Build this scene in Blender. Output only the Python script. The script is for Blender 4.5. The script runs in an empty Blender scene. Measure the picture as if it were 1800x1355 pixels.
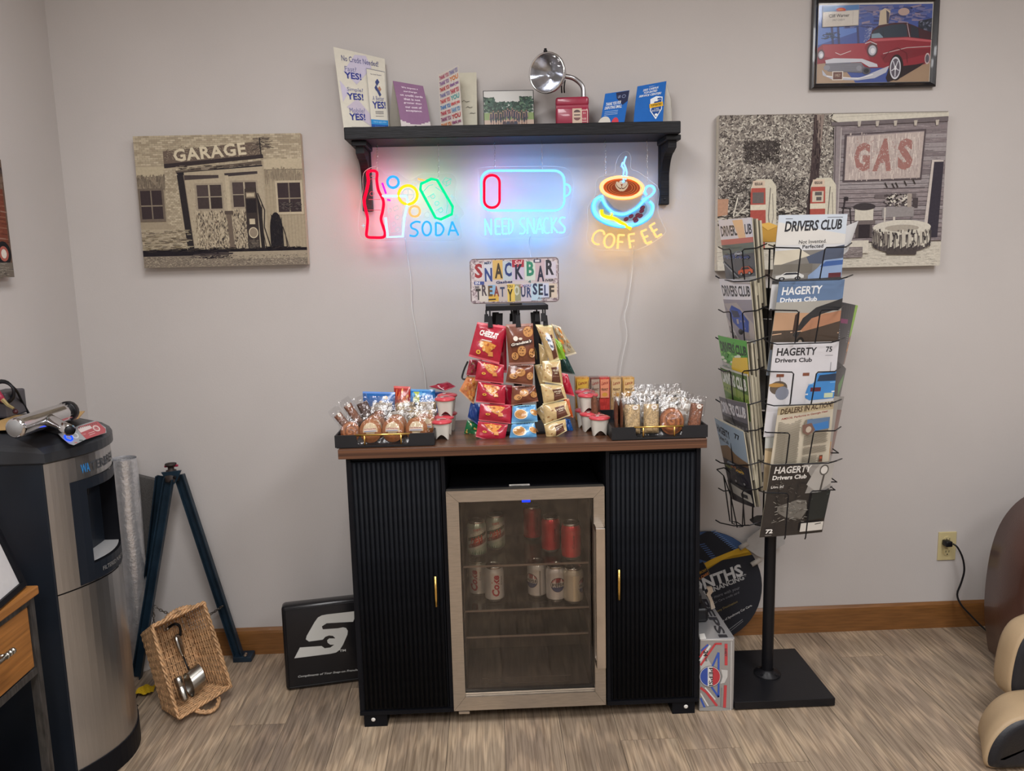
import bpy,bmesh,math,random
import numpy as np
from mathutils import Vector as V,Matrix
from mathutils.geometry import intersect_line_plane
random.seed(7)
PI=math.pi
SC=bpy.context.scene
COL=SC.collection
# ------------------------------------------------ camera (solved from the photograph)
FPX=1398.68
CC=V((0,-2.95505,1.47486))
FW=V((.03090797,.98825367,-.14966425)).normalized();RT=V((.99909913,-.03490292,-.02413945)).normalized();UP=RT.cross(FW).normalized()
cd=bpy.data.cameras.new('camera');cam=bpy.data.objects.new('camera',cd);COL.objects.link(cam)
cd.sensor_width=36;cd.sensor_fit='HORIZONTAL';cd.lens=FPX*36/1800;cd.clip_start=.02
cam.matrix_world=Matrix(((RT.x,UP.x,-FW.x,CC.x),(RT.y,UP.y,-FW.y,CC.y),(RT.z,UP.z,-FW.z,CC.z),(0,0,0,1)))
SC.camera=cam
# ------------------------------------------------ world, lights, exposure
w=bpy.data.worlds.new('world');SC.world=w;w.use_nodes=True
w.node_tree.nodes['Background'].inputs[0].default_value=(1,.97,.93,1);w.node_tree.nodes['Background'].inputs[1].default_value=.12
SC.view_settings.view_transform='Standard';SC.view_settings.look='None';SC.view_settings.gamma=1;SC.view_settings.exposure=0
try: SC.view_settings.use_curve_mapping=False
except Exception: pass
CEIL=2.75
LIGHTS=[(-.35,-1.75),(1.55,-1.75),(-.35,-3.7),(1.55,-3.7)]
for i,(x,y) in enumerate(LIGHTS):
    ld=bpy.data.lights.new('panel_light','AREA');ld.shape='RECTANGLE';ld.size=.58;ld.size_y=1.16
    ld.energy=(32,31,35,35)[i];ld.color=(1,.985,.99)
    lo=bpy.data.objects.new('panel_light',ld);lo.location=(x,y,CEIL-.025);COL.objects.link(lo)
# ------------------------------------------------ helpers
def ray(px,py): return (FW*FPX+RT*(px-900)-UP*(py-677.5)).normalized()
def P(px,py,x=None,y=None,z=None):
    d=ray(px,py)
    i,v=(0,x) if x is not None else (1,y) if y is not None else (2,z)
    return CC+d*((v-CC[i])/d[i])
def onpl(p,n):
    n=V(n)
    return lambda px,py: CC+ray(px,py)*((V(p)-CC).dot(n)/ray(px,py).dot(n))
def pl3(a,b,c):
    n=(b-a).cross(c-a).normalized()
    return onpl(a,n)
def crop(ox,oy,s,f): return lambda x,y: f(ox+x*s,oy+y*s)
def lin(c): return c/12.92 if c<=.04045 else ((c+.055)/1.055)**2.4
def H(h,g=1.0):
    h=h.lstrip('#')
    if len(h)==3: h=''.join(a+a for a in h)
    return tuple(min(.95,lin(int(h[i:i+2],16)/255)*g) for i in (0,2,4))
_tc={}
def glyphs(st,bold=0.,ital=0.,space=1.):
    k=(st,bold,ital,space)
    if k in _tc: return _tc[k]
    cu=bpy.data.curves.new('t','FONT');cu.body=st;cu.size=1;cu.offset=bold;cu.shear=ital;cu.space_character=space;cu.resolution_u=2
    ob=bpy.data.objects.new('t',cu);COL.objects.link(ob)
    dg=bpy.context.evaluated_depsgraph_get();me=ob.evaluated_get(dg).to_mesh()
    v=[(a.co.x,a.co.y) for a in me.vertices];f=[tuple(p.vertices) for p in me.polygons]
    ob.evaluated_get(dg).to_mesh_clear();bpy.data.objects.remove(ob);bpy.data.curves.remove(cu)
    if not v: _tc[k]=([],[]);return _tc[k]
    x0=min(a[0] for a in v);x1=max(a[0] for a in v);y0=min(a[1] for a in v);y1=max(a[1] for a in v)
    v=[((a-x0)/max(x1-x0,1e-6),(b-y0)/max(y1-y0,1e-6)) for a,b in v]
    _tc[k]=(v,f);return _tc[k]
class MB:
    def __init__(s,col=(1,1,1)):
        s.v=[];s.f=[];s.c=[];s.mi=[];s.sm=[];s.col=col;s.m=0;s.s=False;s.M=None
    def add(s,vs,fs,cols=None,ms=None):
        o=len(s.v)
        s.v+=[s.M@V(a) for a in vs] if s.M is not None else [V(a) for a in vs]
        for i,f in enumerate(fs):
            s.f.append(tuple(o+j for j in f));s.c.append(cols[i] if cols else s.col);s.mi.append(ms[i] if ms else s.m);s.sm.append(s.s)
        return s
    def at(s,loc=(0,0,0),rot=(0,0,0),M=None):
        from mathutils import Euler
        s.M=M if M is not None else Matrix.Translation(V(loc))@Euler(rot).to_matrix().to_4x4()
        return s
    def box(s,x0,y0,z0,x1,y1,z1,b=0,seg=2):
        if b<=0:
            s.add([(x0,y0,z0),(x1,y0,z0),(x1,y1,z0),(x0,y1,z0),(x0,y0,z1),(x1,y0,z1),(x1,y1,z1),(x0,y1,z1)],
              [(3,2,1,0),(4,5,6,7),(0,1,5,4),(1,2,6,5),(2,3,7,6),(3,0,4,7)]);return s
        bm=bmesh.new();bmesh.ops.create_cube(bm,size=1)
        for v in bm.verts: v.co=V(((x0+x1)/2+v.co.x*(x1-x0),(y0+y1)/2+v.co.y*(y1-y0),(z0+z1)/2+v.co.z*(z1-z0)))
        b=min(b,abs(x1-x0)*.49,abs(y1-y0)*.49,abs(z1-z0)*.49)
        bmesh.ops.bevel(bm,geom=bm.edges[:],offset=b,segments=seg,affect='EDGES',profile=.5)
        bm.verts.index_update()
        s.add([v.co.copy() for v in bm.verts],[[v.index for v in f.verts] for f in bm.faces]);bm.free();return s
    def poly(s,pts): s.add(pts,[tuple(range(len(pts)))]);return s
    def prism(s,pts,ext,cap=True):
        n=len(pts);e=V(ext);pts=[V(p) for p in pts]
        fs=[(i,(i+1)%n,n+(i+1)%n,n+i) for i in range(n)]
        if cap: fs+=[tuple(reversed(range(n))),tuple(range(n,2*n))]
        s.add(pts+[p+e for p in pts],fs);return s
    def tube(s,pts,r,n=8,closed=False,cap=True,sx=1.,backm=None):
        pts=[V(p) for p in pts];k=len(pts)
        if k<2: return s
        rs=r if isinstance(r,(list,tuple)) else [r]*k
        def tan(i):
            a=pts[(i-1)%k] if (closed or i>0) else pts[i];b=pts[(i+1)%k] if (closed or i<k-1) else pts[i]
            t=b-a
            return t.normalized() if t.length>1e-9 else V((0,0,1))
        t=tan(0);u=t.orthogonal().normalized() if abs(t.y)>.9 else (V((0,1,0))-t*t.y).normalized()
        vs=[]
        for i in range(k):
            t=tan(i);u=(u-t*u.dot(t))
            u=u.normalized() if u.length>1e-6 else t.orthogonal().normalized()
            w=t.cross(u)
            for j in range(n):
                a=2*PI*(j+.5)/n;vs.append(pts[i]+u*math.cos(a)*rs[i]+w*math.sin(a)*rs[i]*sx)
        fs=[];ms=[];cs=[];mn=min(s.col);bc=tuple(c-.97*mn for c in s.col)
        for i in range(k if closed else k-1):
            for j in range(n):
                a,b=i*n+j,i*n+(j+1)%n;c,d=((i+1)%k)*n+(j+1)%n,((i+1)%k)*n+j
                fs.append((a,b,c,d))
                if backm is not None:
                    yc=(vs[a].y+vs[b].y)/2-pts[i].y;ms.append(backm if yc>rs[i]*.3 else s.m);cs.append(bc if yc>rs[i]*.3 else s.col)
        if cap and not closed:
            fs+=[tuple(reversed(range(n))),tuple(range((k-1)*n,k*n))]
            if backm is not None: ms+=[s.m,s.m];cs+=[s.col,s.col]
        s.add(vs,fs,cs if ms else None,ms=ms or None);return s
    def grid(s,fn,nu,nv,colfn=None,cu=False,flip=False):
        vs=[fn(i/nu,j/nv) for j in range(nv+1) for i in range(nu+(0 if cu else 1))]
        k=nu if cu else nu+1;fs=[];cs=[]
        for j in range(nv):
            for i in range(nu):
                a,b,c,d=j*k+i,j*k+(i+1)%k,(j+1)*k+(i+1)%k,(j+1)*k+i
                fs.append((d,c,b,a) if flip else (a,b,c,d))
                cs.append(colfn((i+.5)/nu,(j+.5)/nv) if colfn else s.col)
        s.add(vs,fs,cs);return s
    def lathe(s,prof,n=24,colfn=None):
        k=len(prof);vs=[(r*math.cos(2*PI*i/n),r*math.sin(2*PI*i/n),z) for r,z in prof for i in range(n)]
        fs=[];cs=[]
        for j in range(k-1):
            for i in range(n):
                fs.append((j*n+i,j*n+(i+1)%n,(j+1)*n+(i+1)%n,(j+1)*n+i));cs.append(colfn((i+.5)/n,(prof[j][1]+prof[j+1][1])/2) if colfn else s.col)
        s.add(vs,fs,cs);return s
    def text(s,st,TL,TR,BL,bold=0.,ital=0.,space=1.,off=None):
        TL,TR,BL=V(TL),V(TR),V(BL);v,f=glyphs(st,bold,ital,space);ux=TR-TL;uy=TL-BL
        o=off or V((0,0,0))
        s.add([BL+ux*a+uy*b+o for a,b in v],f);return s
    def textf(s,st,fn,bold=0.,ital=0.,space=1.):
        v,f=glyphs(st,bold,ital,space);s.add([fn(a,b) for a,b in v],f);return s
    def obj(s,name,mats,parent=None,loc=None):
        me=bpy.data.meshes.new(name)
        if loc is None:
            if parent is None:
                xs=[v.x for v in s.v];ys=[v.y for v in s.v];zs=[v.z for v in s.v]
                loc=V(((min(xs)+max(xs))/2,(min(ys)+max(ys))/2,min(zs)))
            else:
                loc=V((0,0,0));q=parent
                while q is not None: loc+=q.location;q=q.parent
        loc=V(loc)
        me.from_pydata([v-loc for v in s.v],[],s.f)
        if not isinstance(mats,(list,tuple)): mats=[mats]
        for m in mats: me.materials.append(m)
        me.polygons.foreach_set('material_index',s.mi);me.polygons.foreach_set('use_smooth',s.sm)
        at=me.color_attributes.new('Col','FLOAT_COLOR','CORNER')
        a=np.ones((len(me.loops),4),dtype=np.float32)
        ls=np.array([len(f) for f in s.f]);a[:,:3]=np.repeat(np.array(s.c,dtype=np.float32).reshape(-1,3),ls,axis=0)
        at.data.foreach_set('color',a.ravel());me.update()
        o=bpy.data.objects.new(name,me);COL.objects.link(o)
        if parent is None: o.location=loc
        else: o.parent=parent
        return o
def tag(o,label=None,cat=None,group=None,kind=None):
    if label: o['label']=label
    if cat: o['category']=cat
    if group: o['group']=group
    if kind: o['kind']=kind
    return o
def thing(name,label,cat,loc=(0,0,0),group=None):
    o=bpy.data.objects.new(name,None);o.empty_display_size=.05;COL.objects.link(o);o.location=loc
    return tag(o,label,cat,group)
def dup(o,loc=None,rotz=None,label=None,cat=None):
    c=o.copy();COL.objects.link(c)
    if loc is not None: c.location=loc
    if rotz is not None: c.rotation_euler=(0,0,rotz)
    if label: c['label']=label
    for ch in o.children:
        d=ch.copy();COL.objects.link(d);d.parent=c
        for g in ch.children:
            e=g.copy();COL.objects.link(e);e.parent=d
    return c
# ------------------------------------------------ materials
def mat(name,col=(.8,.8,.8),rough=.5,metal=0.,bump=0.,bs=40.,var=0.,vs=8.,attr=False,coat=0.,spec=.5,stretch=None,emit=None,es=0.,col2=None,rand=0.,det=4.):
    m=bpy.data.materials.new(name);m.use_nodes=True;nt=m.node_tree;N=nt.nodes;L=nt.links
    b=N['Principled BSDF'];b.inputs['Roughness'].default_value=rough;b.inputs['Metallic'].default_value=metal
    b.inputs['Specular IOR Level'].default_value=spec;b.inputs['Coat Weight'].default_value=coat
    tc=N.new('ShaderNodeTexCoord');src=tc.outputs['Object']
    if rand:
        oi=N.new('ShaderNodeObjectInfo');ad=N.new('ShaderNodeVectorMath');ad.operation='ADD'
        mu=N.new('ShaderNodeMath');mu.operation='MULTIPLY';mu.inputs[1].default_value=50;L.new(oi.outputs['Random'],mu.inputs[0])
        L.new(src,ad.inputs[0]);L.new(mu.outputs[0],ad.inputs[1]);src=ad.outputs[0]
    mp=N.new('ShaderNodeMapping');L.new(src,mp.inputs[0])
    if stretch: mp.inputs['Scale'].default_value=stretch
    no=N.new('ShaderNodeTexNoise');no.inputs['Scale'].default_value=vs;no.inputs['Detail'].default_value=det;L.new(mp.outputs[0],no.inputs['Vector'])
    rp=N.new('ShaderNodeValToRGB');L.new(no.outputs['Fac'],rp.inputs[0])
    rp.color_ramp.elements[0].position=.3;rp.color_ramp.elements[1].position=.7
    c2=col2 or tuple(min(1,c*(1+var)) for c in col);c1=tuple(c*(1-var) for c in col) if not col2 else col
    rp.color_ramp.elements[0].color=(*c1,1);rp.color_ramp.elements[1].color=(*c2,1)
    out=rp.outputs[0]
    if rand:
        hv=N.new('ShaderNodeHueSaturation');L.new(out,hv.inputs['Color'])
        mr=N.new('ShaderNodeMapRange');mr.inputs[3].default_value=1-rand;mr.inputs[4].default_value=1+rand;L.new(oi.outputs['Random'],mr.inputs[0]);L.new(mr.outputs[0],hv.inputs['Value']);out=hv.outputs[0]
    if attr:
        at=N.new('ShaderNodeAttribute');at.attribute_name='Col'
        mx=N.new('ShaderNodeMix');mx.data_type='RGBA';mx.blend_type='MULTIPLY';mx.inputs[0].default_value=1
        L.new(at.outputs['Color'],mx.inputs[6]);L.new(out,mx.inputs[7]);out=mx.outputs[2]
    L.new(out,b.inputs['Base Color'])
    if bump:
        bn=N.new('ShaderNodeTexNoise');bn.inputs['Scale'].default_value=bs;bn.inputs['Detail'].default_value=3;L.new(mp.outputs[0],bn.inputs['Vector'])
        bp=N.new('ShaderNodeBump');bp.inputs['Strength'].default_value=bump;bp.inputs['Distance'].default_value=.002;L.new(bn.outputs['Fac'],bp.inputs['Height']);L.new(bp.outputs[0],b.inputs['Normal'])
    if emit:
        b.inputs['Emission Color'].default_value=(*emit,1);b.inputs['Emission Strength'].default_value=es
    return m
def emis(name,k):
    m=bpy.data.materials.new(name);m.use_nodes=True;N=m.node_tree.nodes;L=m.node_tree.links;N.clear()
    o=N.new('ShaderNodeOutputMaterial');e=N.new('ShaderNodeEmission');a=N.new('ShaderNodeAttribute');a.attribute_name='Col'
    L.new(a.outputs['Color'],e.inputs[0]);e.inputs[1].default_value=k;L.new(e.outputs[0],o.inputs[0]);return m
def clear(name,tint=(1,1,1),fac=.1,rough=.05,bump=0.,bs=30.,edge=False):
    m=bpy.data.materials.new(name);m.use_nodes=True;N=m.node_tree.nodes;L=m.node_tree.links;N.clear()
    o=N.new('ShaderNodeOutputMaterial');t=N.new('ShaderNodeBsdfTransparent');t.inputs[0].default_value=(*tint,1)
    g=N.new('ShaderNodeBsdfGlossy');g.inputs['Roughness'].default_value=rough;mx=N.new('ShaderNodeMixShader')
    if edge:
        fr=N.new('ShaderNodeLayerWeight');fr.inputs[0].default_value=.35;mr=N.new('ShaderNodeMapRange');mr.inputs[3].default_value=fac;mr.inputs[4].default_value=min(1,fac*4);L.new(fr.outputs['Facing'],mr.inputs[0]);L.new(mr.outputs[0],mx.inputs[0])
    else: mx.inputs[0].default_value=fac
    L.new(t.outputs[0],mx.inputs[1]);L.new(g.outputs[0],mx.inputs[2]);L.new(mx.outputs[0],o.inputs[0])
    if bump:
        tc=N.new('ShaderNodeTexCoord');bn=N.new('ShaderNodeTexNoise');bn.inputs['Scale'].default_value=bs;bn.inputs['Detail'].default_value=3;bp=N.new('ShaderNodeBump');bp.inputs['Strength'].default_value=bump;bp.inputs['Distance'].default_value=.01
        L.new(tc.outputs['Object'],bn.inputs['Vector']);L.new(bn.outputs['Fac'],bp.inputs['Height']);L.new(bp.outputs[0],g.inputs['Normal'])
    return m
PRM=mat('print_matte',(1,1,1),.75,attr=True,var=.06,vs=60,spec=.3)
PRC=mat('print_canvas',(1,1,1),.85,attr=True,var=.14,vs=120,bump=.25,bs=400,spec=.2)
PRG=mat('print_glossy',(1,1,1),.3,attr=True,var=.04,vs=20,coat=.3)
PRF=mat('foil_print',(1,1,1),.27,attr=True,var=.08,vs=25,bump=.35,bs=60,coat=.4)
NEO=emis('neon_face',1.0);NEB=emis('neon_rear',12.0)
BLK=mat('black_satin',(.006,.0065,.009),.5,var=.15,spec=.14)
BLM=mat('black_metal',(.007,.007,.009),.4,spec=.3,bump=.1,bs=200)
STL=mat('brushed_steel',(.50,.45,.39),.33,.92,var=.1,vs=30,stretch=(1,1,12),bump=.05)
CHR=mat('chrome',(.62,.62,.63),.12,1.,var=.15,vs=12)
WHT=mat('white_plastic',(.72,.71,.68),.4,var=.03)
PAP=mat('white_paper',(.74,.73,.69),.8,var=.04)
GLD=mat('brass',(.83,.55,.16),.25,1.,var=.05)
class Art:
    'flat print made of thin coloured shapes laid on a surface'
    def __init__(s,mb,f,n,base=.0004,eps=.00002,g=1.0):
        s.mb=mb;s.F=f;s.n=V(n);s.k=base;s.ep=eps;s.g=g
    def _c(s,c): s.mb.col=H(c,s.g) if isinstance(c,str) else c;s.k+=s.ep
    def q(s,x,y): return s.F(x,y)+s.n*s.k
    def p(s,pts,c): s._c(c);s.mb.poly([s.q(*a) for a in pts]);return s
    def r(s,x0,y0,x1,y1,c): return s.p([(x0,y0),(x0,y1),(x1,y1),(x1,y0)],c)
    def e(s,cx,cy,rx,ry,c,n=20,a0=0,a1=2*PI,rot=0):
        cr,sr=math.cos(rot),math.sin(rot)
        pts=[]
        for i in range(n):
            a=a0+(a1-a0)*i/(n if a1-a0>6.28 else n-1);x,y=rx*math.cos(a),ry*math.sin(a);pts.append((cx+x*cr-y*sr,cy+x*sr+y*cr))
        return s.p(pts,c)
    def l(s,pts,wd,c):
        s._c(c)
        for (x0,y0),(x1,y1) in zip(pts,pts[1:]):
            L=math.hypot(x1-x0,y1-y0) or 1;nx,ny=-(y1-y0)/L*wd/2,(x1-x0)/L*wd/2
            s.mb.poly([s.q(x0+nx,y0+ny),s.q(x1+nx,y1+ny),s.q(x1-nx,y1-ny),s.q(x0-nx,y0-ny)])
        return s
    def t(s,st,TL,TR,BL,c,bold=0.,ital=0.,space=1.):
        s._c(c);v,f=glyphs(st,bold,ital,space)
        s.mb.add([s.q(TL[0]+(TR[0]-TL[0])*a+(BL[0]-TL[0])*(1-b),TL[1]+(TR[1]-TL[1])*a+(BL[1]-TL[1])*(1-b)) for a,b in v],f);return s
    def nz(s,n,inside,sx,sy,cols,rot=.6):
        'n small random flecks; inside() yields (x,y)'
        for _ in range(n):
            x,y=inside();a=random.uniform(-rot,rot);w_,h_=sx*random.uniform(.4,1),sy*random.uniform(.4,1);ca,sa=math.cos(a),math.sin(a)
            s.mb.col=H(random.choice(cols),s.g);k=s.k;s.k+=random.random()*s.ep*6
            s.mb.poly([s.q(x+dx*w_*ca-dy*h_*sa,y+dx*w_*sa+dy*h_*ca) for dx,dy in ((-.5,-.5),(-.5,.5),(.5,.5),(.5,-.5))]);s.k=k
        s.k+=s.ep*7;return s
def halfp(q,ax,lim,sg):
    o=[]
    for i in range(len(q)):
        A,B=q[i],q[(i+1)%len(q)];ia,ib=(A[ax]-lim)*sg>=-1e-9,(B[ax]-lim)*sg>=-1e-9
        if ia:o.append(A)
        if ia!=ib:
            t_=(lim-A[ax])/(B[ax]-A[ax]);c=[A[0]+(B[0]-A[0])*t_,A[1]+(B[1]-A[1])*t_];c[ax]=lim;o.append(tuple(c))
    return o
def cells(pts,step):
    'cut a flat polygon into cells so it can follow a curved surface'
    xs=[p[0] for p in pts];k0,k1=math.floor(min(xs)/step),math.ceil(max(xs)/step)
    for k in range(k0,k1):
        c=halfp(halfp(pts,0,k*step,1),0,(k+1)*step,-1) if k1-k0>1 else pts
        if len(c)<3: continue
        ys=[p[1] for p in c];j0,j1=math.floor(min(ys)/step),math.ceil(max(ys)/step)
        for j in range(j0,j1):
            d=halfp(halfp(c,1,j*step,1),1,(j+1)*step,-1) if j1-j0>1 else c
            if len(d)>=3: yield d
U=random.uniform
# ------------------------------------------------ setting
WALL=mat('wall_paint',(.555,.524,.505),.75,bump=.12,bs=160,var=.03,vs=2,spec=.25)
XL,XR,YF=-1.483,3.4,-5.2
def struct(mb,name,m,parent=None): return tag(mb.obj(name,m,parent),kind='structure') if parent is None else mb.obj(name,m,parent)
struct(MB().box(XL-.1,0,-.02,XR+.1,.1,CEIL+.05),'wall_back',WALL)
struct(MB().box(XL-.1,YF-.1,-.02,XL,0,CEIL+.05),'wall_left',WALL)
struct(MB().box(XR,YF-.1,-.02,XR+.1,0,CEIL+.05),'wall_right',WALL)
struct(MB().box(XL,YF-.1,-.02,XR,YF,CEIL+.05),'wall_front',WALL)
CEM=mat('ceiling_tile',(.72,.7,.67),.9,bump=.4,bs=90,var=.05)
struct(MB().box(XL,YF,CEIL,XR,0,CEIL+.05),'ceiling',CEM)
fl=struct(MB().box(XL,YF,-.02,XR,0,-.003),'floor',mat('subfloor',(.08,.07,.06),.9,var=.1))
def wood_floor():
    m=bpy.data.materials.new('vinyl_plank');m.use_nodes=True;N=m.node_tree.nodes;L=m.node_tree.links;b=N['Principled BSDF']
    tc=N.new('ShaderNodeTexCoord');oi=N.new('ShaderNodeObjectInfo');mu=N.new('ShaderNodeMath');mu.operation='MULTIPLY';mu.inputs[1].default_value=37;L.new(oi.outputs['Random'],mu.inputs[0])
    ad=N.new('ShaderNodeVectorMath');ad.operation='ADD';L.new(tc.outputs['Object'],ad.inputs[0]);L.new(mu.outputs[0],ad.inputs[1])
    def noise(sc,scale,det=5,dist=0.):
        mp=N.new('ShaderNodeMapping');mp.inputs['Scale'].default_value=sc;L.new(ad.outputs[0],mp.inputs[0])
        n=N.new('ShaderNodeTexNoise');n.inputs['Scale'].default_value=scale;n.inputs['Detail'].default_value=det;n.inputs['Distortion'].default_value=dist;L.new(mp.outputs[0],n.inputs[0]);return n
    n1=noise((6,.6,1),1.5,3,.8);r1=N.new('ShaderNodeValToRGB');L.new(n1.outputs[0],r1.inputs[0])
    e=r1.color_ramp.elements;e[0].position=.22;e[0].color=(*H('#877769'),1);e[1].position=.8;e[1].color=(*H('#a89781'),1)
    x=e.new(.5);x.color=(*H('#9a8976'),1)
    n2=noise((150,5,1),1.,6,.7);r2=N.new('ShaderNodeValToRGB');L.new(n2.outputs[0],r2.inputs[0]);r2.color_ramp.elements[0].position=.36;r2.color_ramp.elements[0].color=(.66,.63,.60,1);r2.color_ramp.elements[1].position=.6;r2.color_ramp.elements[1].color=(1.16,1.16,1.15,1)
    mp=N.new('ShaderNodeMapping');mp.inputs['Scale'].default_value=(16,1.1,1);L.new(ad.outputs[0],mp.inputs[0])
    wv=N.new('ShaderNodeTexWave');wv.wave_type='RINGS';wv.inputs['Scale'].default_value=1.6;wv.inputs['Distortion'].default_value=6;wv.inputs['Detail'].default_value=3;wv.inputs['Detail Scale'].default_value=1.2;L.new(mp.outputs[0],wv.inputs[0])
    r3=N.new('ShaderNodeValToRGB');L.new(wv.outputs[0],r3.inputs[0]);r3.color_ramp.elements[0].position=.5;r3.color_ramp.elements[0].color=(.93,.93,.93,1);r3.color_ramp.elements[1].position=.95;r3.color_ramp.elements[1].color=(1.22,1.2,1.17,1)
    def mul(a,b_):
        mx=N.new('ShaderNodeMix');mx.data_type='RGBA';mx.blend_type='MULTIPLY';mx.inputs[0].default_value=1;L.new(a,mx.inputs[6]);L.new(b_,mx.inputs[7]);return mx.outputs[2]
    o=mul(mul(r1.outputs[0],r2.outputs[0]),r3.outputs[0])
    hv=N.new('ShaderNodeHueSaturation');mr=N.new('ShaderNodeMapRange');mr.inputs[3].default_value=.84;mr.inputs[4].default_value=1.14;L.new(oi.outputs['Random'],mr.inputs[0]);L.new(mr.outputs[0],hv.inputs['Value']);L.new(o,hv.inputs['Color']);L.new(hv.outputs[0],b.inputs['Base Color'])
    b.inputs['Roughness'].default_value=.42;bp=N.new('ShaderNodeBump');bp.inputs['Strength'].default_value=.25;bp.inputs['Distance'].default_value=.001;L.new(n2.outputs[0],bp.inputs['Height']);L.new(bp.outputs[0],b.inputs['Normal'])
    return m
FLM=wood_floor()
PW,PLN=.18,1.22
x0=P(501.7,1271.7,z=0).x
ix=math.floor((XL-x0)/PW)
offs={ }
yj=P(413,1275,z=0).y
rr=random.Random(3)
while x0+ix*PW<XR:
    a,b=max(XL,x0+ix*PW),min(XR,x0+(ix+1)*PW)
    off=yj if ix==-1 else yj+rr.uniform(.15,1.05)
    if ix==int((P(1225,1310,z=0).x-x0)//PW): off=P(1130,1321,z=0).y
    y=off-PLN*6
    while y<0:
        c,d=max(YF,y),min(0,y+PLN)
        if d-c>.02:
            g=.0007
            mb=MB().box(a+g,c+g,-.003,b-g,d-g,0)
            o=mb.obj('plank',FLM,fl,loc=(0,0,0));o.data.transform(Matrix.Translation((-a,-c,0)));o.location=(a,c,.0);o.matrix_parent_inverse=Matrix.Translation(-fl.location)
        y+=PLN
    ix+=1
BBM=mat('oak_baseboard',H('#85592f',.9),.35,var=.22,vs=5,stretch=(2,30,30),coat=.2,bump=.05)
prof=[(0,0),(-.014,0),(-.014,.085),(-.011,.096),(-.006,.102),(-.003,.106),(0,.106)]
struct(MB().prism([(XL+.015,y,z) for y,z in prof],(XR-XL-.03,0,0)),'baseboard_back',BBM)
struct(MB().prism([(XL-y,-.016,z) for y,z in reversed(prof)],(0,YF+.032,0)),'baseboard_left',BBM)
struct(MB().prism([(XR+y,-.016,z) for y,z in prof],(0,YF+.032,0)),'baseboard_right',BBM)
for i,(x,y) in enumerate(LIGHTS):
    t=thing('ceiling_light','white flat ceiling light panel '+('over the snack cabinet','over the magazine rack','behind the camera on the left','behind the camera on the right')[i],'light',(x,y,CEIL-.022))
    mb=MB();mb.box(x-.305,y-.61,CEIL-.022,x+.305,y-.59,CEIL);mb.box(x-.305,y+.59,CEIL-.022,x+.305,y+.61,CEIL);mb.box(x-.305,y-.59,CEIL-.022,x-.29,y+.59,CEIL);mb.box(x+.29,y-.59,CEIL-.022,x+.305,y+.59,CEIL)
    mb.obj('frame',WHT,t)
    MB((1,.95,.88)).box(x-.29,y-.59,CEIL-.012,x+.29,y+.59,CEIL).obj('diffuser',NEO,t)
# wall outlet with plug and cord
o0=P(1646.4,984.1,y=0);ox,oz=o0.x,o0.z
IV=mat('ivory_plastic',H('#c9bb8c',1.0),.4,var=.03)
t=thing('wall_outlet','ivory wall outlet right of the magazine rack above the baseboard','outlet',(ox+.035,0,oz))
MB().box(ox,-.006,oz,ox+.072,-.0,oz+.116,.002).obj('cover_plate',IV,t)
for k,dz in enumerate((.073,.022)):
    mb=MB();mb.prism([(ox+.036+.0165*math.cos(a)*(1 if abs(math.cos(a))<.85 else .85/abs(math.cos(a))),-.0055,oz+dz+.012+.014*math.sin(a)) for a in [2*PI*i/16 for i in range(16)]],(0,-.0035,0));mb.obj('socket',IV,t)
    mb=MB()
    for dx in (-.006,.006): mb.box(ox+.036+dx-.001,-.0094,oz+dz+.011,ox+.036+dx+.001,-.0088,oz+dz+.019)
    mb.box(ox+.034,-.0094,oz+dz+.001,ox+.038,-.0088,oz+dz+.006);mb.obj('slot',BLK,t)
MB().at((ox+.036,-.0065,oz+.058),(PI/2,0,0)).lathe([(0,.001),(.003,.0008),(.0035,0)],10).obj('screw',STL,t)
t=thing('appliance_cable','black power cord plugged into the ivory outlet and running down to the massage chair','cord',P(1663,955,y=-.03))
mb=MB();mb.s=True;c=P(1666,955,y=-.03);mb.box(c.x-.012,-.042,c.z-.012,c.x+.014,-.0095,c.z+.010,.004).obj('plug',BLM,t)
pz=lambda x,y: (1600+x*.3653,860+y*.3653)
pts=[P(*pz(205,262),y=-.035),P(*pz(228,280),y=-.045),P(*pz(252,330),y=-.05),P(*pz(260,390),y=-.05),P(*pz(245,450),y=-.045),P(*pz(226,505),y=-.045),P(*pz(245,555),y=-.06),P(*pz(290,605),y=-.08),P(*pz(350,665),y=-.11),P(*pz(392,697),y=-.13)]
pts.append(pts[-1]+V((.08,.01,-.03)))
def smooth(pts,k=4):
    r=[];n=len(pts)
    for i in range(n-1):
        a,b,c,d=pts[max(i-1,0)],pts[i],pts[i+1],pts[min(i+2,n-1)]
        for j in range(k):
            t_=j/k;r.append(.5*((2*b)+(c-a)*t_+(2*a-5*b+4*c-d)*t_*t_+(3*b-a-3*c+d)*t_**3))
    return r+[pts[-1]]
mb=MB();mb.s=True;mb.tube(smooth(pts),.0036,8);mb.obj('cable',BLM,t)
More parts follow.
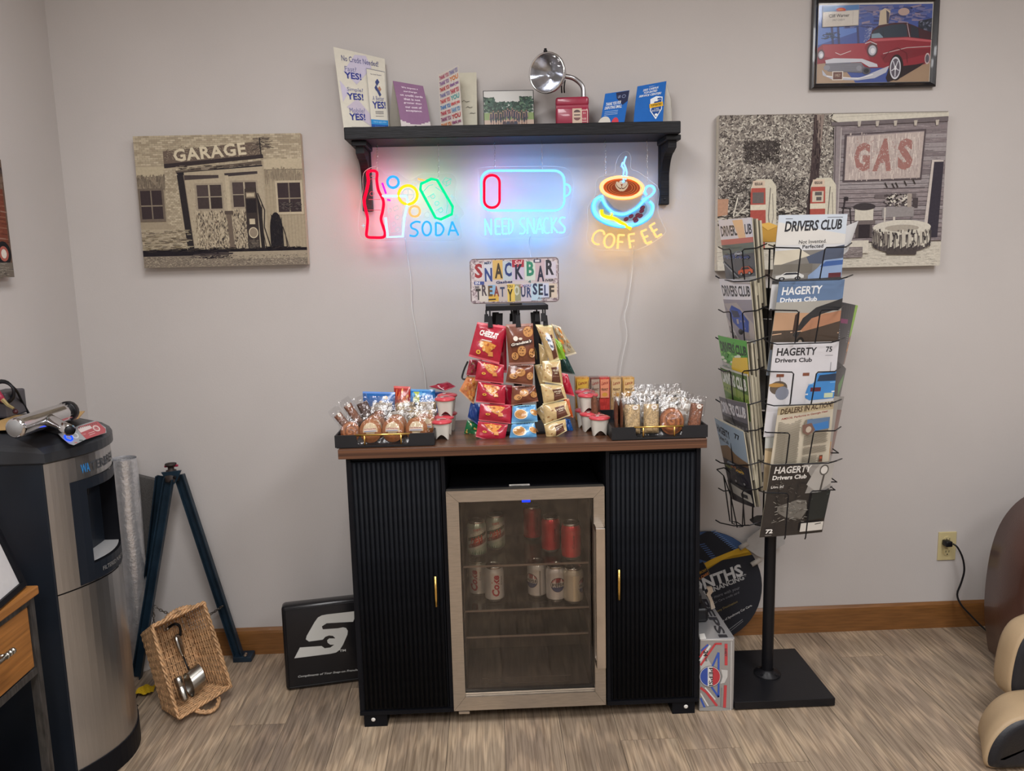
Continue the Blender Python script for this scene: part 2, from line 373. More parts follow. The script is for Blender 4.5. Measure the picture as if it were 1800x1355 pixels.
# ------------------------------------------------ canvas and framed pictures
def canvas(name,label,TL,TR,BR,BL,depth=.03,side='#b9ae98'):
    'stretched canvas: corner points on its front plane'
    t=thing(name,label,'picture',((BL+BR)/2).to_tuple())
    mb=MB(H(side,1.2));n=(TR-TL).cross(BL-TL).normalized()
    if n.y>0:n=-n
    mb.prism([TL,TR,BR,BL] ,-n*depth);o=mb.obj('stretcher',PRC,t)
    return t,n
G3=.21403
f=onpl((0,-.036,0),(0,-1,0));F=crop(210,210,G3,f)
def fitrect(F,a,b,c,d):
    p=[F(*q) for q in (a,b,c,d)];xl=(p[0].x+p[3].x)/2;xr=(p[1].x+p[2].x)/2;zt=(p[0].z+p[1].z)/2;zb=(p[2].z+p[3].z)/2;y=p[0].y
    return V((xl,y,zt)),V((xr,y,zt)),V((xr,y,zb)),V((xl,y,zb))
TL,TR,BR,BL=fitrect(F,(98,132),(1480,118),(1553,1195),(218,1215))
t,n=canvas('canvas_print','sepia canvas of a weathered garage front with double doors and an old fuel pump',TL,TR,BR,BL)
# uv map of the picture in a 1440 x 1080 art space
def rectmap(TL,TR,BL,w,h): return lambda x,y: TL+(TR-TL)*(min(max(x,0),w)/w)+(BL-TL)*(min(max(y,0),h)/h)
mb=MB();a=Art(mb,rectmap(TL,TR,BL,1400,1080),n,g=1.1)
a.r(0,0,1400,1080,'#a89c86')
def bricks(a,x0,y0,x1,y1,bw,bh,cols,gap=2):
    a.r(x0,y0,x1,y1,'#857a6a');a.k+=a.ep*2;j=0;y=y0
    while y<y1:
        x=x0-(bw/2 if j%2 else 0)
        while x<x1:
            a._c(random.choice(cols));a.k-=a.ep
            q0,q1=max(x0,x),min(x1,x+bw-gap)
            if q1>q0: a.mb.poly([a.q(q0,y),a.q(q0,min(y1,y+bh-gap)),a.q(q1,min(y1,y+bh-gap)),a.q(q1,y)])
            x+=bw
        y+=bh;j+=1
    a.k+=a.ep
BC=['#b3a78f','#aa9e87','#bdb199','#a0947e']
bricks(a,0,0,1400,240,44,16,BC)
a.r(0,250,250,330,'#b4a88f');a.r(1075,205,1400,290,'#b9ad94');a.l([(0,332),(250,332)],4,'#5b5046');a.l([(1075,291),(1400,291)],4,'#4d443d')
a.r(0,335,250,760,'#9d917c');bricks(a,230,270,350,950,26,14,BC)
a.nz(260,lambda:(U(5,230),U(335,420)),14,60,['#7d7263','#6b6155','#8d816f'],.1)
a.r(1075,295,1400,960,'#a39780')
for x in range(1085,1400,28): a.l([(x,295),(x,940)],2,'#837867')
a.nz(160,lambda:(U(1080,1390),U(300,380)),10,70,['#847968','#8f8370'],.05)
a.p([(240,125),(1060,60),(1060,175),(240,230)],'#6a5d53')
a.nz(500,lambda:(U(250,1050),U(90,200)),14,5,['#8d8171','#574c45','#a2957f'])
a.p([(240,228),(1075,165),(1078,195),(240,262)],'#3a3334')
a.t('GARAGE',(320,112),(930,62),(330,215),'#cfc4aa',bold=.03,space=1.1)
a.nz(60,lambda:(U(1000,1150),U(30,130)),50,12,['#6c6157','#857a6a','#4c443f'],.3);a.l([(1055,30),(1062,170)],9,'#2e2a2c')
a.p([(330,285),(1060,215),(1060,262),(340,312)],'#5f554c');a.nz(80,lambda:(U(350,1050),U(245,285)),60,7,['#8d8272','#3d3735'],.15)
a.p([(340,300),(1065,250),(1065,278),(350,322)],'#2c292d')
a.p([(340,320),(395,320),(440,965),(385,965)],'#2f2b2d');a.p([(395,320),(405,320),(448,965),(440,965)],'#8f8371')
a.p([(400,300),(1065,262),(1075,940),(445,960)],'#aca08a')
a.p([(400,322),(690,325),(690,350),(402,362)],'#4a4241');a.p([(740,312),(1020,300),(1020,322),(742,340)],'#433c3d')
a.nz(900,lambda:(U(470,900),U(620,925)),9,26,['#5b5148','#7e7362','#3f3837','#c0b49b','#8f8370'],.2)
a.nz(300,lambda:(U(440,960),U(420,930)),5,22,['#7e7362','#958a76','#c6baa2'],.2)
for x0,y0,x1,y1 in ((498,405,705,600),(800,388,1000,590)):
    a.r(x0-16,y0-14,x1+14,y1+14,'#9b907e');a.r(x0,y0,x1,y1,'#453c3b');xm=(x0+x1)/2;ym=(y0+y1)/2
    a.r(x0,y0,xm-8,ym-5,'#4e4443');a.r(xm+8,ym+5,x1,y1,'#3a3232');a.r(xm-7,y0,xm+7,y1,'#a89d88');a.r(x0,ym-4,x1,ym+4,'#9b907e')
a.p([(742,330),(772,330),(780,930),(752,930)],'#b7ab93');a.r(720,620,790,650,'#574d46');a.p([(735,650),(775,650),(785,930),(745,930)],'#6c6055')
for x0,y0,x1,y1 in ((20,442,200,675),(1180,400,1375,640)):
    a.r(x0-18,y0-18,x1+18,y1+22,'#6d6257' if x0<99 else '#b7ab93');a.r(x0,y0,x1,y1,'#3c3335');xm=(x0+x1)/2;ym=(y0+y1)/2+8
    a.r(xm-5,y0,xm+5,y1,'#7e7466');a.r(x0,ym-5,x1,ym+5,'#8a7f6f')
a.nz(90,lambda:(U(1185,1370),U(560,620)),24,8,['#2f2a2d','#57504d'])
a.r(900,445,1000,995,'#3b3432');a.e(950,452,50,22,'#433b38');a.r(908,470,990,520,'#7b7061');a.r(915,480,980,508,'#b9ad95');a.r(910,530,990,640,'#2a2628');a.r(925,690,972,735,'#c0b59c');a.e(952,805,40,46,'#c6baa0');a.e(952,805,33,38,'#8d8170');a.r(908,862,990,990,'#57504a');a.nz(90,lambda:(U(905,995),U(860,985)),22,7,['#3a3432','#6d6358'])
a.p([(1000,470),(1035,600),(1045,990),(1015,990),(1005,700)],'#2c2829');a.l([(1010,480),(1060,620),(1048,760),(1085,900),(1100,960)],9,'#2e2a2b');a.l([(1040,560),(1030,760),(1060,960)],6,'#37312f')
a.e(1150,790,55,150,'#242125',28);a.r(1095,790,1205,940,'#242125');a.e(1150,930,58,40,'#242125');a.nz(60,lambda:(U(1110,1200),U(660,930)),6,26,['#34302f','#1c1b1f']);a.l([(1205,760),(1225,830),(1235,930)],8,'#37312f');a.l([(1225,830),(1250,935)],6,'#4a4340')
a.r(0,935,1400,985,'#231f24');a.r(0,985,1400,1080,'#81776a');a.r(730,960,1400,1020,'#9d927f')
a.nz(60,lambda:(U(440,730),U(965,1010)),90,10,['#2c272b','#4e4644'],.08);a.nz(1200,lambda:(U(5,1395),U(990,1075)),16,5,['#9d927f','#5f564f','#b0a591','#746a5f'],.2);a.nz(120,lambda:(U(5,1390),U(925,950)),60,8,['#1b181c','#37312f'],.15)
a.nz(140,lambda:(U(10,420),U(770,930)),70,5,['#6d6358','#80755f','#bcb098'],.04)
mb.obj('picture_print',PRC,t)
# gas station canvas
F=crop(1240,180,.25556,f)
TL,TR,BR,BL=fitrect(F,(90,80),(1672,68),(1608,1128),(80,1150))
t,n=canvas('canvas_print','large canvas of an old gas station with two red pumps and a tractor tire',TL,TR,BR,BL,side='#c9c3b4')
mb=MB();a=Art(mb,rectmap(TL,TR,BL,1580,1070),n,g=1.1)
a.r(0,0,1580,1070,'#8d867e')
a.nz(7000,lambda:(U(8,800),U(8,700)),26,9,['#c9c4b8','#5a5450','#a29b90','#7c756e','#453f3e','#b5afa3','#8a837b','#655e5a'],1.5)
a.nz(900,lambda:(U(30,600),U(430,700)),30,9,['#453f3e','#37322f','#5a5450','#8a837b'],1.5)
a.nz(500,lambda:(U(180,420),U(180,330)),30,9,['#453f3e','#37322f','#5a5450'],1.5)
a.r(0,700,800,1070,'#a69f94');a.nz(500,lambda:(U(8,780),U(640,760)),60,12,['#37322f','#57514d','#8a837b','#c2bcaf'],.5)
a.p([(0,570),(75,570),(70,680),(0,690)],'#b08a72')
a.l([(110,690),(140,560)],9,'#cfc9bb');a.l([(130,690),(210,600)],9,'#bfb9ab')
a.p([(655,8),(720,8),(700,400),(715,720),(615,720),(640,380)],'#4a3f3f');a.p([(672,8),(722,8),(705,240),(680,200)],'#8f8178')
a.nz(120,lambda:(U(650,700),U(20,400)),5,50,['#5f5350','#332b2d'],.06)
a.r(0,900,1580,1070,'#c3bdb0');a.nz(700,lambda:(U(8,1570),U(930,1060)),36,5,['#b3ada0','#d2ccbe','#a39d91'],.06)
# building
a.p([(835,60),(1580,30),(1575,880),(835,880)],'#7e7577')
for j in range(26):
    y=90+j*31;a.r(838,y,1576,y+27,random.choice(['#8d8384','#847a7c','#979091','#7b7274']));a.nz(40,lambda:(U(845,1570),U(y+3,y+24)),60,3,['#6d6466','#a19899','#958c8c'],.02)
a.p([(780,8),(1580,8),(1580,36),(820,66),(770,40)],'#c9c4b6');a.l([(800,30),(1200,14),(1570,12)],2,'#948d83')
a.p([(770,64),(1578,38),(1578,70),(772,88)],'#6e6668')
for x in (950,1075,1200,1340,1490): a.p([(x,60),(x+25,58),(x+20,95),(x+4,96)],'#b5ada2')
a.p([(790,90),(838,90),(838,700),(800,700)],'#8c8384');a.l([(800,90),(808,700)],5,'#4c4546');a.l([(840,100),(836,880)],8,'#aaa2a0')
a.p([(868,145),(1428,120),(1412,465),(862,472)],'#564d50');a.p([(880,155),(1416,132),(1400,452),(874,460)],'#b3a6a0')
a.nz(500,lambda:(U(900,1390),U(165,440)),9,70,['#bfb3ac','#a59894','#c8bdb5','#ad9f9a'],.04)
a.p([(880,155),(1416,132),(1416,138),(880,162)],'#8f8586')
RD='#9a706a'
a.t('G',(935,205),(1045,205),(935,400),RD,bold=.05);a.t('A',(1085,180),(1215,180),(1065,402),RD,bold=.05);a.t('S',(1235,185),(1340,180),(1240,398),RD,bold=.05)
a.nz(260,lambda:(U(935,1340),U(180,400)),14,5,['#b3a6a0','#bfb3ac','#a2827d'],1.2)
a.p([(1480,330),(1560,335),(1545,860),(1440,860)],'#c2b9b2');a.p([(1495,345),(1562,345),(1545,870),(1465,870)],'#3b3740')
# bench, bucket, chair, tools
a.l([(1150,520),(1440,520)],4,'#544c4e')
for x,y in ((1165,500),(1215,505),(1240,500),(1300,490),(1360,480)): a.l([(x-8,y-18),(x+10,y+16)],8,'#37322f')
a.r(1090,560,1380,590,'#6a6162');a.nz(90,lambda:(U(1170,1330),U(565,640)),40,14,['#4b4446','#98908c','#c9c3b8','#37322f'],.8);a.r(1320,560,1350,660,'#9c9289');a.r(1360,590,1395,660,'#4b4446')
a.p([(1150,655),(1370,655),(1370,720),(1145,725)],'#8e8988');a.r(1160,655,1172,800,'#c0b9b0');a.r(1225,720,1240,800,'#c0b9b0');a.r(1350,720,1362,790,'#6f696a')
a.r(955,650,1085,745,'#c7c2b4');a.e(1020,645,78,26,'#403b3d');a.r(965,745,1080,860,'#544c4b');a.r(950,740,1100,768,'#6e6564');a.r(985,770,1065,862,'#352f33')
a.l([(885,580),(870,680),(900,800)],9,'#332e31');a.l([(860,650),(930,655)],7,'#332e31');a.l([(920,655),(935,800)],7,'#332e31');a.r(875,575,905,600,'#332e31')
a.r(840,880,1060,880+90,'#c9c3b6');a.r(860,925,1020,1000,'#807776');a.nz(80,lambda:(U(865,1015),U(930,995)),40,5,['#968d8b','#6a6261'],.05)
# tractor tire
a.e(1290,905,205,70,'#57504f',32);a.r(1085,820,1500,910,'#57504f');a.e(1290,795,205,52,'#c9c4b7',32)
a.p([(1180,900),(1410,900),(1400,990),(1190,985)],'#4b4443')
for i in range(15):
    th=i/14*PI;x=1290-200*math.cos(th);x2=1290-200*math.cos(min(PI,th+.14));sh='#8b847b' if i<5 else '#bdb7aa'
    a.p([(x,800+30*math.sin(th)),(x2,800+30*math.sin(th)),(x2+4,880+45*math.sin(th)),(x-6,900+45*math.sin(th))],sh);a.l([(x,815+30*math.sin(th)),(x+5,930+30*math.sin(th))],5,'#3d3839')
a.e(1290,800,120,24,'#a39c90',28);a.nz(70,lambda:(U(1100,1480),U(810,930)),14,30,['#3d3839','#6e6762','#cdc8ba'],.3)
# pumps
for x,s in ((225,1),(640,1.0)):
    a.p([(x+10,465),(x+40,440),(x+140,440),(x+175,490),(x+182,760),(x+175,920),(x,920),(x-2,500)],'#c9c3b1')
    a.p([(x+2,500),(x+100,500),(x+108,760),(x+105,920),(x,920),(x-2,540)],'#a8544b');a.r(x+12,450,x+95,498,'#cdb9a5');a.t('AMOCO'[:0]+'REGULAR',(x+25,462),(x+80,462),(x+25,482),'#3b3335',bold=.04)
    a.r(x+12,530,x+90,605,'#6a6260' if x<500 else '#c6bba9');a.r(x-2,615,x+106,652,'#d3cbb7')
    if x>500: a.r(x+30,535,x+78,560,'#5f5a58');a.r(x+40,570,x+76,595,'#5f5a58')
    a.l([(x+135,500),(x+125,700),(x+150,860)],6,'#6e6762');a.l([(x+150,540),(x+160,700),(x+130,860)],6,'#948d83')
a.r(0,1005,560,1070,'#cfcabd')
mb.obj('picture_print',PRC,t)
# framed car picture
F=crop(1400,0,.16667,onpl((0,-.022,0),(0,-1,0)))
TL,TR,BR,BL=fitrect(F,(190,-15),(1515,-15),(1472,905),(160,942))
zt=P(1440,-3,y=-.022).z;TL.z=TR.z=zt+.004
t=thing('framed_picture','black framed picture of a red vintage car with a name plate','picture',((BL+BR)/2).to_tuple())
W_,Hh=TR.x-TL.x,TL.z-BL.z;b=.018
mb=MB();pr=[(0,0),(0,-.022),(.006,-.026),(.012,-.02),(b,-.016),(b,0)]
ring=[]
for (x,z),(dx,dz) in zip(((TL.x,TL.z),(TR.x,TR.z),(BR.x,BR.z),(BL.x,BL.z)),((1,-1),(-1,-1),(-1,1),(1,1))): ring.append([(x+dx*u,y,z+dz*u) for u,y in pr])
for i in range(4):
    A,B=ring[i],ring[(i+1)%4];mb.add(A+B,[(j,j+1,6+j+1,6+j) for j in range(5)])
mb.obj('frame',mat('black_lacquer',(.01,.01,.013),.25,coat=.4,var=.1),t)
a0=V((TL.x+b,-.012,TL.z-b));b0=V((TR.x-b,-.012,TR.z-b));c0=V((BL.x+b,-.012,BL.z+b))
MB(H('#d8d4cc')).prism([a0,b0,b0+(c0-a0),c0],(0,.008,0)).obj('mat_board',PRM,t)
mb=MB();a=Art(mb,rectmap(a0,b0,c0,1210,850),V((0,-1,0)),g=1.15)
a.r(8,20,1202,845,'#45589a')
a.p([(8,20),(430,20),(430,300),(8,440)],'#5b7cc0');a.nz(160,lambda:(U(300,1150),U(40,260)),120,24,['#56639a','#6f7099','#8c7f93','#3d4a85','#39406f'],.3);a.e(900,100,60,40,'#b39a92');a.e(560,60,80,30,'#6c6a90')
a.p([(650,90),(700,60),(760,90),(740,240),(640,250)],'#c2b39b');a.p([(715,80),(750,110),(745,220),(725,220)],'#4a4553')
for x in (150,215,420): a.l([(x,250),(x+20,460)],24,'#3e4068')
a.nz(30,lambda:(U(70,230),U(310,370)),60,14,['#2f3f55','#39406f'],.5);a.nz(60,lambda:(U(500,560),U(270,400)),40,16,['#8b93b5','#4f5f9b'],1)
a.p([(1060,200),(1202,170),(1202,420),(1060,420)],'#2c3242');a.nz(60,lambda:(U(1070,1195),U(200,400)),40,18,['#3c4453','#202633','#697085'],1)
a.p([(8,600),(300,700),(420,845),(8,845)],'#a78f78');a.p([(900,700),(1202,560),(1202,845),(780,845)],'#a0876f')
# car body
a.p([(545,400),(575,290),(640,240),(800,215),(930,215),(1010,245),(1110,290),(1202,320),(1202,430),(560,430)],'#43252e')
a.p([(560,385),(590,300),(650,265),(760,240),(900,225),(935,250),(950,370)],'#2f3b49');a.p([(570,330),(650,320),(700,370),(570,385)],'#7d94a3');a.l([(690,300),(695,370)],5,'#252a33')
a.p([(975,240),(1060,275),(1075,380),(985,370)],'#2a2f3c');a.l([(940,225),(975,370)],8,'#b09aa0')
a.p([(8,470),(60,430),(300,430),(500,425),(560,375),(950,365),(1202,400),(1202,640),(950,720),(700,690),(560,690),(300,610),(8,640)],'#8d2e3a')
a.p([(60,440),(300,430),(530,425),(500,470),(560,600),(240,600),(80,560)],'#a0404a');a.p([(560,385),(950,372),(1202,405),(1202,425),(900,395),(600,410)],'#b85a62')
a.l([(700,540),(950,480),(1200,470)],7,'#b9b0b0');a.p([(670,560),(900,500),(1202,490),(1202,540),(960,600),(720,640)],'#7a2632')
a.l([(195,520),(250,545),(360,505)],6,'#d8d3d3')
for cx,cy,rx,ry in ((45,540,38,55),(585,500,58,75)): a.e(cx,cy,rx,ry,'#5b4348');a.e(cx,cy+3,rx*.72,ry*.72,'#b9bcc6');a.e(cx+4,cy+8,rx*.4,ry*.4,'#e1e1e6')
a.l([(505,430),(560,410),(630,440)],9,'#c7c3c7')
a.p([(90,600),(180,580),(480,590),(640,650),(650,680),(560,680),(470,625),(100,635)],'#c7c9d2')
a.p([(90,635),(470,630),(520,690),(480,740),(120,720)],'#6f6f78')
for j in range(8): a.l([(110,645+j*10),(480,640+j*11)],2,'#a9abb5')
a.p([(60,700),(110,760),(250,790),(480,790),(620,730),(770,670),(740,740),(620,800),(440,820),(180,810),(70,760)],'#b9bcc8');a.l([(110,770),(440,800),(600,760)],8,'#eceef2')
a.e(530,720,45,40,'#54555f');a.e(530,720,28,25,'#2f3038');a.e(110,680,34,28,'#8e909a');a.e(450,690,28,28,'#8e909a')
a.r(170,720,285,815,'#d5cfc7');a.r(180,728,275,806,'#6b4a44');a.t('1957',(200,750),(255,750),(200,780),'#c9b9a4')
a.p([(770,690),(1060,660),(1150,640),(1100,680),(900,800),(760,845),(740,800)],'#2a1f25')
a.e(845,690,75,140,'#241c20',28);a.e(835,695,58,120,'#cdced6',28);a.e(835,695,46,100,'#5b5560',28)
for k in range(5):
    th=k*2*PI/5+.3;a.l([(835,695),(835+42*math.cos(th),695+92*math.sin(th))],11,'#c9cad2')
a.e(835,695,12,24,'#e5e5ea');a.e(1170,600,28,60,'#c2b0b0');a.e(1170,600,20,44,'#5b5560')
a.l([(700,600),(760,520),(850,480),(950,540),(960,640)],7,'#5f1c28')
mb.obj('picture_print',PRG,t)
mb=MB();a=Art(mb,rectmap(a0,b0,c0,1210,850),V((0,-1,0)),base=.0045,g=1.2)
mb.col=H('#bdb7b0');A=[a.q(*q) for q in ((45,35),(45,255),(425,240),(425,20))];mb.prism(A,(0,.0012,0));a.p([(47,38),(47,95),(423,75),(423,22)],'#5f84b4');a.p([(52,98),(52,248),(418,232),(418,80)],'#cfcac2')
a.e(235,78,52,26,'#c4543c',a0=PI,a1=2*PI);a.e(235,82,30,14,'#d9a24c',a0=PI,a1=2*PI);a.t('DRIVE',(192,78),(285,72),(192,94),'#b13a35',bold=.05,ital=.2)
a.t('Cliff Warner',(112,120),(325,112),(112,155),'#2f2c33',bold=.01);a.t('1957 CHEVY',(150,172),(280,167),(150,192),'#6d6a70');a.l([(362,92),(362,225)],2,'#9b968f')
mb.obj('name_plate',PRM,t)
MB().poly([a0+V((0,-.006,0)),c0+V((0,-.006,0)),b0+(c0-a0)+V((0,-.006,0)),b0+V((0,-.006,0))]).obj('glass',clear('picture_glass',(.94,.94,.94),.02,.08),t)
# canvas on the left wall (only its end is in view)
fx=onpl((XL+.03,0,0),(1,0,0))
tr,br=fx(3,281),fx(23,487);z1,z0_,y1=tr.z,br.z,(tr.y+br.y)/2
t=thing('canvas_print','canvas picture of an old brown truck at the left edge of the photo','picture',(XL,y1-.3,z0_))
MB(H('#6b5548')).box(XL+.001,y1-.62,z0_,XL+.03,y1,z1).obj('stretcher',PRC,t)
mb=MB();a=Art(mb,rectmap(V((XL+.03,y1-.62,z1)),V((XL+.03,y1,z1)),V((XL+.03,y1-.62,z0_)),1000,800),V((1,0,0)),g=1.2)
a.r(0,0,1000,800,'#5d4a40');a.nz(300,lambda:(U(10,990),U(5,200)),40,30,['#4a3f3c','#2f2b2e','#6d5a4e']);a.r(100,200,985,600,'#6e3d2f')
for j in range(5): a.l([(100,240+j*75),(985,240+j*75)],4,'#8d6a58')
a.nz(200,lambda:(U(110,980),U(210,590)),60,10,['#7e4a39','#5b3328','#8a6a5c'],.1)
for x in (250,935): a.e(x,640,60,85,'#1f1d20');a.e(x,640,38,52,'#a05a50');a.e(x,640,22,32,'#cfc6bd')
a.r(0,700,1000,800,'#6a6259');a.nz(250,lambda:(U(10,990),U(700,795)),40,8,['#7d766b','#514b46','#8a8478'],.2)
mb.obj('picture_print',PRC,t)
# ------------------------------------------------ wall shelf and what stands on it
SM=mat('black_stained_wood',(.009,.0095,.012),.5,spec=.25,var=.6,vs=9,stretch=(2,30,30),bump=.4,bs=10,det=6)
sx0,sx1,sy,sz=-.4533,.6784,-.1891,1.9419
t=thing('wall_shelf','black wooden wall shelf with two curved brackets above the neon signs','shelf',(.11,0,sz-.04))
MB().box(sx0,sy,sz-.04,sx1,-.001,sz,.003).obj('board',SM,t)
for bx in (P(638,300,y=-.1).x,P(1176,300,y=-.1).x):
    mb=MB();w2=.018;zt=sz-.04
    mb.box(bx-w2,-.03,zt-.225,bx+w2,-.001,zt,.004);mb.box(bx-w2-.008,-.165,zt-.018,bx+w2+.008,-.02,zt,.003)
    pts=[(0,-.03,zt-.02),(0,-.15,zt-.018),(0,-.148,zt-.04),(0,-.12,zt-.05)]
    for k in range(9):
        a_=k/8*PI/2;pts.append((0,-.115+.085*math.sin(a_)*.95,zt-.052-.11*(1-math.cos(a_))))
    pts.append((0,-.03,zt-.2));mb.prism([(bx-w2*.8,p[1],p[2]) for p in pts],(w2*1.6,0,0));mb.obj('bracket',SM,t)
    MB().at((bx,-.031,zt-.205),(PI/2,0,0)).lathe([(0,.002),(.004,.001),(.005,0)],10).obj('screw',BLM,t)
def bent(name,label,TLp,TRp,BRp,BLp,yl,yr,lean,curve=0,back='#cfcabd',legx=None):
    'tent card: front sheet through four pixel corners standing on the shelf'
    BL_=P(*BLp,y=yl);BR_=P(*BRp,y=yr);TL_=P(*TLp,y=yl+lean);TR_=P(*TRp,y=yr+lean)
    BL_.z=BR_.z=sz+.001
    def F(u,v,off=0):
        p=(BL_*(1-u)+BR_*u)*(1-v)+(TL_*(1-u)+TR_*u)*v
        n=((BR_-BL_).cross(TL_-BL_)).normalized()
        if n.y>0:n=-n
        return p+n*(off+curve*4*v*(1-v))
    return F,(BL_,BR_,TL_,TR_)
class Sheet(Art):
    'art in uv (0..1, y down) on a bent sheet'
    def __init__(s,mb,F,g=1.15,base=.0012): s.mb=mb;s.f2=F;s.k=base;s.ep=.0001;s.g=g
    def q(s,x,y): return s.f2(x,1-y,s.k)
def sheetmesh(mb,F,nu=4,nv=10,th=.0008,cf=None):
    mb.grid(lambda u,v:F(u,v,th/2),nu,nv,cf);mb.grid(lambda u,v:F(u,v,-th/2),nu,nv,flip=True)
Z4=lambda x,y:(580+x*.11811,70+y*.11811)
F,_=bent('a','b',Z4(50,105),Z4(815,285),Z4(880,1280),Z4(205,1285),-.135,-.075,.045)
t=thing('brochure_stand','tall white brochure with big blue YES! words at the left end of the shelf','brochure',((_[0]+_[1])/2).to_tuple())
mb=MB(H('#c9c5b8',1.15));sheetmesh(mb,F);S=Sheet(mb,F)
LV='#b9b3c6'
S.p([(.4,.04),(.62,.02),(.72,.16),(.38,.42),(.14,.28)],LV);S.p([(.04,.4),(.2,.52),(.06,.66)],LV);S.p([(.36,.6),(.6,.78),(.62,.95),(.4,.86),(.12,.72)],'#b7aebd');S.p([(.72,.3),(.6,.45),(.7,.6)],'#d2b5a8')
S.t('No Credit Needed!',(.13,.08),(.86,.06),(.13,.15),'#3b3f74');BLU='#2b3580'
for k,(q,y) in enumerate((('Fast?',.215),('Simple?',.475),('Mobile?',.73))):
    S.t(q,(.17,y-.005),(.17+.28*len(q)/6,y-.012),(.17,y+.055),'#6d6f96');S.t('YES!',(.15,y+.065),(.49,y+.055),(.15,y+.15),BLU,bold=.025)
S.t('everything you need to know',(.17,.955),(.55,.955),(.17,.97),'#6d6a70')
mb.obj('front_sheet',PRM,t)
F2=lambda u,v,o=0:F(.6+.37*u,.005+.8*v-.02*0,.006+o)
mb=MB(H('#cdc9bc',1.15));sheetmesh(mb,F2,3,6);S=Sheet(mb,F2)
S.l([(.0,.0),(1,.0)],.008,'#6b6d80');S.l([(0,0),(0,1)],.012,'#8c8d9c');S.l([(1,0),(1,1)],.012,'#8c8d9c')
S.t('No Credit Needed!',(.2,.07),(.8,.06),(.2,.09),'#4b4d6a')
for p_,c in (([(.42,.2),(.56,.14),(.66,.19),(.5,.27)],'#3c4573'),([(.36,.3),(.45,.25),(.55,.3),(.45,.35)],'#3c4573'),([(.55,.3),(.65,.26),(.74,.31),(.65,.35)],'#a5785f'),([(.45,.33),(.56,.31),(.72,.4),(.62,.44)],'#3c4573')): S.p([(a_,b_*1.0) for a_,b_ in p_],c)
S.t('A Better',(.2,.44),(.86,.425),(.2,.515),'#77799a');S.t('YES!',(.16,.53),(.92,.51),(.16,.65),BLU,bold=.025)
for y in (.69,.71,.73,.77): S.l([(.3,y),(.78,y-.01)],.006,'#77757c')
S.r(0,.83,1,.91,'#2f86c4');S.r(0,.91,1,1,'#1f4f98');S.t('free to apply online',(.15,.85),(.9,.845),(.15,.89),'#9fc9e4');S.t('See how it works',(.2,.93),(.8,.925),(.2,.955),'#6f93c6')
tag(mb.obj('leaflet_pocket',PRM,t),'small white leaflet with a blue foot clipped to the front')
# purple tent card
F,_=bent('a','b',Z4(935,610),Z4(1385,688),Z4(1505,1275),Z4(1065,1275),-.13,-.095,.045,curve=.006)
t=thing('tent_card','purple tent card about a surcharge, second item from the left on the shelf','card',((_[0]+_[1])/2).to_tuple())
mb=MB(H('#836280',1.15));sheetmesh(mb,F,16,40,cf=lambda u,v: H('#c9c1c0',1.1) if v<.19-.1*math.sin(PI*min(1,u)) else H('#836280',1.2))
S=Sheet(mb,F)
for i,s_ in enumerate(('We impose a','surcharge','on credit cards','that is not','greater than','our cost of','acceptance.')): S.t(s_,(.5-.024*len(s_),.1+i*.085),(.5+.026*len(s_),.1+i*.085-.01),(.5-.024*len(s_),.148+i*.085),'#e0d3df',bold=.02)
S.l([(.15,.955),(.3,.955)],.02,'#4b3f4b');S.r(.45,.93,.52,.97,'#33303a')
mb.obj('front_sheet',PRM,t)
a0,b0,c0=F(0,1),F(0,0),P(*Z4(865,1280),y=-.03);c0.z=sz+.001
mb=MB(H('#b3ada1',1.1));d_=F(1,1);e_=d_+(c0-a0)+V((.01,0,0));e_.z=sz+.001
mb.prism([a0,c0,e_,d_],(.0,.0008,0));mb.obj('back_sheet',PRM,t)
# thank you card
Z5=lambda x,y:(740+x*.12222,70+y*.12222)
F,_=bent('a','b',Z5(250,500),Z5(540,365),Z5(605,1222),Z5(285,1225),-.075,-.15,.012)
t=thing('greeting_card','open greeting card covered in rainbow THANK YOU lettering, standing on the shelf','card',((_[0]+_[1])/2).to_tuple())
mb=MB(H('#cfc9c0',1.15));sheetmesh(mb,F);S=Sheet(mb,F)
cs=['#a52a5a','#7b4a8e','#b03038','#6f6aa0','#c0434a','#3b78b5','#b5304a','#8a3a6e','#c8752f','#5a8db8','#b9b13c','#4aa0a0']
for i in range(9):
    y=.035+i*.105;S.t('THANK YOU',(.05,y+.01),(.52,y-.005),(.05,y+.085),cs[i],bold=.03);S.t(('THANK YOU','YOU','thank you')[i%3],(.55,y-.005),(.95,y-.02),(.55,y+.075),cs[(i*5+3)%12],bold=.03)
mb.obj('front_cover',PRM,t)
e0=F(0,0);mb=MB(H('#c3bfae',1.1));p0=P(*Z5(530,475),y=-.045);p1=P(*Z5(797,468),y=-.035);q1=P(*Z5(810,1222),y=-.06);q0=P(*Z5(290,1222),y=-.07);q0.z=q1.z=sz+.001
tl=F(0,1);mb.prism([tl+(p0-tl)*1,q0.lerp(q1,.45)*1,q1,p1],(0,.001,0));mb.obj('back_cover',PRM,t)
mb=MB();G=lambda x,y:p0+(p1-p0)*x+(q1-p1)*y
a=Art(mb,G,(0,-1,0),base=.0015)
for k in range(3): a.l([(.2+.2*k,.5+.1*k),(.3+.2*k,.47+.11*k),(.42+.2*k,.5+.1*k),(.6+.15*k,.49+.1*k)],.008,'#6d6a64')
mb.obj('handwriting',PRM,t)
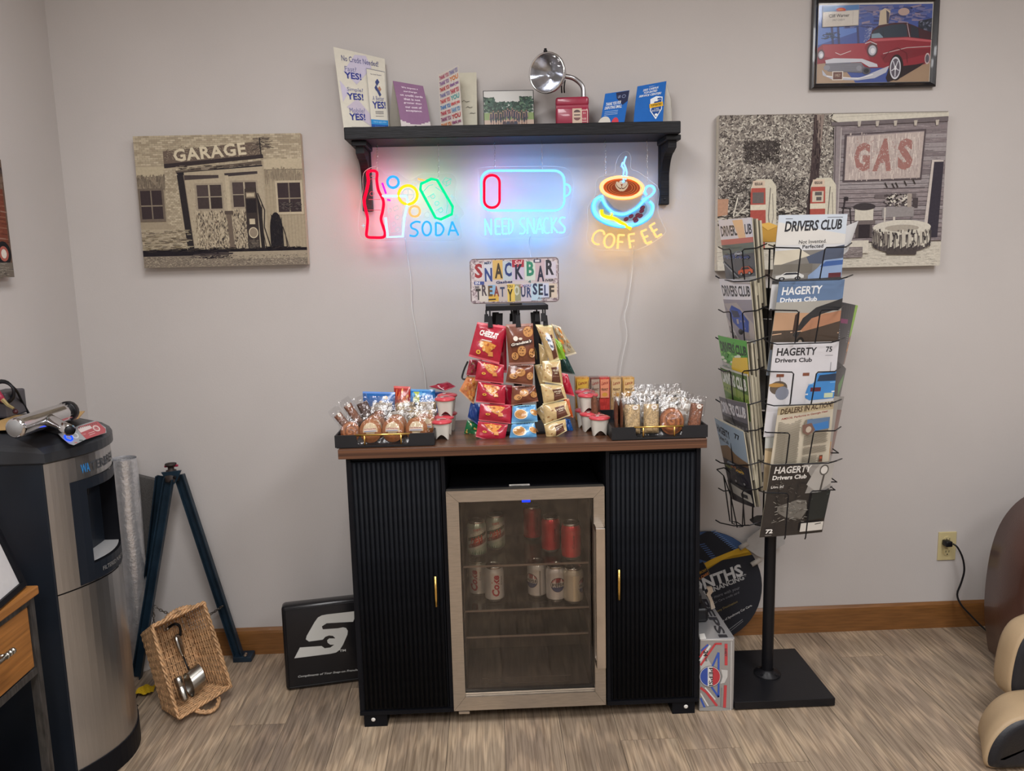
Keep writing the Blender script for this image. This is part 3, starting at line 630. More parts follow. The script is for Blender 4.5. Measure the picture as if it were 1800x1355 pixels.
# team photo frame
F5=crop(740,70,.12222,onpl((0,-.09,0),(0,-1,0)))
p0,p1,q1,q0=fitrect(F5,(892,705),(1622,695),(1638,1215),(905,1225));q0.z=q1.z=sz
lean=V((0,.03,0))
t=thing('photo_frame','thin black framed group photo of a team under trees, middle of the shelf','picture',((q0+q1)/2).to_tuple())
A,B,C_=p0+lean,p1+lean,q0
mb=MB(H('#23262a'));mb.prism([A,B,q1,C_],(0,.008,0));mb.obj('frame',BLK,t)
mb=MB();a=Art(mb,rectmap(A,B,C_,740,520),V((0,-1,.1)).normalized(),g=1.15)
a.r(9,8,731,515,'#c3c3c0')
a.nz(240,lambda:(U(15,160),U(100,290)),45,30,['#3f5a50','#33473f','#56705c','#2c3d38']);a.nz(330,lambda:(U(160,560),U(160,300)),45,30,['#3f5a50','#33473f','#4b6658','#2c3d38']);a.nz(260,lambda:(U(540,715),U(95,290)),45,30,['#3f5a50','#33473f','#5d7a62','#2c3d38'])
a.r(9,300,731,400,'#7d9060');a.r(9,398,731,515,'#b09d8e')
for k in range(16):
    x=110+k*34+U(-6,6);y=270+(0 if k%2 else 20)-(30 if 5<k<11 else 0);c=random.choice(['#3a3d4c','#2f3340','#45424d','#343a3a'])
    a.p([(x-16,y+22),(x+16,y+22),(x+20,y+100),(x+10,y+120),(x+12,y+205),(x-12,y+205),(x-10,y+120),(x-20,y+100)],c);a.l([(x-16,y+30),(x-22,y+95)],6,'#a98574');a.l([(x+16,y+30),(x+22,y+95)],6,'#a98574');a.l([(x-6,y+140),(x-8,y+200)],7,'#b08c7a');a.l([(x+6,y+140),(x+8,y+200)],7,'#b08c7a');a.e(x,y+10,9,12,'#b18d7c',10);a.e(x,y+3,10,8,'#54433c',10)
for k in range(4):
    x=300+k*55;a.e(x,450,28,40,random.choice(['#3a3d4c','#45383f']),14);a.e(x,408,10,13,'#b18d7c',10)
mb.obj('photo_print',PRG,t)
# vintage spot lamp on red can
Z6=lambda x,y:(930+x*.15556,80+y*.15556)
RED=mat('red_enamel',H('#8a1f3a',1.25),.32,var=.12,vs=14,coat=.4)
bl,br=P(*Z6(305,885),y=-.155),P(*Z6(700,872),y=-.135)
cx,cy=(bl.x+br.x)/2,-.098;hw=(br.x-bl.x)/2*.93;topz=P(*Z6(500,555),y=-.14).z
t=thing('spot_lamp','vintage chrome spot lamp on a curved neck rising from a square red can','lamp',(cx,cy,sz))
mb=MB();mb.s=True;mb.at((cx,cy,sz),(0,0,-.08));hh=topz-sz-.006;mb.box(-hw,-.045,0,hw,.045,hh*.66,.009,3);mb.box(-hw,-.045,hh*.675,hw,.045,hh,.009,3);mb.s=False;mb.box(-hw*.97,-.043,hh*.6,hw*.97,.043,hh*.7);mb.obj('can_body',RED,t)
mb=MB();mb.at((cx,cy,sz),(0,0,-.08));a=Art(mb,lambda x,y:V((x*hw*2-hw,-.0455,hh*(1-y))),(0,-1,0),g=1.1)
a.r(.5,.42,.78,.96,'#c2ab97');a.e(.64,.56,.1,.09,'#4a3434',14,PI,2*PI);a.e(.64,.74,.1,.1,'#6b4040',14,0,PI);a.r(.55,.63,.73,.67,'#4a3434')
a.r(.78,.48,.96,.96,'#e0cfc4');a.r(.785,.5,.945,.94,'#9a2b42');a.t('50 A',(.82,.56),(.9,.56),(.82,.62),'#e0cfc4');a.t('FUSES',(.8,.76),(.92,.76),(.8,.82),'#e0cfc4');a.l([(.79,.88),(.93,.88)],.015,'#e0cfc4')
mb.obj('can_label',PRG,t)
hd=P(*Z6(205,310),y=-.16);ax=V((-.50,-.86,-.06)).normalized()
q=ax.to_track_quat('Z','Y').to_matrix().to_4x4();MX=Matrix.Translation(hd)@q
R_=.0385*1.0
R_=(P(*Z6(205,540),y=-.16)-P(*Z6(205,85),y=-.16)).length/2
mb=MB();mb.s=True;mb.at(M=MX);mb.lathe([(R_*.08,-R_*1.05),(R_*.3,-R_*1.02),(R_*.62,-R_*.85),(R_*.86,-R_*.5),(R_*.97,-R_*.15),(R_*1.0,0)],32);mb.obj('lamp_shell',CHR,t)
mb=MB();mb.s=True;mb.at(M=MX);mb.lathe([(R_*.93,.004),(R_*.97,.008),(R_*1.03,.005),(R_*1.03,-.004),(R_*.97,-.006)],36);mb.obj('bezel',CHR,t)
mb=MB();mb.s=True;mb.at(M=MX);mb.lathe([(R_*.12,-R_*.62),(R_*.35,-R_*.5),(R_*.65,-R_*.26),(R_*.9,-R_*.02),(R_*.95,.003)],32);mb.lathe([(0,-R_*.2),(R_*.09,-R_*.24),(R_*.12,-R_*.62)],14);mb.obj('reflector',mat('silvered_reflector',(.55,.56,.6),.16,1.,var=.3,vs=30,bump=.2,bs=60),t)
mb=MB();mb.s=True;mb.at(M=MX);mb.lathe([(0,.009),(R_*.6,.007),(R_*.95,.003)],32);mb.obj('lens',clear('lens_glass',(.9,.92,.95),.16,.05,bump=.3,bs=50),t)
mb=MB();mb.s=True;tp=hd-ax*0+MX.to_3x3()@V((0,0,0));mb.at(P(*Z6(185,78),y=-.16)).lathe([(0,0),(.006,.001),(.007,.006),(.004,.008),(.005,.012),(0,.014)],10);mb.obj('clamp_screw',BLM,t)
mb=MB();mb.s=True;k0=hd-ax*R_*.95
nk=[k0+V((-.004,0,.002)),P(*Z6(430,350),y=-.105),P(*Z6(510,375),y=-.1),P(*Z6(580,430),y=-.1),P(*Z6(610,490),y=-.1),P(*Z6(614,560),y=-.1)];nk[-1].z=topz-.006
mb.tube(smooth(nk),.0082,12);mb.obj('neck',mat('dull_chrome',(.42,.42,.44),.28,1.,var=.2,vs=20),t)
mb=MB();mb.s=True
for dx in (-8,22): mb.tube(smooth([P(*Z6(385+dx,390),y=-.12),P(*Z6(375+dx,470),y=-.12),P(*Z6(378+dx,535),y=-.11)]),.0024,6)
mb.obj('wire',BLM,t)
# two blue cards
def bluecard(label,c,yl,yr,lean,curve,back):
    F,_=bent('a','b',*[Z6(*q) for q in c],yl,yr,lean,curve=curve)
    t=thing('tent_card',label,'card',((_[0]+_[1])/2).to_tuple())
    mb=MB(H('#1f63b3',1.15));sheetmesh(mb,F);return F,t,mb,Sheet(mb,F)
F,t,mb,S=bluecard('small blue card thanking the reader, between the red can and the larger blue card',((860,545),(1135,505),(1070,872),(800,872)),-.115,-.105,.02,0,0)
S.p([(.45,.02),(.99,.01),(.99,.3),(.8,.4),(.52,.2)],'#262a47');S.t('US',(.56,.12),(.66,.11),(.56,.2),'#8f98b5',bold=.04);S.e(.8,.155,.08,.05,'#7e88a8');S.e(.8,.155,.06,.035,'#262a47')
S.t('THANK YOU FOR',(.1,.3),(.72,.27),(.1,.4),'#dfe6ef',bold=.02,ital=.15);S.t('DISPUTING SMALL',(.08,.42),(.78,.39),(.08,.51),'#dfe6ef',bold=.02,ital=.15)
for i in range(3): S.l([(.1,.58+i*.05),(.65,.55+i*.05)],.014,'#9fbbe0')
S.e(.16,.98,.27,.26,'#cdc9c0',24,PI,2*PI);S.e(.6,.93,.15,.17,'#c9414f',24,PI*.85,2*PI);mb.obj('front_sheet',PRM,t)
F,t,mb,S=bluecard('large curved blue award card with a yellow-banded shield at the right end of the shelf',((1225,462),(1552,402),(1510,868),(1180,868)),-.125,-.095,.03,-.004,0)
for i,(s_,w_) in enumerate((('2025 CARFAX',.27),('TOP-RATED',.23),('SERVICE CENTER!',.38))): S.t(s_,(.48-w_,.105+i*.07),(.48+w_,.085+i*.07),(.48-w_,.155+i*.07),'#e6ebf2',bold=.02,ital=.15)
S.t('YOUR 1',(.4,.06),(.6,.05),(.4,.078),'#e6ebf2')
S.p([(.5,.37),(.7,.31),(.92,.34),(.93,.62),(.74,.86),(.53,.66)],'#dfe5ec');S.p([(.53,.39),(.7,.335),(.895,.36),(.905,.61),(.74,.82),(.555,.65)],'#234c8f')
for i in range(5): S.e(.6+i*.06,.42-.006*i,.017,.012,'#e6ebf2',5)
S.p([(.48,.49),(.94,.45),(.97,.55),(.5,.59)],'#d9a92c');S.t('TOP-RATED',(.53,.505),(.9,.475),(.53,.555),'#4a3c1a',bold=.04);S.t('CAR',(.66,.6),(.82,.59),(.66,.63),'#e6ebf2');S.t('SERVICE CENTER',(.58,.64),(.87,.625),(.58,.68),'#e6ebf2');S.e(.74,.75,.05,.03,'#e6ebf2');S.l([(.8,.975),(.95,.965)],.014,'#cdd8e8')
mb.obj('front_sheet',PRM,t)
mb=MB(H('#c2beb6',1.1));A=F(1,.97);q=[A,P(*Z6(1600,590),y=-.06),P(*Z6(1615,720),y=-.045),P(*Z6(1612,860),y=-.04)];q[-1].z=sz+.001;q.append(V((q[-1].x-.07,q[-1].y,sz+.001)));q.append(V((A.x-.07,A.y,A.z)));mb.prism(q,(0,.001,0));mb.obj('back_sheet',PRM,t)
# ------------------------------------------------ neon signs
YS=-.095
ACR=clear('clear_acrylic',(.985,.99,.99),.03,.03,edge=True)
EDG=mat('acrylic_edge',(.9,.93,.95),.2,spec=.8,var=.02);EDG.node_tree.nodes['Principled BSDF'].inputs['Alpha'].default_value=.7
N1=crop(570,60,.28771,onpl((0,YS,0),(0,-1,0)));N2=crop(820,60,.28777,onpl((0,YS,0),(0,-1,0)))
def bez(pts,k=5): return smooth([V((x,y,0)) for x,y in pts],k)
def neon(F,pts,col,parent,r=.0042,closed=False,curve=True,dz=0.,name='neon_tube',f=1.):
    pts=[(x,y) for x,y in pts]
    if closed and curve: q=smooth([V((x,y,0)) for x,y in [pts[-1]]+pts+pts[:2]],5)[5:-5];q=q[:-1]
    elif curve: q=bez(pts)
    else: q=[V((x,y,0)) for x,y in pts]
    w3=[F(p.x,p.y)+V((0,-.0045-dz,0)) for p in q]
    mb=MB(tuple(c*f for c in col));mb.s=True;mb.m=0;mb.tube(w3,r,8,closed=closed,backm=1);return mb.obj(name,[NEO,NEB],parent)
def ell(cx,cy,rx,ry,n=14,a0=0,a1=2*PI,rot=0):
    return [(cx+rx*math.cos(a)*math.cos(rot)-ry*math.sin(a)*math.sin(rot),cy+rx*math.cos(a)*math.sin(rot)+ry*math.sin(a)*math.cos(rot)) for a in [a0+(a1-a0)*i/(n if a1-a0>6.2 else n-1) for i in range(n)]]
def rot_(c,pts,a_,sc=1): return [(c[0]+(x*math.cos(a_)-y*math.sin(a_))*sc,c[1]+(x*math.sin(a_)+y*math.cos(a_))*sc) for x,y in pts]
def plate(F,pts,t):
    q=smooth([V((x,y,0)) for x,y in [pts[-1]]+pts+pts[:2]],4)[4:-4][:-1];w3=[F(p.x,p.y) for p in q]
    MB().prism(w3,(0,.004,0)).obj('acrylic_backing',ACR,t)
    mb=MB();mb.tube([p+V((0,.002,0)) for p in w3],.0007,4,closed=True);mb.obj('acrylic_edge',EDG,t)
def chain(px,py0,py1,t):
    a_,b_=P(px,py0,y=YS),P(px,py1,y=YS);a_.z=sz-.04
    MB().tube([a_,a_-V((0,0,.006)),a_-V((.004,0,.010)),a_-V((0,0,.014))],.0012,5).obj('hook',CHR,t)
    mb=MB();n=max(2,int((a_.z-.012-b_.z)/.0085));mb.s=True
    for i in range(n):
        c=V((b_.x+(a_.x-b_.x)*(n-i)/n,YS,a_.z-.014-(a_.z-.014-b_.z)*i/(n-1)));k=[]
        for j in range(8):
            th=2*PI*j/8;k.append(c+(V((.0022*math.cos(th),0,.0048*math.sin(th))) if i%2 else V((0,.0022*math.cos(th),.0048*math.sin(th)))))
        mb.tube(k,.0007,4,closed=True)
    mb.obj('chain',CHR,t)
c0=P(725,360,y=YS)
t=thing('neon_sign','neon sign of a red bottle, white glass and green pop can over the word SODA','neon sign',(c0.x,YS,c0.z))
plate(N1,[(300,810),(240,850),(235,960),(215,1060),(208,1180),(235,1250),(330,1268),(500,1262),(700,1268),(840,1250),(830,1140),(855,1090),(800,1000),(810,900),(770,850),(680,855),(600,850),(520,890),(440,840),(380,860),(340,820)],t)
RC=(1.3,.006,.05);WC=(.75,1.15,1.7);GC=(.005,.95,.36);BC_=(.05,.5,1.6);YC=(1.3,.9,.02);OC=(1.3,.62,.2);MG=(.9,.03,.8)
neon(N1,[(268,842),(320,842),(322,895),(332,955),(362,1020),(358,1080),(348,1130),(362,1180),(372,1215),(362,1240),(310,1243),(262,1236),(262,1190),(266,1130),(256,1080),(244,1020),(258,960),(270,900)],RC,t,r=.0052,closed=True)
neon(N1,[(345,990),(500,990),(512,1020),(490,1120),(480,1236),(388,1240),(375,1120)],WC,t,r=.0045,closed=False,curve=False)
neon(N1,[(375,1120),(388,1240)],WC,t,r=.0045,curve=False)
neon(N1,ell(421,905,34,34,14),BC_,t,r=.0045,closed=True,name='neon_bubble')
neon(N1,ell(512,983,57,57,18),YC,t,r=.005,closed=True,name='neon_lemon')
neon(N1,ell(553,1083,32,32,14),OC,t,r=.004,closed=True,name='neon_bubble')
neon(N1,[(655,885),(690,892),(785,1055),(780,1100),(712,1132),(680,1122),(588,950),(592,915)],GC,t,r=.0052,closed=True,curve=False)
neon(N1,[(355,910),(378,975)],MG,t,r=.0036,curve=False);neon(N1,[(385,1012),(405,1016)],MG,t,r=.003,curve=False);neon(N1,[(572,885),(625,898)],OC,t,r=.003,curve=False)
def letters(F,items,col,t,r,dy=0,f=1.):
    for nm,strokes in items:
        mb=MB(tuple(c*f for c in col));mb.s=True
        for pts in strokes:
            q=bez(pts,4) if len(pts)>2 else [V((x,y,0)) for x,y in pts]
            mb.tube([F(p.x,p.y)+V((0,-.004,0)) for p in q],r,8,backm=1)
        mb.obj('neon_letter',[NEO,NEB],t)
letters(N1,[('S',[[(588,1150),(560,1146),(532,1162),(535,1184),(562,1196),(572,1215),(555,1234),(522,1230)]]),('O',[ell(627,1188,27,42,14)+[(654,1188)]]),('D',[[(682,1152),(682,1230)],[(682,1152),(712,1160),(730,1192),(712,1225),(682,1230)]]),('A',[[(758,1230),(782,1145)],[(782,1145),(820,1230)],[(768,1200),(808,1200)]])],BC_,t,.0036)
def thin(F,pl,col,r=.0011,nm='etched_line',par=None):
    mb=MB(col)
    for pts,cl in pl: mb.tube([F(*p)+V((0,-.003,0)) for p in pts],r,4,closed=cl)
    return tag(mb.obj(nm,[NEO],par or t),kind='stuff')
WL=(.62,.75,.75)
thin(N1,[([(388,1030),(490,1028),(478,1120),(468,1210),(405,1215),(396,1120)],True),([(420,1060),(448,1048),(456,1066),(428,1080)],True),([(410,1158),(428,1146),(438,1162),(420,1174)],True),(ell(400,1076,12,12,10),True),(ell(446,1120,13,13,10),True),(ell(448,1192,12,12,10),True),(ell(556,913,14,14,10),True),(ell(630,1104,17,17,10),True)],WL)
thin(N1,[(ell(512,981,36,36,14),True),([(476,981),(548,981)],False),([(512,945),(512,1017)],False)],WL,.0016)
thin(N1,[([(722,905),(740,878),(775,885),(770,915),(745,930),(722,905),(748,900),(775,885)],False),([(748,900),(745,930)],False)],(.1,.75,.6))
_p=[(-11,-14),(-11,28)]
for c_,kd in (((664,992),'p'),((688,1034),'o'),((712,1076),'p')):
    w_=[(rot_(c_,ell(0,0,12,13,12),1.05),True)]
    if kd=='p': w_.append((rot_(c_,[(-13,-15),(-13,30)],1.05),False))
    thin(N1,w_,(.25,.85,.75),.0016,'neon_lettering')
thin(N1,[([(604,965),(640,925),(665,920)],False),([(680,935),(735,975),(755,1040),(745,1095)],False)],(.2,.8,.7),.0016)
thin(N1,[([(272,1010),(345,1010)],False),([(270,1075),(345,1075)],False),([(285,868),(308,868)],False),([(280,885),(312,885)],False),(ell(292,975,13,13,10),True)],(.85,.1,.15))
thin(N1,[([(768,992),(792,992)],False),([(780,978),(780,1006)],False),([(792,1118),(820,1118)],False),([(805,1098),(805,1138)],False),([(228,1170),(250,1170)],False),([(239,1158),(239,1182)],False)],(.5,.8,.85),.0012)
chain(662.6,248,300,t);chain(770.5,246,312,t)
# need snacks
c0=P(920,360,y=YS)
t=thing('neon_sign','neon sign of an empty battery with one red bar above the words NEED SNACKS','neon sign',(c0.x,YS,c0.z))
plate(N2,[(75,860),(90,815),(340,808),(600,815),(650,900),(650,960),(630,1080),(620,1235),(350,1245),(95,1240),(80,1100)],t)
LC=(.36,1.0,2.3)
def rrect(x0,y0,x1,y1,r,n=5):
    p=[]
    for cx,cy,a0 in ((x1-r,y0+r,-PI/2),(x1-r,y1-r,0),(x0+r,y1-r,PI/2),(x0+r,y0+r,PI)):
        p+=[(cx+r*math.cos(a0+k/n*PI/2),cy+r*math.sin(a0+k/n*PI/2)) for k in range(n+1)]
    return p
neon(N2,rrect(90,834,598,1078,62),LC,t,r=.0042,closed=True,curve=False,name='battery_outline')
neon(N2,[(602,915),(625,925),(634,950),(625,978),(602,992)],LC,t,r=.0036,name='battery_tip')
neon(N2,rrect(108,862,202,1060,45),RC,t,r=.0048,closed=True,curve=False,name='battery_bar')
L=lambda *p:[list(p)]
letters(N2,[('N',[[(116,1228),(112,1128)],[(112,1128),(152,1226)],[(152,1226),(150,1128)]]),('E',[[(208,1128),(176,1130)],[(176,1130),(178,1222)],[(178,1222),(210,1220)],[(178,1174),(205,1174)]]),('E',[[(248,1126),(218,1128)],[(218,1128),(220,1220)],[(220,1220),(250,1218)],[(220,1172),(245,1172)]]),('D',[[(258,1126),(258,1220)],[(258,1126),(278,1140),(284,1172),(276,1206),(258,1220)]]),
 ('S',[[(358,1126),(336,1126),(326,1148),(340,1170),(356,1190),(350,1216),(322,1218)]]),('N',[[(374,1220),(372,1122)],[(372,1122),(414,1218)],[(414,1218),(412,1122)]]),('A',[[(424,1218),(446,1122)],[(446,1122),(466,1218)],[(430,1190),(460,1190)]]),('C',[[(502,1128),(484,1124),(472,1150),(474,1195),(488,1216),(508,1210)]]),('K',[[(520,1120),(522,1216)],[(552,1120),(524,1170)],[(524,1170),(558,1214)]]),('S',[[(604,1122),(580,1120),(568,1142),(584,1164),(600,1184),(594,1210),(566,1212)]])],(.44,1.1,2.3),t,.0032)
chain(869.5,250,297,t);chain(952.5,248,297,t)
# coffee
c0=P(1100,360,y=YS)
t=thing('neon_sign','neon sign of a coffee cup with latte art on a saucer over the word COFFEE','neon sign',(c0.x,YS,c0.z))
plate(N2,[(980,716),(935,740),(910,800),(900,850),(800,880),(785,985),(740,1060),(745,1160),(735,1250),(780,1310),(900,1320),(1050,1315),(1210,1220),(1200,1160),(1170,1080),(1175,950),(1130,900),(1050,840),(1005,820),(1005,750)],t)
mb=MB();a=Art(mb,lambda x,y:N2(x,y),(0,-1,0),base=.0005,g=.9)
a.e(950,1068,195,118,'#8fb6c6',30,rot=.05);a.e(952,1066,178,104,'#a7c3c4',30,rot=.05);a.e(955,1062,150,80,'#7f9fae',28,rot=.05)
a.p([(812,930),(830,1000),(865,1060),(930,1098),(1010,1080),(1060,1020),(1085,950)],'#a79a90');a.p([(850,1000),(900,1060),(960,1085),(900,1085),(862,1050)],'#7c8793');a.e(948,938,138,76,'#d8c3b0',30,rot=.03);a.e(948,938,112,58,'#a2481f',30,rot=.03)
for r_ in (.88,.74,.6): a.e(948,938,112*r_,58*r_,'#c2703c',26);a.e(948,938,112*(r_-.04),58*(r_-.04),'#8d3c1a',26)
for dx,s_ in ((-18,1),(18,-1)): a.e(948+dx,935,30,15,'#d5c0a2',14,rot=.9*s_);a.e(948+dx,925,26,12,'#5a3020',14,rot=.9*s_);a.e(948+dx,921,24,11,'#d8c8ae',14,rot=.9*s_)
a.e(948,905,16,12,'#d8c8ae',12)
for x,y in ((975,1130),(1005,1112),(1030,1128),(1045,1105),(1070,1080),(1075,1060),(1035,1140),(1062,1110)): a.e(x,y,17,12,'#6b2b3a',12,rot=-.6);a.l([(x-10,y+6),(x+10,y-6)],2,'#8d4a55')
mb.obj('cup_print',PRM,t)
neon(N2,[(962,905),(956,870),(962,830),(948,805),(956,785),(972,820),(978,850),(970,890)],(.5,1.,2.),t,r=.003,name='neon_steam');neon(N2,[(962,790),(966,768),(975,748)],(.5,1.,2.),t,r=.0028,name='neon_steam')
neon(N2,ell(952,938,128,62,22,rot=.03),(1.5,.85,.45),t,r=.0042,closed=True,name='neon_cup_rim')
neon(N2,[(822,985),(850,1045),(900,1090),(965,1100),(1040,1062),(1090,1010),(1128,985),(1148,955),(1135,930),(1105,930),(1088,958),(1100,985)],LC,t,r=.0042,name='neon_cup_body')
neon(N2,[(835,990),(790,1010),(775,1060),(800,1115),(870,1155),(960,1172),(1060,1150),(1125,1100),(1140,1050),(1118,1020)],LC,t,r=.0042,name='neon_saucer')
neon(N2,[(825,1072),(830,1105),(870,1120),(905,1128),(940,1150),(1005,1190)],YC,t,r=.0055,name='neon_spoon');neon(N2,[(868,1070),(885,1085),(888,1105),(872,1122)],YC,t,r=.0022,name='neon_spoon')
cl=(1.5,.85,.3)
def rot(c,pts,a_,sc=1): return [(c[0]+(x*math.cos(a_)-y*math.sin(a_))*sc,c[1]+(x*math.sin(a_)+y*math.cos(a_))*sc) for x,y in pts]
Fs=[[(0,-42),(0,42)],[(0,-42),(38,-42)],[(0,0),(30,0)]];Es=Fs+[[(0,42),(38,42)]]
letters(N2,[('C',[rot((805,1240),[(25,-32),(5,-46),(-20,-34),(-32,0),(-20,34),(8,44),(28,34)],.55)]),('O',[rot((872,1262),ell(0,0,30,42,12)+[(30,0)],.25)]),('F',[rot((925,1268),s,.05) for s in Fs]),('F',[rot((995,1266),s,-.15) for s in Fs]),('E',[rot((1082,1244),s,-.42,.95) for s in Es]),('E',[rot((1140,1206),s,-.55,.95) for s in Es])],cl,t,.0036)
chain(1064,248,308,t);chain(1137.5,247,318,t)
# hanging white power wires
WW=mat('white_wire',(.78,.77,.75),.45,var=.02)
def wire(label,pts,y=-.02):
    mb=MB();mb.s=True;mb.tube(smooth([P(x,y_,y=yy) for x,y_,yy in pts],5),.0016,6);tag(mb.obj('power_wire',WW),label,'cord')
wire('thin white wire hanging from the soda neon sign down behind the snack cabinet',[(712,418,-.06),(716,450,-.03),(722,490,-.02),(724,540,-.02),(730,575,-.02),(738,620,-.02),(746,655,-.02),(750,700,-.03),(752,760,-.08)])
wire('thin white wire hanging from the coffee neon sign down behind the snack cabinet',[(1114,432,-.06),(1112,470,-.02),(1104,530,-.02),(1098,555,-.02),(1102,590,-.02),(1094,630,-.02),(1088,675,-.02),(1086,740,-.06)])
wire('short thin white wire hanging from the NEED SNACKS neon sign',[(932,414,-.06),(930,430,-.03),(933,452,-.02),(936,500,-.02),(938,600,-.02),(938,720,-.06)])
# ------------------------------------------------ snack cabinet
CX0,CX1,CYF,CYB,CZ=-.4433,.6615,-.546,-.15,.898
WAL=mat('walnut_laminate',H('#3d281f',.95),.3,var=0,vs=3.2,stretch=(.3,9,60),det=6,col2=H('#7d553d',.85),bump=.03)
TAM=mat('tambour_black',(.005,.006,.0085),.55,var=.25,vs=30,spec=.11)
t=thing('snack_cabinet','black coffee bar cabinet with walnut top and two ribbed doors around the fridge','cabinet',((CX0+CX1)/2,(CYF+CYB)/2,0))
CAB=t
MB().box(-.4635,-.56,CZ,.677,-.14,.928,.0015).obj('top',WAL,t)
for x0_,x1_ in ((CX0,CX0+.014),(-.152,-.140),(.362,.374),(CX1-.014,CX1)):
    MB().box(x0_,CYF,.045,x1_,CYB,CZ,.001).obj('side_panel' if abs(x0_)>.4 else 'divider',BLK,t)
for x0_,x1_ in ((CX0+.014,-.152),(.374,CX1-.014)):
    MB().box(x0_,CYF+.004,.045,x1_,CYB,.06).obj('bottom_panel',BLK,t);MB().box(x0_,CYF+.01,CZ-.012,x1_,CYB,CZ).obj('top_rail',BLK,t)
    MB().box(x0_,CYB-.004,.06,x1_,CYB,CZ-.012).obj('back_panel',BLK,t)
MB().box(CX0,CYF-.003,.043,-.140,CYF+.012,.056).obj('plinth',BLK,t);MB().box(.362,CYF-.003,.043,CX1,CYF+.012,.056).obj('plinth',BLK,t)
for x0_,x1_ in ((-.432,-.357),(.577,.652)):
    for y0_ in (CYF+.002,CYB-.07):
        MB().box(x0_,y0_,0,x1_,y0_+.06,.046,.001).obj('foot',BLK,t)
for x_ in (-.402,.622): MB().at((x_,CYF+.0015,.025),(PI/2,0,0)).lathe([(0,.003),(.004,.003),(.0065,.001),(.007,0)],12).obj('screw',WHT,t)
for (x0_,x1_,hx) in ((-.4295,-.1545,-.181),(.3765,.6455,.3985)):
    d=MB().box(x0_,CYF+.001,.062,x1_,CYF+.012,CZ-.014).obj('door',TAM,t)
    n=18;w_=(x1_-x0_-.006)/n;sl=None
    for k in range(n):
        if sl is None:
            mb=MB();mb.s=True;mb.prism([(x0_+.003+w_*(.03+.94*(i/6)),CYF+.001-.0045*math.sin(PI*i/6)**.6,.064) for i in range(7)],(0,0,CZ-.014-.066))
            sl=mb.obj('slat',TAM,d)
        else:
            c=sl.copy();COL.objects.link(c);c.parent=d;c.location=(w_*k,0,0)
    mb=MB();mb.s=True;zc=.466;mb.tube([(hx,CYF-.024,zc-.05),(hx,CYF-.024,zc+.05)],.0045,8)
    for z_ in (-.038,.038): mb.tube([(hx,CYF-.024,zc+z_),(hx,CYF-.002,zc+z_)],.003,8)
    mb.obj('handle',GLD,d)
MB().box(-.140,CYB-.004,.3,.362,CYB,CZ).obj('back_panel',BLK,t);MB().box(-.140,CYF+.02,CZ-.006,.362,CYB-.004,CZ).obj('top_rail',BLK,t)
# ------------------------------------------------ beverage fridge
FZ0,FZ1,FX0,FX1=.052,.786,-.1385,.3555
t=thing('beverage_fridge','stainless steel framed glass-door drinks fridge between the two ribbed cabinet doors','fridge',((FX0+FX1)/2,-.35,0))
INT=mat('fridge_liner',(.075,.062,.052),.6,var=.05)
fx0,fx1=FX0+.006,FX1-.006
mb=MB();w_=.035
mb.box(fx0,-.50,.03,fx0+w_,-.17,.772);mb.box(fx1-w_,-.50,.03,fx1,-.17,.772);mb.box(fx0+w_,-.50,.03,fx1-w_,-.17,.03+.055);mb.box(fx0+w_,-.50,.745,fx1-w_,-.17,.772);mb.box(fx0+w_,-.205,.085,fx1-w_,-.17,.745)
mb.obj('shell',BLM,t)
a_,b_=fx0+w_+.001,fx1-w_-.001
mb=MB();mb.box(a_,-.495,.086,a_+.002,-.207,.744);mb.box(b_-.002,-.495,.086,b_,-.207,.744);mb.box(a_,-.209,.086,b_,-.207,.744);mb.box(a_,-.495,.086,b_,-.207,.088);mb.obj('liner',INT,t)
for x_ in (fx0+.03,fx1-.03):
    for y_ in (-.46,-.21): MB().at((x_,y_,0)).lathe([(.012,0),(.012,.006),(.005,.008),(.005,.032)],10).obj('foot',BLM,t)
d=MB().box(FX0+.002,-.532,FZ0+.004,FX0+.036,-.503,FZ1-.004)
d.box(FX1-.036,-.532,FZ0+.004,FX1-.002,-.503,FZ1-.004);d.box(FX0+.036,-.532,FZ0+.004,FX1-.036,-.503,FZ0+.046);d.box(FX0+.036,-.532,FZ1-.036,FX1-.036,-.503,FZ1-.004)
d=d.obj('door',BLM,t)
gx0,gx1,gz0,gz1=-.100,.321,.099,.750;yf,yb=-.56,-.533
def mitre(o,i,yf,yb,name):
    (ox0,oz0,ox1,oz1),(ix0,iz0,ix1,iz1)=o,i
    Oq=[(ox0,oz0),(ox1,oz0),(ox1,oz1),(ox0,oz1)];Iq=[(ix0,iz0),(ix1,iz0),(ix1,iz1),(ix0,iz1)]
    for k in range(4):
        a,b=Oq[k],Oq[(k+1)%4];c,e=Iq[(k+1)%4],Iq[k]
        q=V((a[0]+b[0]+c[0]+e[0],0,a[1]+b[1]+c[1]+e[1]))/4
        pts=[V((x,yf,z)) for x,z in (a,b,c,e)];pts=[p+(V((q.x,yf,q.z))-p)*.0015 for p in pts]
        MB().prism(pts,(0,yb-yf,0)).obj(name,STL,d)
mitre((FX0,FZ0,FX1,FZ1),(gx0,gz0,gx1,gz1),yf,yb,'frame_rail')
MB().box(gx0-.002,-.541,gz0-.002,gx1+.002,-.537,gz1+.002).obj('glass_pane',clear('fridge_glass',(.86,.82,.78),.06,.03),d)
MB((.8,.8,.78)).box(gx0,-.5445,gz0+.001,gx1,-.5425,gz0+.006).obj('glass_trim',STL,d)
mb=MB();mb.s=True;zt,zb=P(1056,927,y=-.6).z,P(1056,1174,y=-.6).z;hx=P(1055,1000,y=-.6).x+.001
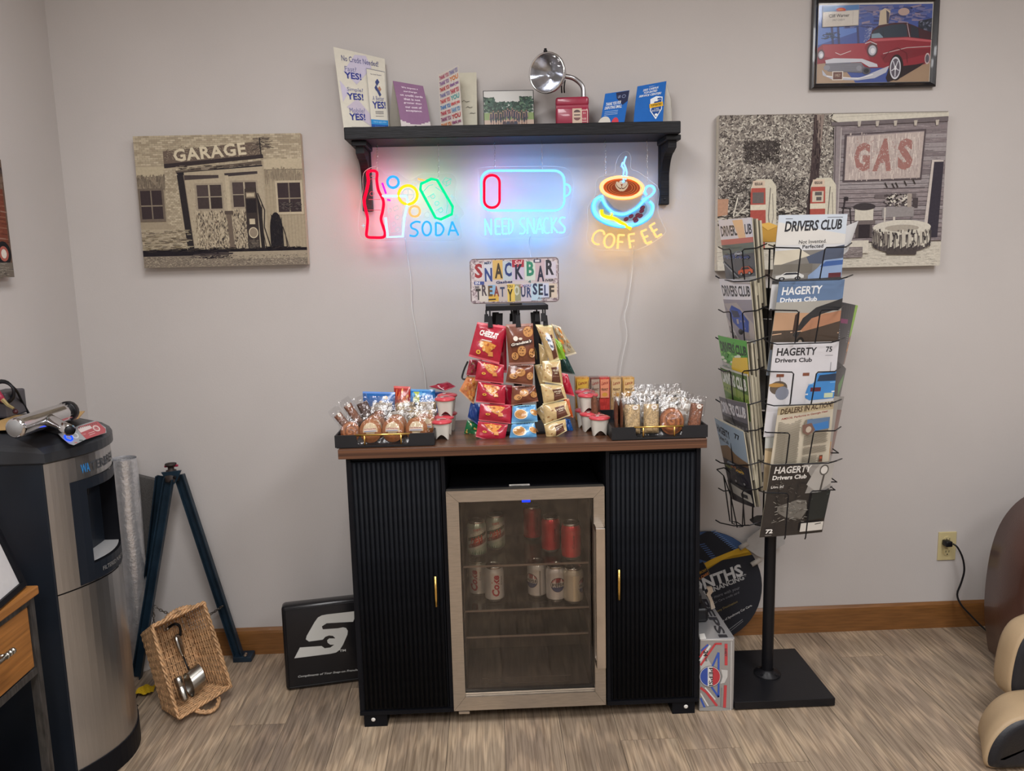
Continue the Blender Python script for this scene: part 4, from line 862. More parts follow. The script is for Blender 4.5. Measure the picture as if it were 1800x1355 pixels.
mb.s=False;mb.box(hx-.015,-.607,zb,hx+.015,-.600,zt,.003);mb.box(hx-.015,-.603,zt-.016,hx+.015,-.559,zt,.002);mb.box(hx-.015,-.603,zb,hx+.015,-.559,zb+.016,.002);mb.obj('handle',mat('polished_handle',(.62,.57,.52),.22,1.,var=.1,vs=15),d)
mb=MB((.01,.03,1.));mb.box(.098,-.5425,.738,.124,-.5412,.749)
mb.obj('display_light',emis('blue_led',2.5),d)
mb=MB();F_=lambda x,y:V((x,-.5412,y));a=Art(mb,F_,(0,-1,0));a.t('NewAir',(-.075,.748),(-.025,.748),(-.075,.742),'#8a8580');mb.obj('door_logo',PRM,d)
mb=MB(H('#cfccc4'));mb.box(.054,-.505,.7725,.120,-.5045,.7805)
L_=P(895,851,y=-.505);R__=P(931,849,y=-.505)
mb=MB(H('#cfccc4'));a=Art(mb,lambda x,y:V((L_.x+(R__.x-L_.x)*x,-.505,.7865-.006*y)),(0,-1,0));mb.prism([a.q(0,0),a.q(0,1),a.q(1,1),a.q(1,0)],(0,.0006,0));a.l([(.1,.35),(.9,.35)],.15,'#77746e');a.l([(.1,.7),(.6,.7)],.12,'#77746e');mb.obj('sticker',PRM,t)
MB().box(FX0+.015,-.556,FZ0-.014,FX0+.05,-.51,FZ0-.005,.001).obj('hinge',STL,t)
GSH=clear('shelf_glass',(.82,.84,.82),.10,.04)
TRM=mat('shelf_trim',(.28,.25,.23),.3,.8,var=.1)
shz=[.5165,.3645,.2735,.237]
zs1,zs2=.5165,.3645
for z_,y_ in ((zs1,-.495),(zs2,-.495),(.262,-.47)):
    s_=MB().box(a_+.002,y_,z_-.004,b_-.002,-.21,z_).obj('shelf',GSH,t)
    MB().box(a_+.002,y_-.003,z_-.005,b_-.002,y_,z_+.001).obj('shelf_trim',TRM,s_)
mb=MB()
for z_ in (.100,.121): mb.box(-.045,-.49,z_,.25,-.488,z_+.0012)
mb.obj('drip_tray_edge',TRM,t)
mb=MB();mb.box(-.03,-.215,.12,.03,-.2095,.26);mb.box(.13,-.215,.12,.2,-.2095,.26);mb.obj('rear_cover',INT,t)
# drink cans
CANM=mat('can_print',(1,1,1),.24,.45,attr=True,var=.03,coat=.2);ALU=mat('can_aluminium',(.62,.62,.62),.25,1.,var=.06)
def can(label,loc,rot,design,grp=None):
    t=thing('drink_can',label,'can',loc)
    R_=.033;hh=.1225
    mb=MB();mb.s=True;mb.at(loc,(0,0,rot))
    prof=[(.0255,.002),(.0315,.009)]+[(R_,.011+.088*k/16) for k in range(17)]+[(.0318,.105),(.0275,.114)]
    base={'dew':'#9fb0a0','coke':'#c4c4c2','pepsi':'#c6c6c6','red':'#b3232e','slate':'#b9b4a4'}[design]
    mb.lathe(prof,28,lambda u,z: H(base,1.2) if z>.012 else H('#8d8d8b'))
    F=lambda x,y:V(((R_+.0003)*math.sin(x/R_),-(R_+.0003)*math.cos(x/R_),y))
    class CA(Art):
        def q(s,x,y): 
            r_=R_+.0003+s.k; return V((r_*math.sin(x/R_),-r_*math.cos(x/R_),y))
        def p(s,pts,c):
            # slice wide shapes into narrow strips so they follow the can
            s._c(c);xs=[q[0] for q in pts];x0,x1=min(xs),max(xs);n=max(1,int((x1-x0)/.006))
            for k in range(n):
                l,r=x0+(x1-x0)*k/n,x0+(x1-x0)*(k+1)/n;q=pts
                for lim,sg in ((l,1),(r,-1)):
                    o=[]
                    for i in range(len(q)):
                        A,B=q[i],q[(i+1)%len(q)];ia,ib=(A[0]-lim)*sg>=-1e-9,(B[0]-lim)*sg>=-1e-9
                        if ia:o.append(A)
                        if ia!=ib:
                            tt=(lim-A[0])/(B[0]-A[0]);o.append((lim,A[1]+(B[1]-A[1])*tt))
                    q=o
                    if len(q)<3:break
                if len(q)>=3: s.mb.poly([s.q(*z) for z in q])
            return s
    mb.s=False;a=CA(mb,F,(0,0,0),base=.0001,eps=.00004,g=1.1)
    if design=='dew':
        a.p([(-.04,.02),(.04,.045),(.04,.1),(-.04,.1)],'#b9bfb4');a.p([(-.035,.03),(.035,.052),(.035,.066),(-.035,.043)],'#7a2c28');a.p([(-.035,.055),(.035,.078),(.035,.088),(-.035,.066)],'#39563d')
        a.t('DEW',(-.024,.066),(.026,.082),(-.026,.038),'#c5472f',bold=.05,ital=.2);a.t('MOUNTAIN',(-.024,.082),(.024,.097),(-.025,.071),'#e0e4da',bold=.04,ital=.1);a.t('DIET',(-.012,.098),(.012,.101),(-.012,.091),'#b5333a',bold=.02)
        for k in range(16): x=-.045+k*.006;a.p([(x,.012),(x+.004,.012),(x+.003,.02+.012*random.random())],'#47684e')
    elif design=='coke':
        a.t('Coke',(-.012,.022),(-.012,.095),(.014,.022),'#a8293a',bold=.04,ital=.2);a.t('Diet',(.019,.06),(.019,.09),(.026,.06),'#6b6a6e',bold=.01)
    elif design in('pepsi','slate'):
        x0_=.0 if design=='pepsi' else .024;r_=.023
        a.e(x0_,.062,r_+.002,r_+.002,'#32343c',26);a.e(x0_,.062,r_,r_,'#dcdcdc',26);a.e(x0_,.062,r_,r_,'#a5303c',18,PI*.11,PI*.89);a.e(x0_,.062,r_,r_,'#3a4a7a',18,PI*1.11,PI*1.89)
        a.t('PEPSI',(x0_-.018,.0668),(x0_+.018,.0668),(x0_-.018,.0572),'#1c1d24',bold=.015)
        if design=='slate': a.p([(-.016,.012),(.006,.012),(.006,.098),(-.016,.098)],'#d9d0b8')
        else: a.p([(.03,.012),(.036,.012),(.036,.098),(.03,.098)],'#8d8d8d')
    else:
        a.p([(-.017,.012),(.012,.012),(.016,.06),(.012,.098),(-.012,.098),(-.016,.06)],'#c4323c');a.t('Coke',(.0,.04),(.0,.085),(.008,.04),'#7a1520',bold=.02)
    mb.obj('body',CANM,t)
    mb=MB();mb.s=True;mb.at(loc,(0,0,rot));mb.lathe([(.0275,.114),(.0285,.1185),(.0278,.1225),(.0262,.121),(.0255,.1165),(0,.1168)],28);mb.lathe([(0,.004),(.021,.002),(.0255,.0005),(.0262,.003),(.0255,.006)],28);mb.obj('lid',ALU,t)
    mb=MB();mb.at(loc,(0,0,rot));mb.prism([(.008*math.cos(a_)*.8,.013*math.sin(a_)+.004,.1172) for a_ in [2*PI*k/12 for k in range(12)]],(0,0,.0012));mb.obj('pull_tab',ALU,t)
def canat(px,py,z,label,d,rot=0):
    p=P(px,py,z=z+.001);p.y=min(max(p.y,-.45),-.25);q=P(px,py-25,y=p.y);can(label,(q.x,p.y,z),rot,d)
canat(838,974,zs1,'diet citrus soda can at the far left of the top fridge shelf','dew',.1)
canat(871,962,zs1,'diet citrus soda can second from the left on the top fridge shelf','dew',.05)
canat(936,945,zs1,'red soda can at the back of the top fridge shelf','red',.3)
canat(968,966,zs1,'red soda can between the other two red cans on the top fridge shelf','red',.2)
canat(1004,982,zs1,'red soda can at the far right of the top fridge shelf','red',.0)
canat(841,1042,zs2,'silver diet cola can at the far left of the second fridge shelf','coke',-.5)
canat(869,1052,zs2,'silver diet cola can with a red sideways word on the second shelf','coke',.1)
canat(944,1045,zs2,'silver cola can with its round emblem turned left, right half of the second fridge shelf','pepsi',-.75)
canat(977,1052,zs2,'silver cola can with its round emblem facing the front of the fridge','pepsi',.15)
canat(1008,1058,zs2,'silver cola can with a beige stripe at the far right of the second fridge shelf','slate',.35)
# ------------------------------------------------ trays and wrapped pastries on the cabinet
TZ=.928
FILM=clear('cellophane',(.96,.96,.965),.075,.11,bump=.5,bs=45)
TRB=mat('tray_black',(.008,.009,.012),.45,var=.15)
def tray(label,x0,x1,y0,y1,nx0,nx1):
    h=.041;w=.006;z=TZ+.0005
    t=thing('serving_tray',label,'tray',((x0+x1)/2,(y0+y1)/2,TZ))
    mb=MB();mb.box(x0+.004,y0+.004,z,x1-.004,y1-.004,z+.006)
    mb.box(x0,y0+w,z+.003,x0+w,y1-w,z+h,.0015);mb.box(x1-w,y0+w,z+.003,x1,y1-w,z+h,.0015)
    for ya in (y0,y1-w):
        P_=[(x0,z+.003),(x1,z+.003),(x1,z+h),(nx1,z+h)]
        for k in range(5): a_=k/4*PI/2;P_.append((nx1-.012+.012*math.cos(a_)-0,z+.02-.012*math.sin(a_)))
        for k in range(5): a_=k/4*PI/2;P_.append((nx0+.012-.012*math.sin(a_),z+.008+.012*(1-math.cos(a_))))
        P_+=[(nx0,z+h),(x0,z+h)];mb.prism([(a_,ya,b_) for a_,b_ in P_],(0,w,0))
    mb.obj('tray_body',TRB,t)
    for ya in (y0+w/2,y1-w/2):
        mb=MB();mb.s=True;mb.tube([(nx0-.004,ya,z+h-.001),(nx1+.004,ya,z+h-.001)],.0033,8)
        for x_ in (nx0+.024,nx1-.024): mb.tube([(x_,ya,z+.008),(x_,ya,z+h-.001)],.0028,8)
        mb.obj('handle',GLD,t)
TLx0,TLx1=-.474,-.168;TRx0,TRx1=.380,.680
tray('black serving tray with a gold handle at the left end of the cabinet top',TLx0,TLx1,-.545,-.235,-.407,-.247)
tray('black serving tray with a gold handle at the right end of the cabinet top',TRx0,TRx1,-.555,-.245,.455,.600)
def film(mb,w,h,d,rnd,ext=.009):
    n,m=8,8
    for sg in (-1,1):
        mb.grid(lambda u,v:V(((u-.5)*(w+ext*.6)+rnd.uniform(-.002,.002),sg*(d/2+.002)*(math.sin(PI*min(max((v*(h+2*ext)-ext)/h,0),1))**.4)*(math.sin(PI*u)**.35)+rnd.uniform(-.0022,.0022),v*(h+2*ext)-ext*.6)),n,m)
def pack(kind,label,M,grp=None,w=.075,h=.095,d=.022,seed=0,cat='pastry'):
    'pastry inside a clear film pouch, upright in local xz, leaning by M'
    r=random.Random(seed);loc=M.to_translation()
    t=thing('wrapped_pastry',label,cat,loc,grp)
    mb=MB();mb.s=True;mb.at(M=M)
    if kind=='bun' or kind=='roll':
        c1,c2=(H('#a8683a'),H('#d9c4a0')) if kind=='bun' else (H('#b8713f'),H('#7a4426'))
        R_=w*.46
        def fn(u,v,sg):
            a_=2*PI*u;rr_=R_*v;sw=(.5+.5*math.sin(a_+v*16)) if kind=='roll' else (1 if v<.72 else .6)
            z=d/2*(1-v**3)*(.75+.25*sw);return V((rr_*math.cos(a_),-sg*z,h*.46+rr_*1.12*math.sin(a_)))
        def cf(u,v):
            if kind=='roll': k=.5+.5*math.sin(2*PI*u+v*16)
            else: k=(0 if v<.66 else 1) if math.sin(2*PI*u)>-.3 else (0 if v<.5 else 1)
            k2=r.uniform(-.1,.1);return tuple(max(0,(b+(a-b)*k)*(1+k2)) for a,b in zip(c1,c2))
        for sg in (1,-1): mb.grid(lambda u,v:fn(u,v,sg),28,9,cf)
    elif kind in('bar','log','choc'):
        cc={'bar':'#b59b72','log':'#7d4f38','choc':'#4a2f26'}[kind]
        mb.grid(lambda u,v:V(((u-.5)*w*.82,-d/2*(1-(2*u-1)**6)*(1-(2*v-1)**8)**1*(1+.12*r.random()),h*(.03+.85*v))),20,28,lambda u,v:(lambda k:tuple(c*k for c in H(cc,1.15)))(r.uniform(.65,1.3)))
        mb.grid(lambda u,v:V(((u-.5)*w*.82,d/2*(1-(2*u-1)**6)*(1-(2*v-1)**8),h*(.03+.85*v))),12,8,lambda u,v:H(cc))
    elif kind=='white':
        mb.grid(lambda u,v:V(((u-.5)*w*.85+r.uniform(-.002,.002),-d/2*math.sin(PI*u)*math.sin(PI*v)**.5+r.uniform(-.002,.002),h*v*.9)),8,8,lambda u,v:H(r.choice(['#c9c4ba','#b0a698','#dcd9d2','#a39484']),1.1))
    mb.obj('pastry',mat_food,t)
    mb=MB();mb.at(M=M);film(mb,w,h,d,r);mb.obj('film',FILM,t)
    if kind=='bun':
        mb=MB();mb.at(M=M);a=Art(mb,lambda x,y:V((x*w,-d/2-.0035,h*(1-y))),(0,-1,0),g=1.1)
        a.p([(-.24,.46),(.24,.46),(.27,.6),(-.27,.6)],'#c9b8a8');a.t('Iced Honey Bun',(-.25,.45),(.25,.44),(-.25,.52),'#8d2f3c',bold=.03);a.l([(-.25,.57),(.25,.56)],.03,'#5f6f93')
        mb.obj('label',PRM,t)
    elif kind in('bar','log'):
        mb=MB();mb.at(M=M);a=Art(mb,lambda x,y:V((x*w,-d/2-.003,h*(1-y))),(0,-1,0),g=1.1);a.e(.1,.2,.16,.07,'#d8d3ca',14);a.l([(.05,.2),(.18,.2)],.02,'#8d4a3a');mb.obj('label',PRM,t)
    return t
mat_food=mat('baked_goods',(1,1,1),.6,attr=True,var=.18,vs=120,bump=.5,bs=160)
def MXP(x,y,z,rz=0,rx=0,ry=0): return Matrix.Translation((x,y,z))@Matrix.Rotation(rz,4,'Z')@Matrix.Rotation(rx,4,'X')@Matrix.Rotation(ry,4,'Y')
zz=TZ+.010
pack('roll','round cinnamon roll in clear film at the left corner of the left tray',MXP(-.432,-.505,zz,.1,-.25,0),seed=1,w=.066,h=.072)
for k,(x,nm) in enumerate(((-.369,'left'),(-.300,'middle'),(-.226,'right'))):
    pack('bun','iced honey bun in film, %s of the three behind the gold handle'%nm,MXP(x,-.508,zz,U(-.08,.08),-.22),seed=5+k,w=.074,h=.078,d=.026)
pack('log','brown striped snack cake sticking out over the left tray edge',MXP(-.425,-.455,zz+.008,.15,-.35,-.62),seed=12,w=.032,h=.105,d=.03)
pack('log','second brown snack cake in film leaning left above the left edge of the left tray',MXP(-.415,-.40,zz+.035,.1,-.3,-.55),seed=13,w=.034,h=.09,d=.03)
pack('choc','dark snack cake in film leaning left at the back of the left tray',MXP(-.385,-.37,zz+.035,.1,-.3,-.4),seed=14,w=.045,h=.085,d=.025)
r=random.Random(4);kk=0
for row,(y,zb,hh) in enumerate(((-.458,.0,.09),(-.408,.004,.094),(-.358,.008,.096),(-.305,.012,.098))):
    for x in (-.355,-.285,-.215):
        kk+=1;kd='bun' if (row==0) else r.choice(['white','white','bar']) if kk!=8 else 'bar'
        if row==1 and x==-.355: kd='roll'
        pack(kd,'film snack packet, %s row behind the honey buns, %s, left tray'%(('first','second','third','last')[(-.458,-.408,-.358,-.305).index(y)],{-.355:'left',-.285:'centre',-.215:'right'}[x]),MXP(x+r.uniform(-.012,.012),y,zz+zb,r.uniform(-.12,.12),-.16,r.uniform(-.1,.1)),'packed rows in the left tray',seed=30+kk,w=.078,h=hh-.012,d=.024)
# right tray
for k,x in enumerate((.408,.424)):
    pack('log',('pink-brown snack bar packet standing edge-on at the left side of the right tray','brown snack bar packet standing edge-on second from the left side of the right tray')[k],MXP(x,-.47,zz,1.45,-.0,0),seed=50+k,w=.11,h=.115,d=.011)
for k,(x,nm) in enumerate(((.452,'left'),(.511,'right'))):
    pack('bar','crumbly oat bar in clear film, %s of the pair fronting the right tray'%nm,MXP(x,-.518,zz,.02,-.12,.02),seed=60+k,w=.058,h=.108,d=.024)
pack('roll','large cinnamon roll in clear film beside the oat bars in the right tray',MXP(.577,-.518,zz,.0,-.18,0),seed=70,w=.084,h=.085,d=.028)
pack('log','brown snack cake in film leaning right at the right end of the right tray',MXP(.645,-.51,zz,-.1,-.15,.16),seed=71,w=.048,h=.105,d=.03)
for row,(y,zb,hh) in enumerate(((-.47,.0,.10),(-.42,.002,.104),(-.37,.004,.108),(-.32,.012,.114))):
    for x in (.455,.52,.585,.635):
        kk+=1
        if row==3 and x<.5: continue
        pack('roll' if (row==1 and x==.455) else r.choice(['white','bar','white']),'film snack packet, %s row behind the oat bars, %s, right tray'%(('first','second','third','last')[(-.47,-.42,-.37,-.32).index(y)],{.455:'leftmost',.52:'second from left',.585:'third from left',.635:'rightmost'}[x]),MXP(x+r.uniform(-.012,.012),y,zz+zb,r.uniform(-.12,.12),-.14,r.uniform(-.1,.1)),'packed rows in the right tray',seed=90+kk,w=.072,h=hh-.012,d=.024)
for k in range(4):
    pack('choc' if k%2 else 'log','red-brown snack packet standing edge-on left of the right tray, %s from the front'%('first','second','third','fourth')[k],MXP(.352+.012*0,-.40+k*.042,TZ+.002,1.35,-.05,0),'edge-on packets between the cereal cups and the right tray',seed=140+k,w=.04,h=.135,d=.02)
# cereal cups
CUPM=mat('cup_white',(.66,.63,.56),.4,var=.03)
def cup(label,x,y,z,rz=0,grp=None):
    t=thing('snack_cup',label,'cup',(x,y,z),grp);h=.056
    def fn(u,v):
        a_=2*PI*u;k=1/(abs(math.cos(a_))**4+abs(math.sin(a_))**4)**.25;rr_=(.0225+.0075*v)*(k*(1-v*.75)+v*.75)
        z0=.017*max(0,math.cos(2*(a_+PI/2)))**1.0*(1 if abs(math.sin(a_))>.5 else 0)
        return V((rr_*math.cos(a_),rr_*math.sin(a_),z0*(1-v)**1.3+h*v+(1-v)*0))
    mb=MB();mb.s=True;mb.at((x,y,z),(0,0,rz));mb.grid(fn,40,8,cu=True);mb.lathe([(.030,h),(.0335,h+.0005),(.0335,h+.002)],32);mb.obj('cup_body',CUPM,t)
    mb=MB();mb.at((x,y,z),(0,0,rz))
    mb.s=True;mb.lathe([(0,h+.009),(.015,h+.0085),(.026,h+.0065),(.0335,h+.003),(.0345,h+.000),(.0335,h-.003)],32,lambda u,zz_:H('#c4434c',1.2))
    a=Art(mb,lambda X,Y:V((X*.03,Y*.03,h+.0108-.0040*(X*X+Y*Y))),(0,0,1),base=.0002,g=1.1);a.e(0,-.1,.55,.3,'#d9a3a0',18);a.t('Frosted',(-.35,.0),(.35,.0),(-.35,-.22),'#b02536',bold=.03);a.e(.1,.55,.45,.25,'#b02a35',14);a.e(-.3,-.6,.2,.12,'#e0d0cc',10)
    mb.obj('lid',PRF,t)
    return t
p=P(778.5,774,z=TZ);LCX=p.x-.004;yy=p.y+.026
cup('red-lidded snack cup standing frontmost just right of the left tray',LCX,yy,TZ)
cup('red-lidded snack cup directly behind the frontmost one beside the left tray',LCX+.004,yy+.071,TZ,.1)
cup('red-lidded snack cup at the back of the lower row beside the left tray',LCX+.012,yy+.142,TZ,-.1)
cup('red-lidded snack cup on top of the stack beside the left tray, nearer one',LCX+.010,yy+.077,TZ+.0605,.05)
cup('red-lidded snack cup on top of the stack beside the left tray, farther one',LCX+.014,yy+.148,TZ+.0605,.0)
p=P(1056,767,z=TZ);RCX=p.x;yy=p.y+.026
cup('red-lidded snack cup standing frontmost just left of the right tray',RCX,yy,TZ)
cup('red-lidded snack cup behind and left of the frontmost one beside the right tray',RCX-.022,yy+.068,TZ,.1)
cup('red-lidded snack cup third from the front in the lower row left of the right tray',RCX-.030,yy+.137,TZ,-.1)
cup('red-lidded snack cup on top of the stack left of the right tray, nearer one',RCX-.026,yy+.082,TZ+.0605,.05)
cup('red-lidded snack cup on top of the stack left of the right tray, farther one',RCX-.028,yy+.151,TZ+.0605,.0)
# pillow bags -------------------------------------------------
class BagArt(Art):
    def __init__(s,mb,F,g=1.15): s.mb=mb;s.f2=F;s.k=.0008;s.ep=.00012;s.g=g;s.ys=1
    def q(s,x,y): return s.f2(x,min(1,y*s.ys),s.k)
    def p(s,pts,c):
        s._c(c)
        for d in cells([(min(max(x,0),1),min(max(y,0),1)) for x,y in pts],.125): s.mb.add([s.q(*a) for a in d],[tuple(range(len(d)))])
        return s
def bag(label,TLq,TRq,BRq,BLq,design,puff=.011,grp=None,col='#b3202f',seed=0,cat='snack bag'):
    'sealed bag through four world corners, art in uv (0..1, y down)'
    r=random.Random(seed);TL,TR,BR,BL=map(V,(TLq,TRq,BRq,BLq))
    n0=(TR-TL).cross(BL-TL).normalized()
    if n0.dot(CC-TL)<0:n0=-n0
    wr=[(r.uniform(0,6.28),r.uniform(4,9),r.uniform(0,6.28),r.uniform(4,9)) for _ in range(3)]
    def F(u,v,o=0,sg=1):
        p=(TL*(1-u)+TR*u)*(1-v)+(BL*(1-u)+BR*u)*v
        vv=min(max((v-.045)/.91,0),1);k=(math.sin(PI*vv)**.5)*(math.sin(PI*min(max(u,0),1))**.45)
        wv=sum(math.sin(a+u*b)*math.sin(c+v*d) for a,b,c,d in wr)*.0016*(.4+k)
        return p+n0*(sg*(puff*k+.0006)+wv+o)
    def up(p_,q_): return p_.z
    t=thing('snack_bag',label,cat,((BL+BR)/2).to_tuple(),grp)
    cr,cg,cb=H(col,1.15)
    def cf(u,v):
        e=min(v,1-v)
        k=.93+.14*r.random()
        if e<.03: return tuple(min(.9,c*1.5+.12) for c in (cr,cg,cb))
        return (cr*k,cg*k,cb*k)
    mb=MB();mb.s=True;mb.grid(lambda u,v:F(u,v),14,18,cf,flip=True);mb.grid(lambda u,v:F(u,v,0,-1),8,8,lambda u,v:(cr,cg,cb));a=BagArt(mb,F)
    mb.s=False
    if design: design(a,r)
    mb.obj('pouch',PRF,t)
    return t
# ------------------------------------------------ licence-plate sign and snack strip stand
ZS=crop(780,440,.26558,lambda x,y:(x,y))
YP=-.34
ctr=P(*ZS(480,1200),y=-.33);SXc=P(*ZS(478,370),y=-.33).x
topz=P(*ZS(475,372),y=-.37).z
t=thing('strip_stand','black rotating stand on the cabinet, hung with strips of clips for snack bags','display stand',(SXc,-.33,TZ))
STANDC=(SXc,-.33)
mb=MB();mb.at((SXc,-.33,0));mb.box(-.10,-.09,TZ+.001,.10,.09,TZ+.012,.002);mb.obj('base',BLM,t)
mb=MB();mb.s=True;mb.at((SXc,-.33,0));mb.lathe([(.012,TZ+.012),(.012,topz)],12);mb.obj('pole',BLM,t)
a_,b_=P(*ZS(270,380),y=-.41),P(*ZS(672,372),y=-.41);w2=(b_.x-a_.x)/2
mb=MB();mb.at((SXc,-.33,topz),(0,0,0));mb.box(-w2,-.075,-.004,w2,.075,.004,.001);mb.box(-w2,-.08,-.010,w2,-.075,.005);mb.box(-w2,.075,-.010,w2,.08,.005);mb.box(-w2-.003,-.08,-.010,-w2,.08,.005);mb.box(w2,-.08,-.010,w2+.003,.08,.005);mb.obj('top_frame',BLM,t)
CLP=mat('black_plastic',(.01,.01,.012),.45,spec=.3)
for (zx,z0_,z1_,yy) in ((305,395,510,-.425),(280,395,475,-.38),(447,390,470,-.30),(490,390,505,-.425),(615,390,470,-.38),(655,388,470,-.425),(670,395,495,-.42)):
    a_,b_=P(*ZS(zx,z0_),y=yy),P(*ZS(zx+4,z1_),y=yy-.006)
    mb=MB();d=(b_-a_);m_=a_.lerp(b_,.35);mb.tube([V((a_.x,a_.y,topz-.008)),a_,m_],.0025,6);mb.prism([m_+V((-.006,0,0)),m_+V((.006,0,0)),b_+V((.008,0,0)),b_+V((-.008,0,0))],(0,-.006,0));mb.prism([m_+V((-.006,.008,0)),m_+V((.006,.008,0)),b_+V((.007,.004,0)),b_+V((-.007,.004,0))],(0,.003,0));mb.obj('clip',CLP,t)
for k,(dx,dy) in enumerate(((-.062,-.05),(.0,-.06),(.062,-.05),(.075,.02),(-.075,.02),(0,.07))):
    mb=MB();a_=V((SXc+dx*.9,-.33+dy*.85,topz-.02));b_=V((SXc+dx*1.15,-.33+dy*1.1,TZ+.04));mb.prism([a_+V((-.011,0,0)),a_+V((.011,0,0)),b_+V((.011,0,0)),b_+V((-.011,0,0))],(0,.002,0))
    mb.obj('hanging_strip',CLP,t)
for zx,z0_ in ((150,740),):
    mb=MB();mb.tube(smooth([P(*ZS(160,735),y=-.36),P(*ZS(135,790),y=-.365),P(*ZS(122,845),y=-.37),P(*ZS(150,850),y=-.372),P(*ZS(165,815),y=-.37)]),.003,6);mb.obj('strip_loop',CLP,t)
# plate sign
PF=onpl((0,-.33,0),(0,-1,0));F6=crop(780,440,.26558,PF)
TL,TR,BR,BL=[F6(*q) for q in ((168,58),(758,42),(768,340),(180,358))]
mz=(TL.z+TR.z)/2;bz=(BL.z+BR.z)/2;lx=(TL.x+BL.x)/2;rx=(TR.x+BR.x)/2
t=thing('tin_sign','tin sign made of licence plate letters reading SNACK BAR TREAT YOURSELF above the snack stand','sign',((lx+rx)/2,-.33,bz))
def rr(x0,z0,x1,z1,r,y): 
    return [V((p[0],y,p[1])) for p in rrect(x0,z0,x1,z1,r,4)]
MB(H('#b8b0ac')).prism(rr(lx,bz,rx,mz,.012,-.332),(0,.0012,0)).obj('plate',PRG,t)
mb=MB();a=Art(mb,rectmap(V((lx,-.332,mz)),V((rx,-.332,mz)),V((lx,-.332,bz)),600,300),V((0,-1,0)),g=1.15)
mb.col=H('#59484c');mb.poly([q+V((0,-.0003,0)) for q in reversed(rr(lx+.001,bz+.001,rx-.001,mz-.001,.012,-.332))])
a.p([(20,8),(580,8),(592,20),(592,280),(580,292),(20,292),(8,280),(8,20)],'#b9b0b2')
a.nz(160,lambda:(random.choice([U(10,40),U(560,590)]),U(12,288)),16,16,['#a09096','#8a7a80','#c3babb'],1);a.nz(120,lambda:(U(10,590),random.choice([U(10,24),U(276,290)])),20,10,['#a09096','#8a7a80','#6d5d64'],1)
for x0,y0,x1,y1,c in ((30,40,90,140,'#c3babd'),(95,25,150,145,'#b9bcc6'),(155,12,222,140,'#c2a262'),(222,20,285,148,'#a9b4bd'),(285,12,365,62,'#9a3040'),(285,62,365,150,'#b3a9bf'),(370,25,440,150,'#bcc6bd'),(440,12,505,160,'#b5a0a8'),(505,30,580,140,'#bcb6c3'),
 (28,150,95,172,'#3d4c86'),(60,180,120,285,'#c0b9b0'),(120,175,170,240,'#7fa5c4'),(122,240,190,285,'#c9a24a'),(190,172,250,285,'#b5a9a5'),(250,172,300,290,'#d2b45a'),(300,175,340,285,'#8d8d72'),(340,172,410,290,'#b8b0bb'),(410,172,480,285,'#a8c0cf'),(480,172,530,270,'#b7bdd0'),(530,175,585,270,'#c3b5a5')): a.r(x0,y0,x1,y1,c)
for s_,x0,x1,y0,y1,c in (('S',33,86,32,128,'#8f2d33'),('N',100,150,62,152,'#2b3f7a'),('A',168,220,32,132,'#3b332a'),('C',234,282,28,122,'#27396f'),('K',305,358,42,142,'#1f2638'),('B',382,432,25,122,'#2f7a62'),('A',452,500,55,160,'#272b3f'),('R',512,566,18,118,'#2a2a33')):
    a.t(s_,(x0,y0),(x1,y0),(x0,y1),c,bold=.035)
for s_,x0,x1,y0,y1,c in (('T',36,70,198,272,'#34302f'),('R',78,112,172,246,'#4a4048'),('E',120,150,180,250,'#5a4632'),('A',158,194,182,252,'#7b3b35'),('T',200,232,190,255,'#37425f'),('Y',250,286,205,285,'#3a3016'),('O',296,330,182,250,'#b9bcae'),('U',340,372,190,262,'#2f3754'),('R',380,412,196,264,'#36436a'),('S',420,452,170,248,'#2b3352'),('E',460,490,176,250,'#2c2f3b'),('L',498,524,184,256,'#29345a'),('F',532,566,188,266,'#3f3a36')):
    a.t(s_,(x0,y0),(x1,y0),(x0,y1),c,bold=.035)
a.t('IN',(36,152),(66,152),(36,168),'#d5d5df',bold=.03);a.t('Gasbes',(175,150),(285,146),(175,168),'#2f3560',bold=.03);a.t('4',(390,150),(410,150),(390,168),'#2a6a6a');a.t('IVER',(508,146),(566,144),(508,162),'#37323a',bold=.03);a.t('YOU',(245,178),(285,178),(245,196),'#3b3324',bold=.03);a.t('YOU',(352,180),(410,176),(352,196),'#39508a',bold=.03)
a.t('Sol',(300,18),(355,14),(300,45),'#e0c5c5',bold=.01,ital=.3);a.t('Ca',(330,178),(356,176),(330,196),'#a5344a',ital=.3);a.t('MAY',(100,22),(150,20),(100,38),'#3a4a6a',bold=.04);a.t('265',(30,178),(62,178),(30,194),'#47424a',bold=.03);a.t('Avonte',(450,262),(535,258),(450,280),'#544b57',ital=.2);a.l([(120,272),(170,270)],8,'#2f2a28');a.r(430,12,480,34,'#3a3f5a');a.r(440,16,470,30,'#c5c0c8')
mb.obj('plate_print',PRG,t)
mb=MB();mb.prism([V((SXc-.02,-.3305,topz+.004)),V((SXc+.02,-.3305,topz+.004)),V((SXc+.02,-.3305,bz+.03)),V((SXc-.02,-.3305,bz+.03))],(0,.0015,0));mb.obj('holder',BLM,t)
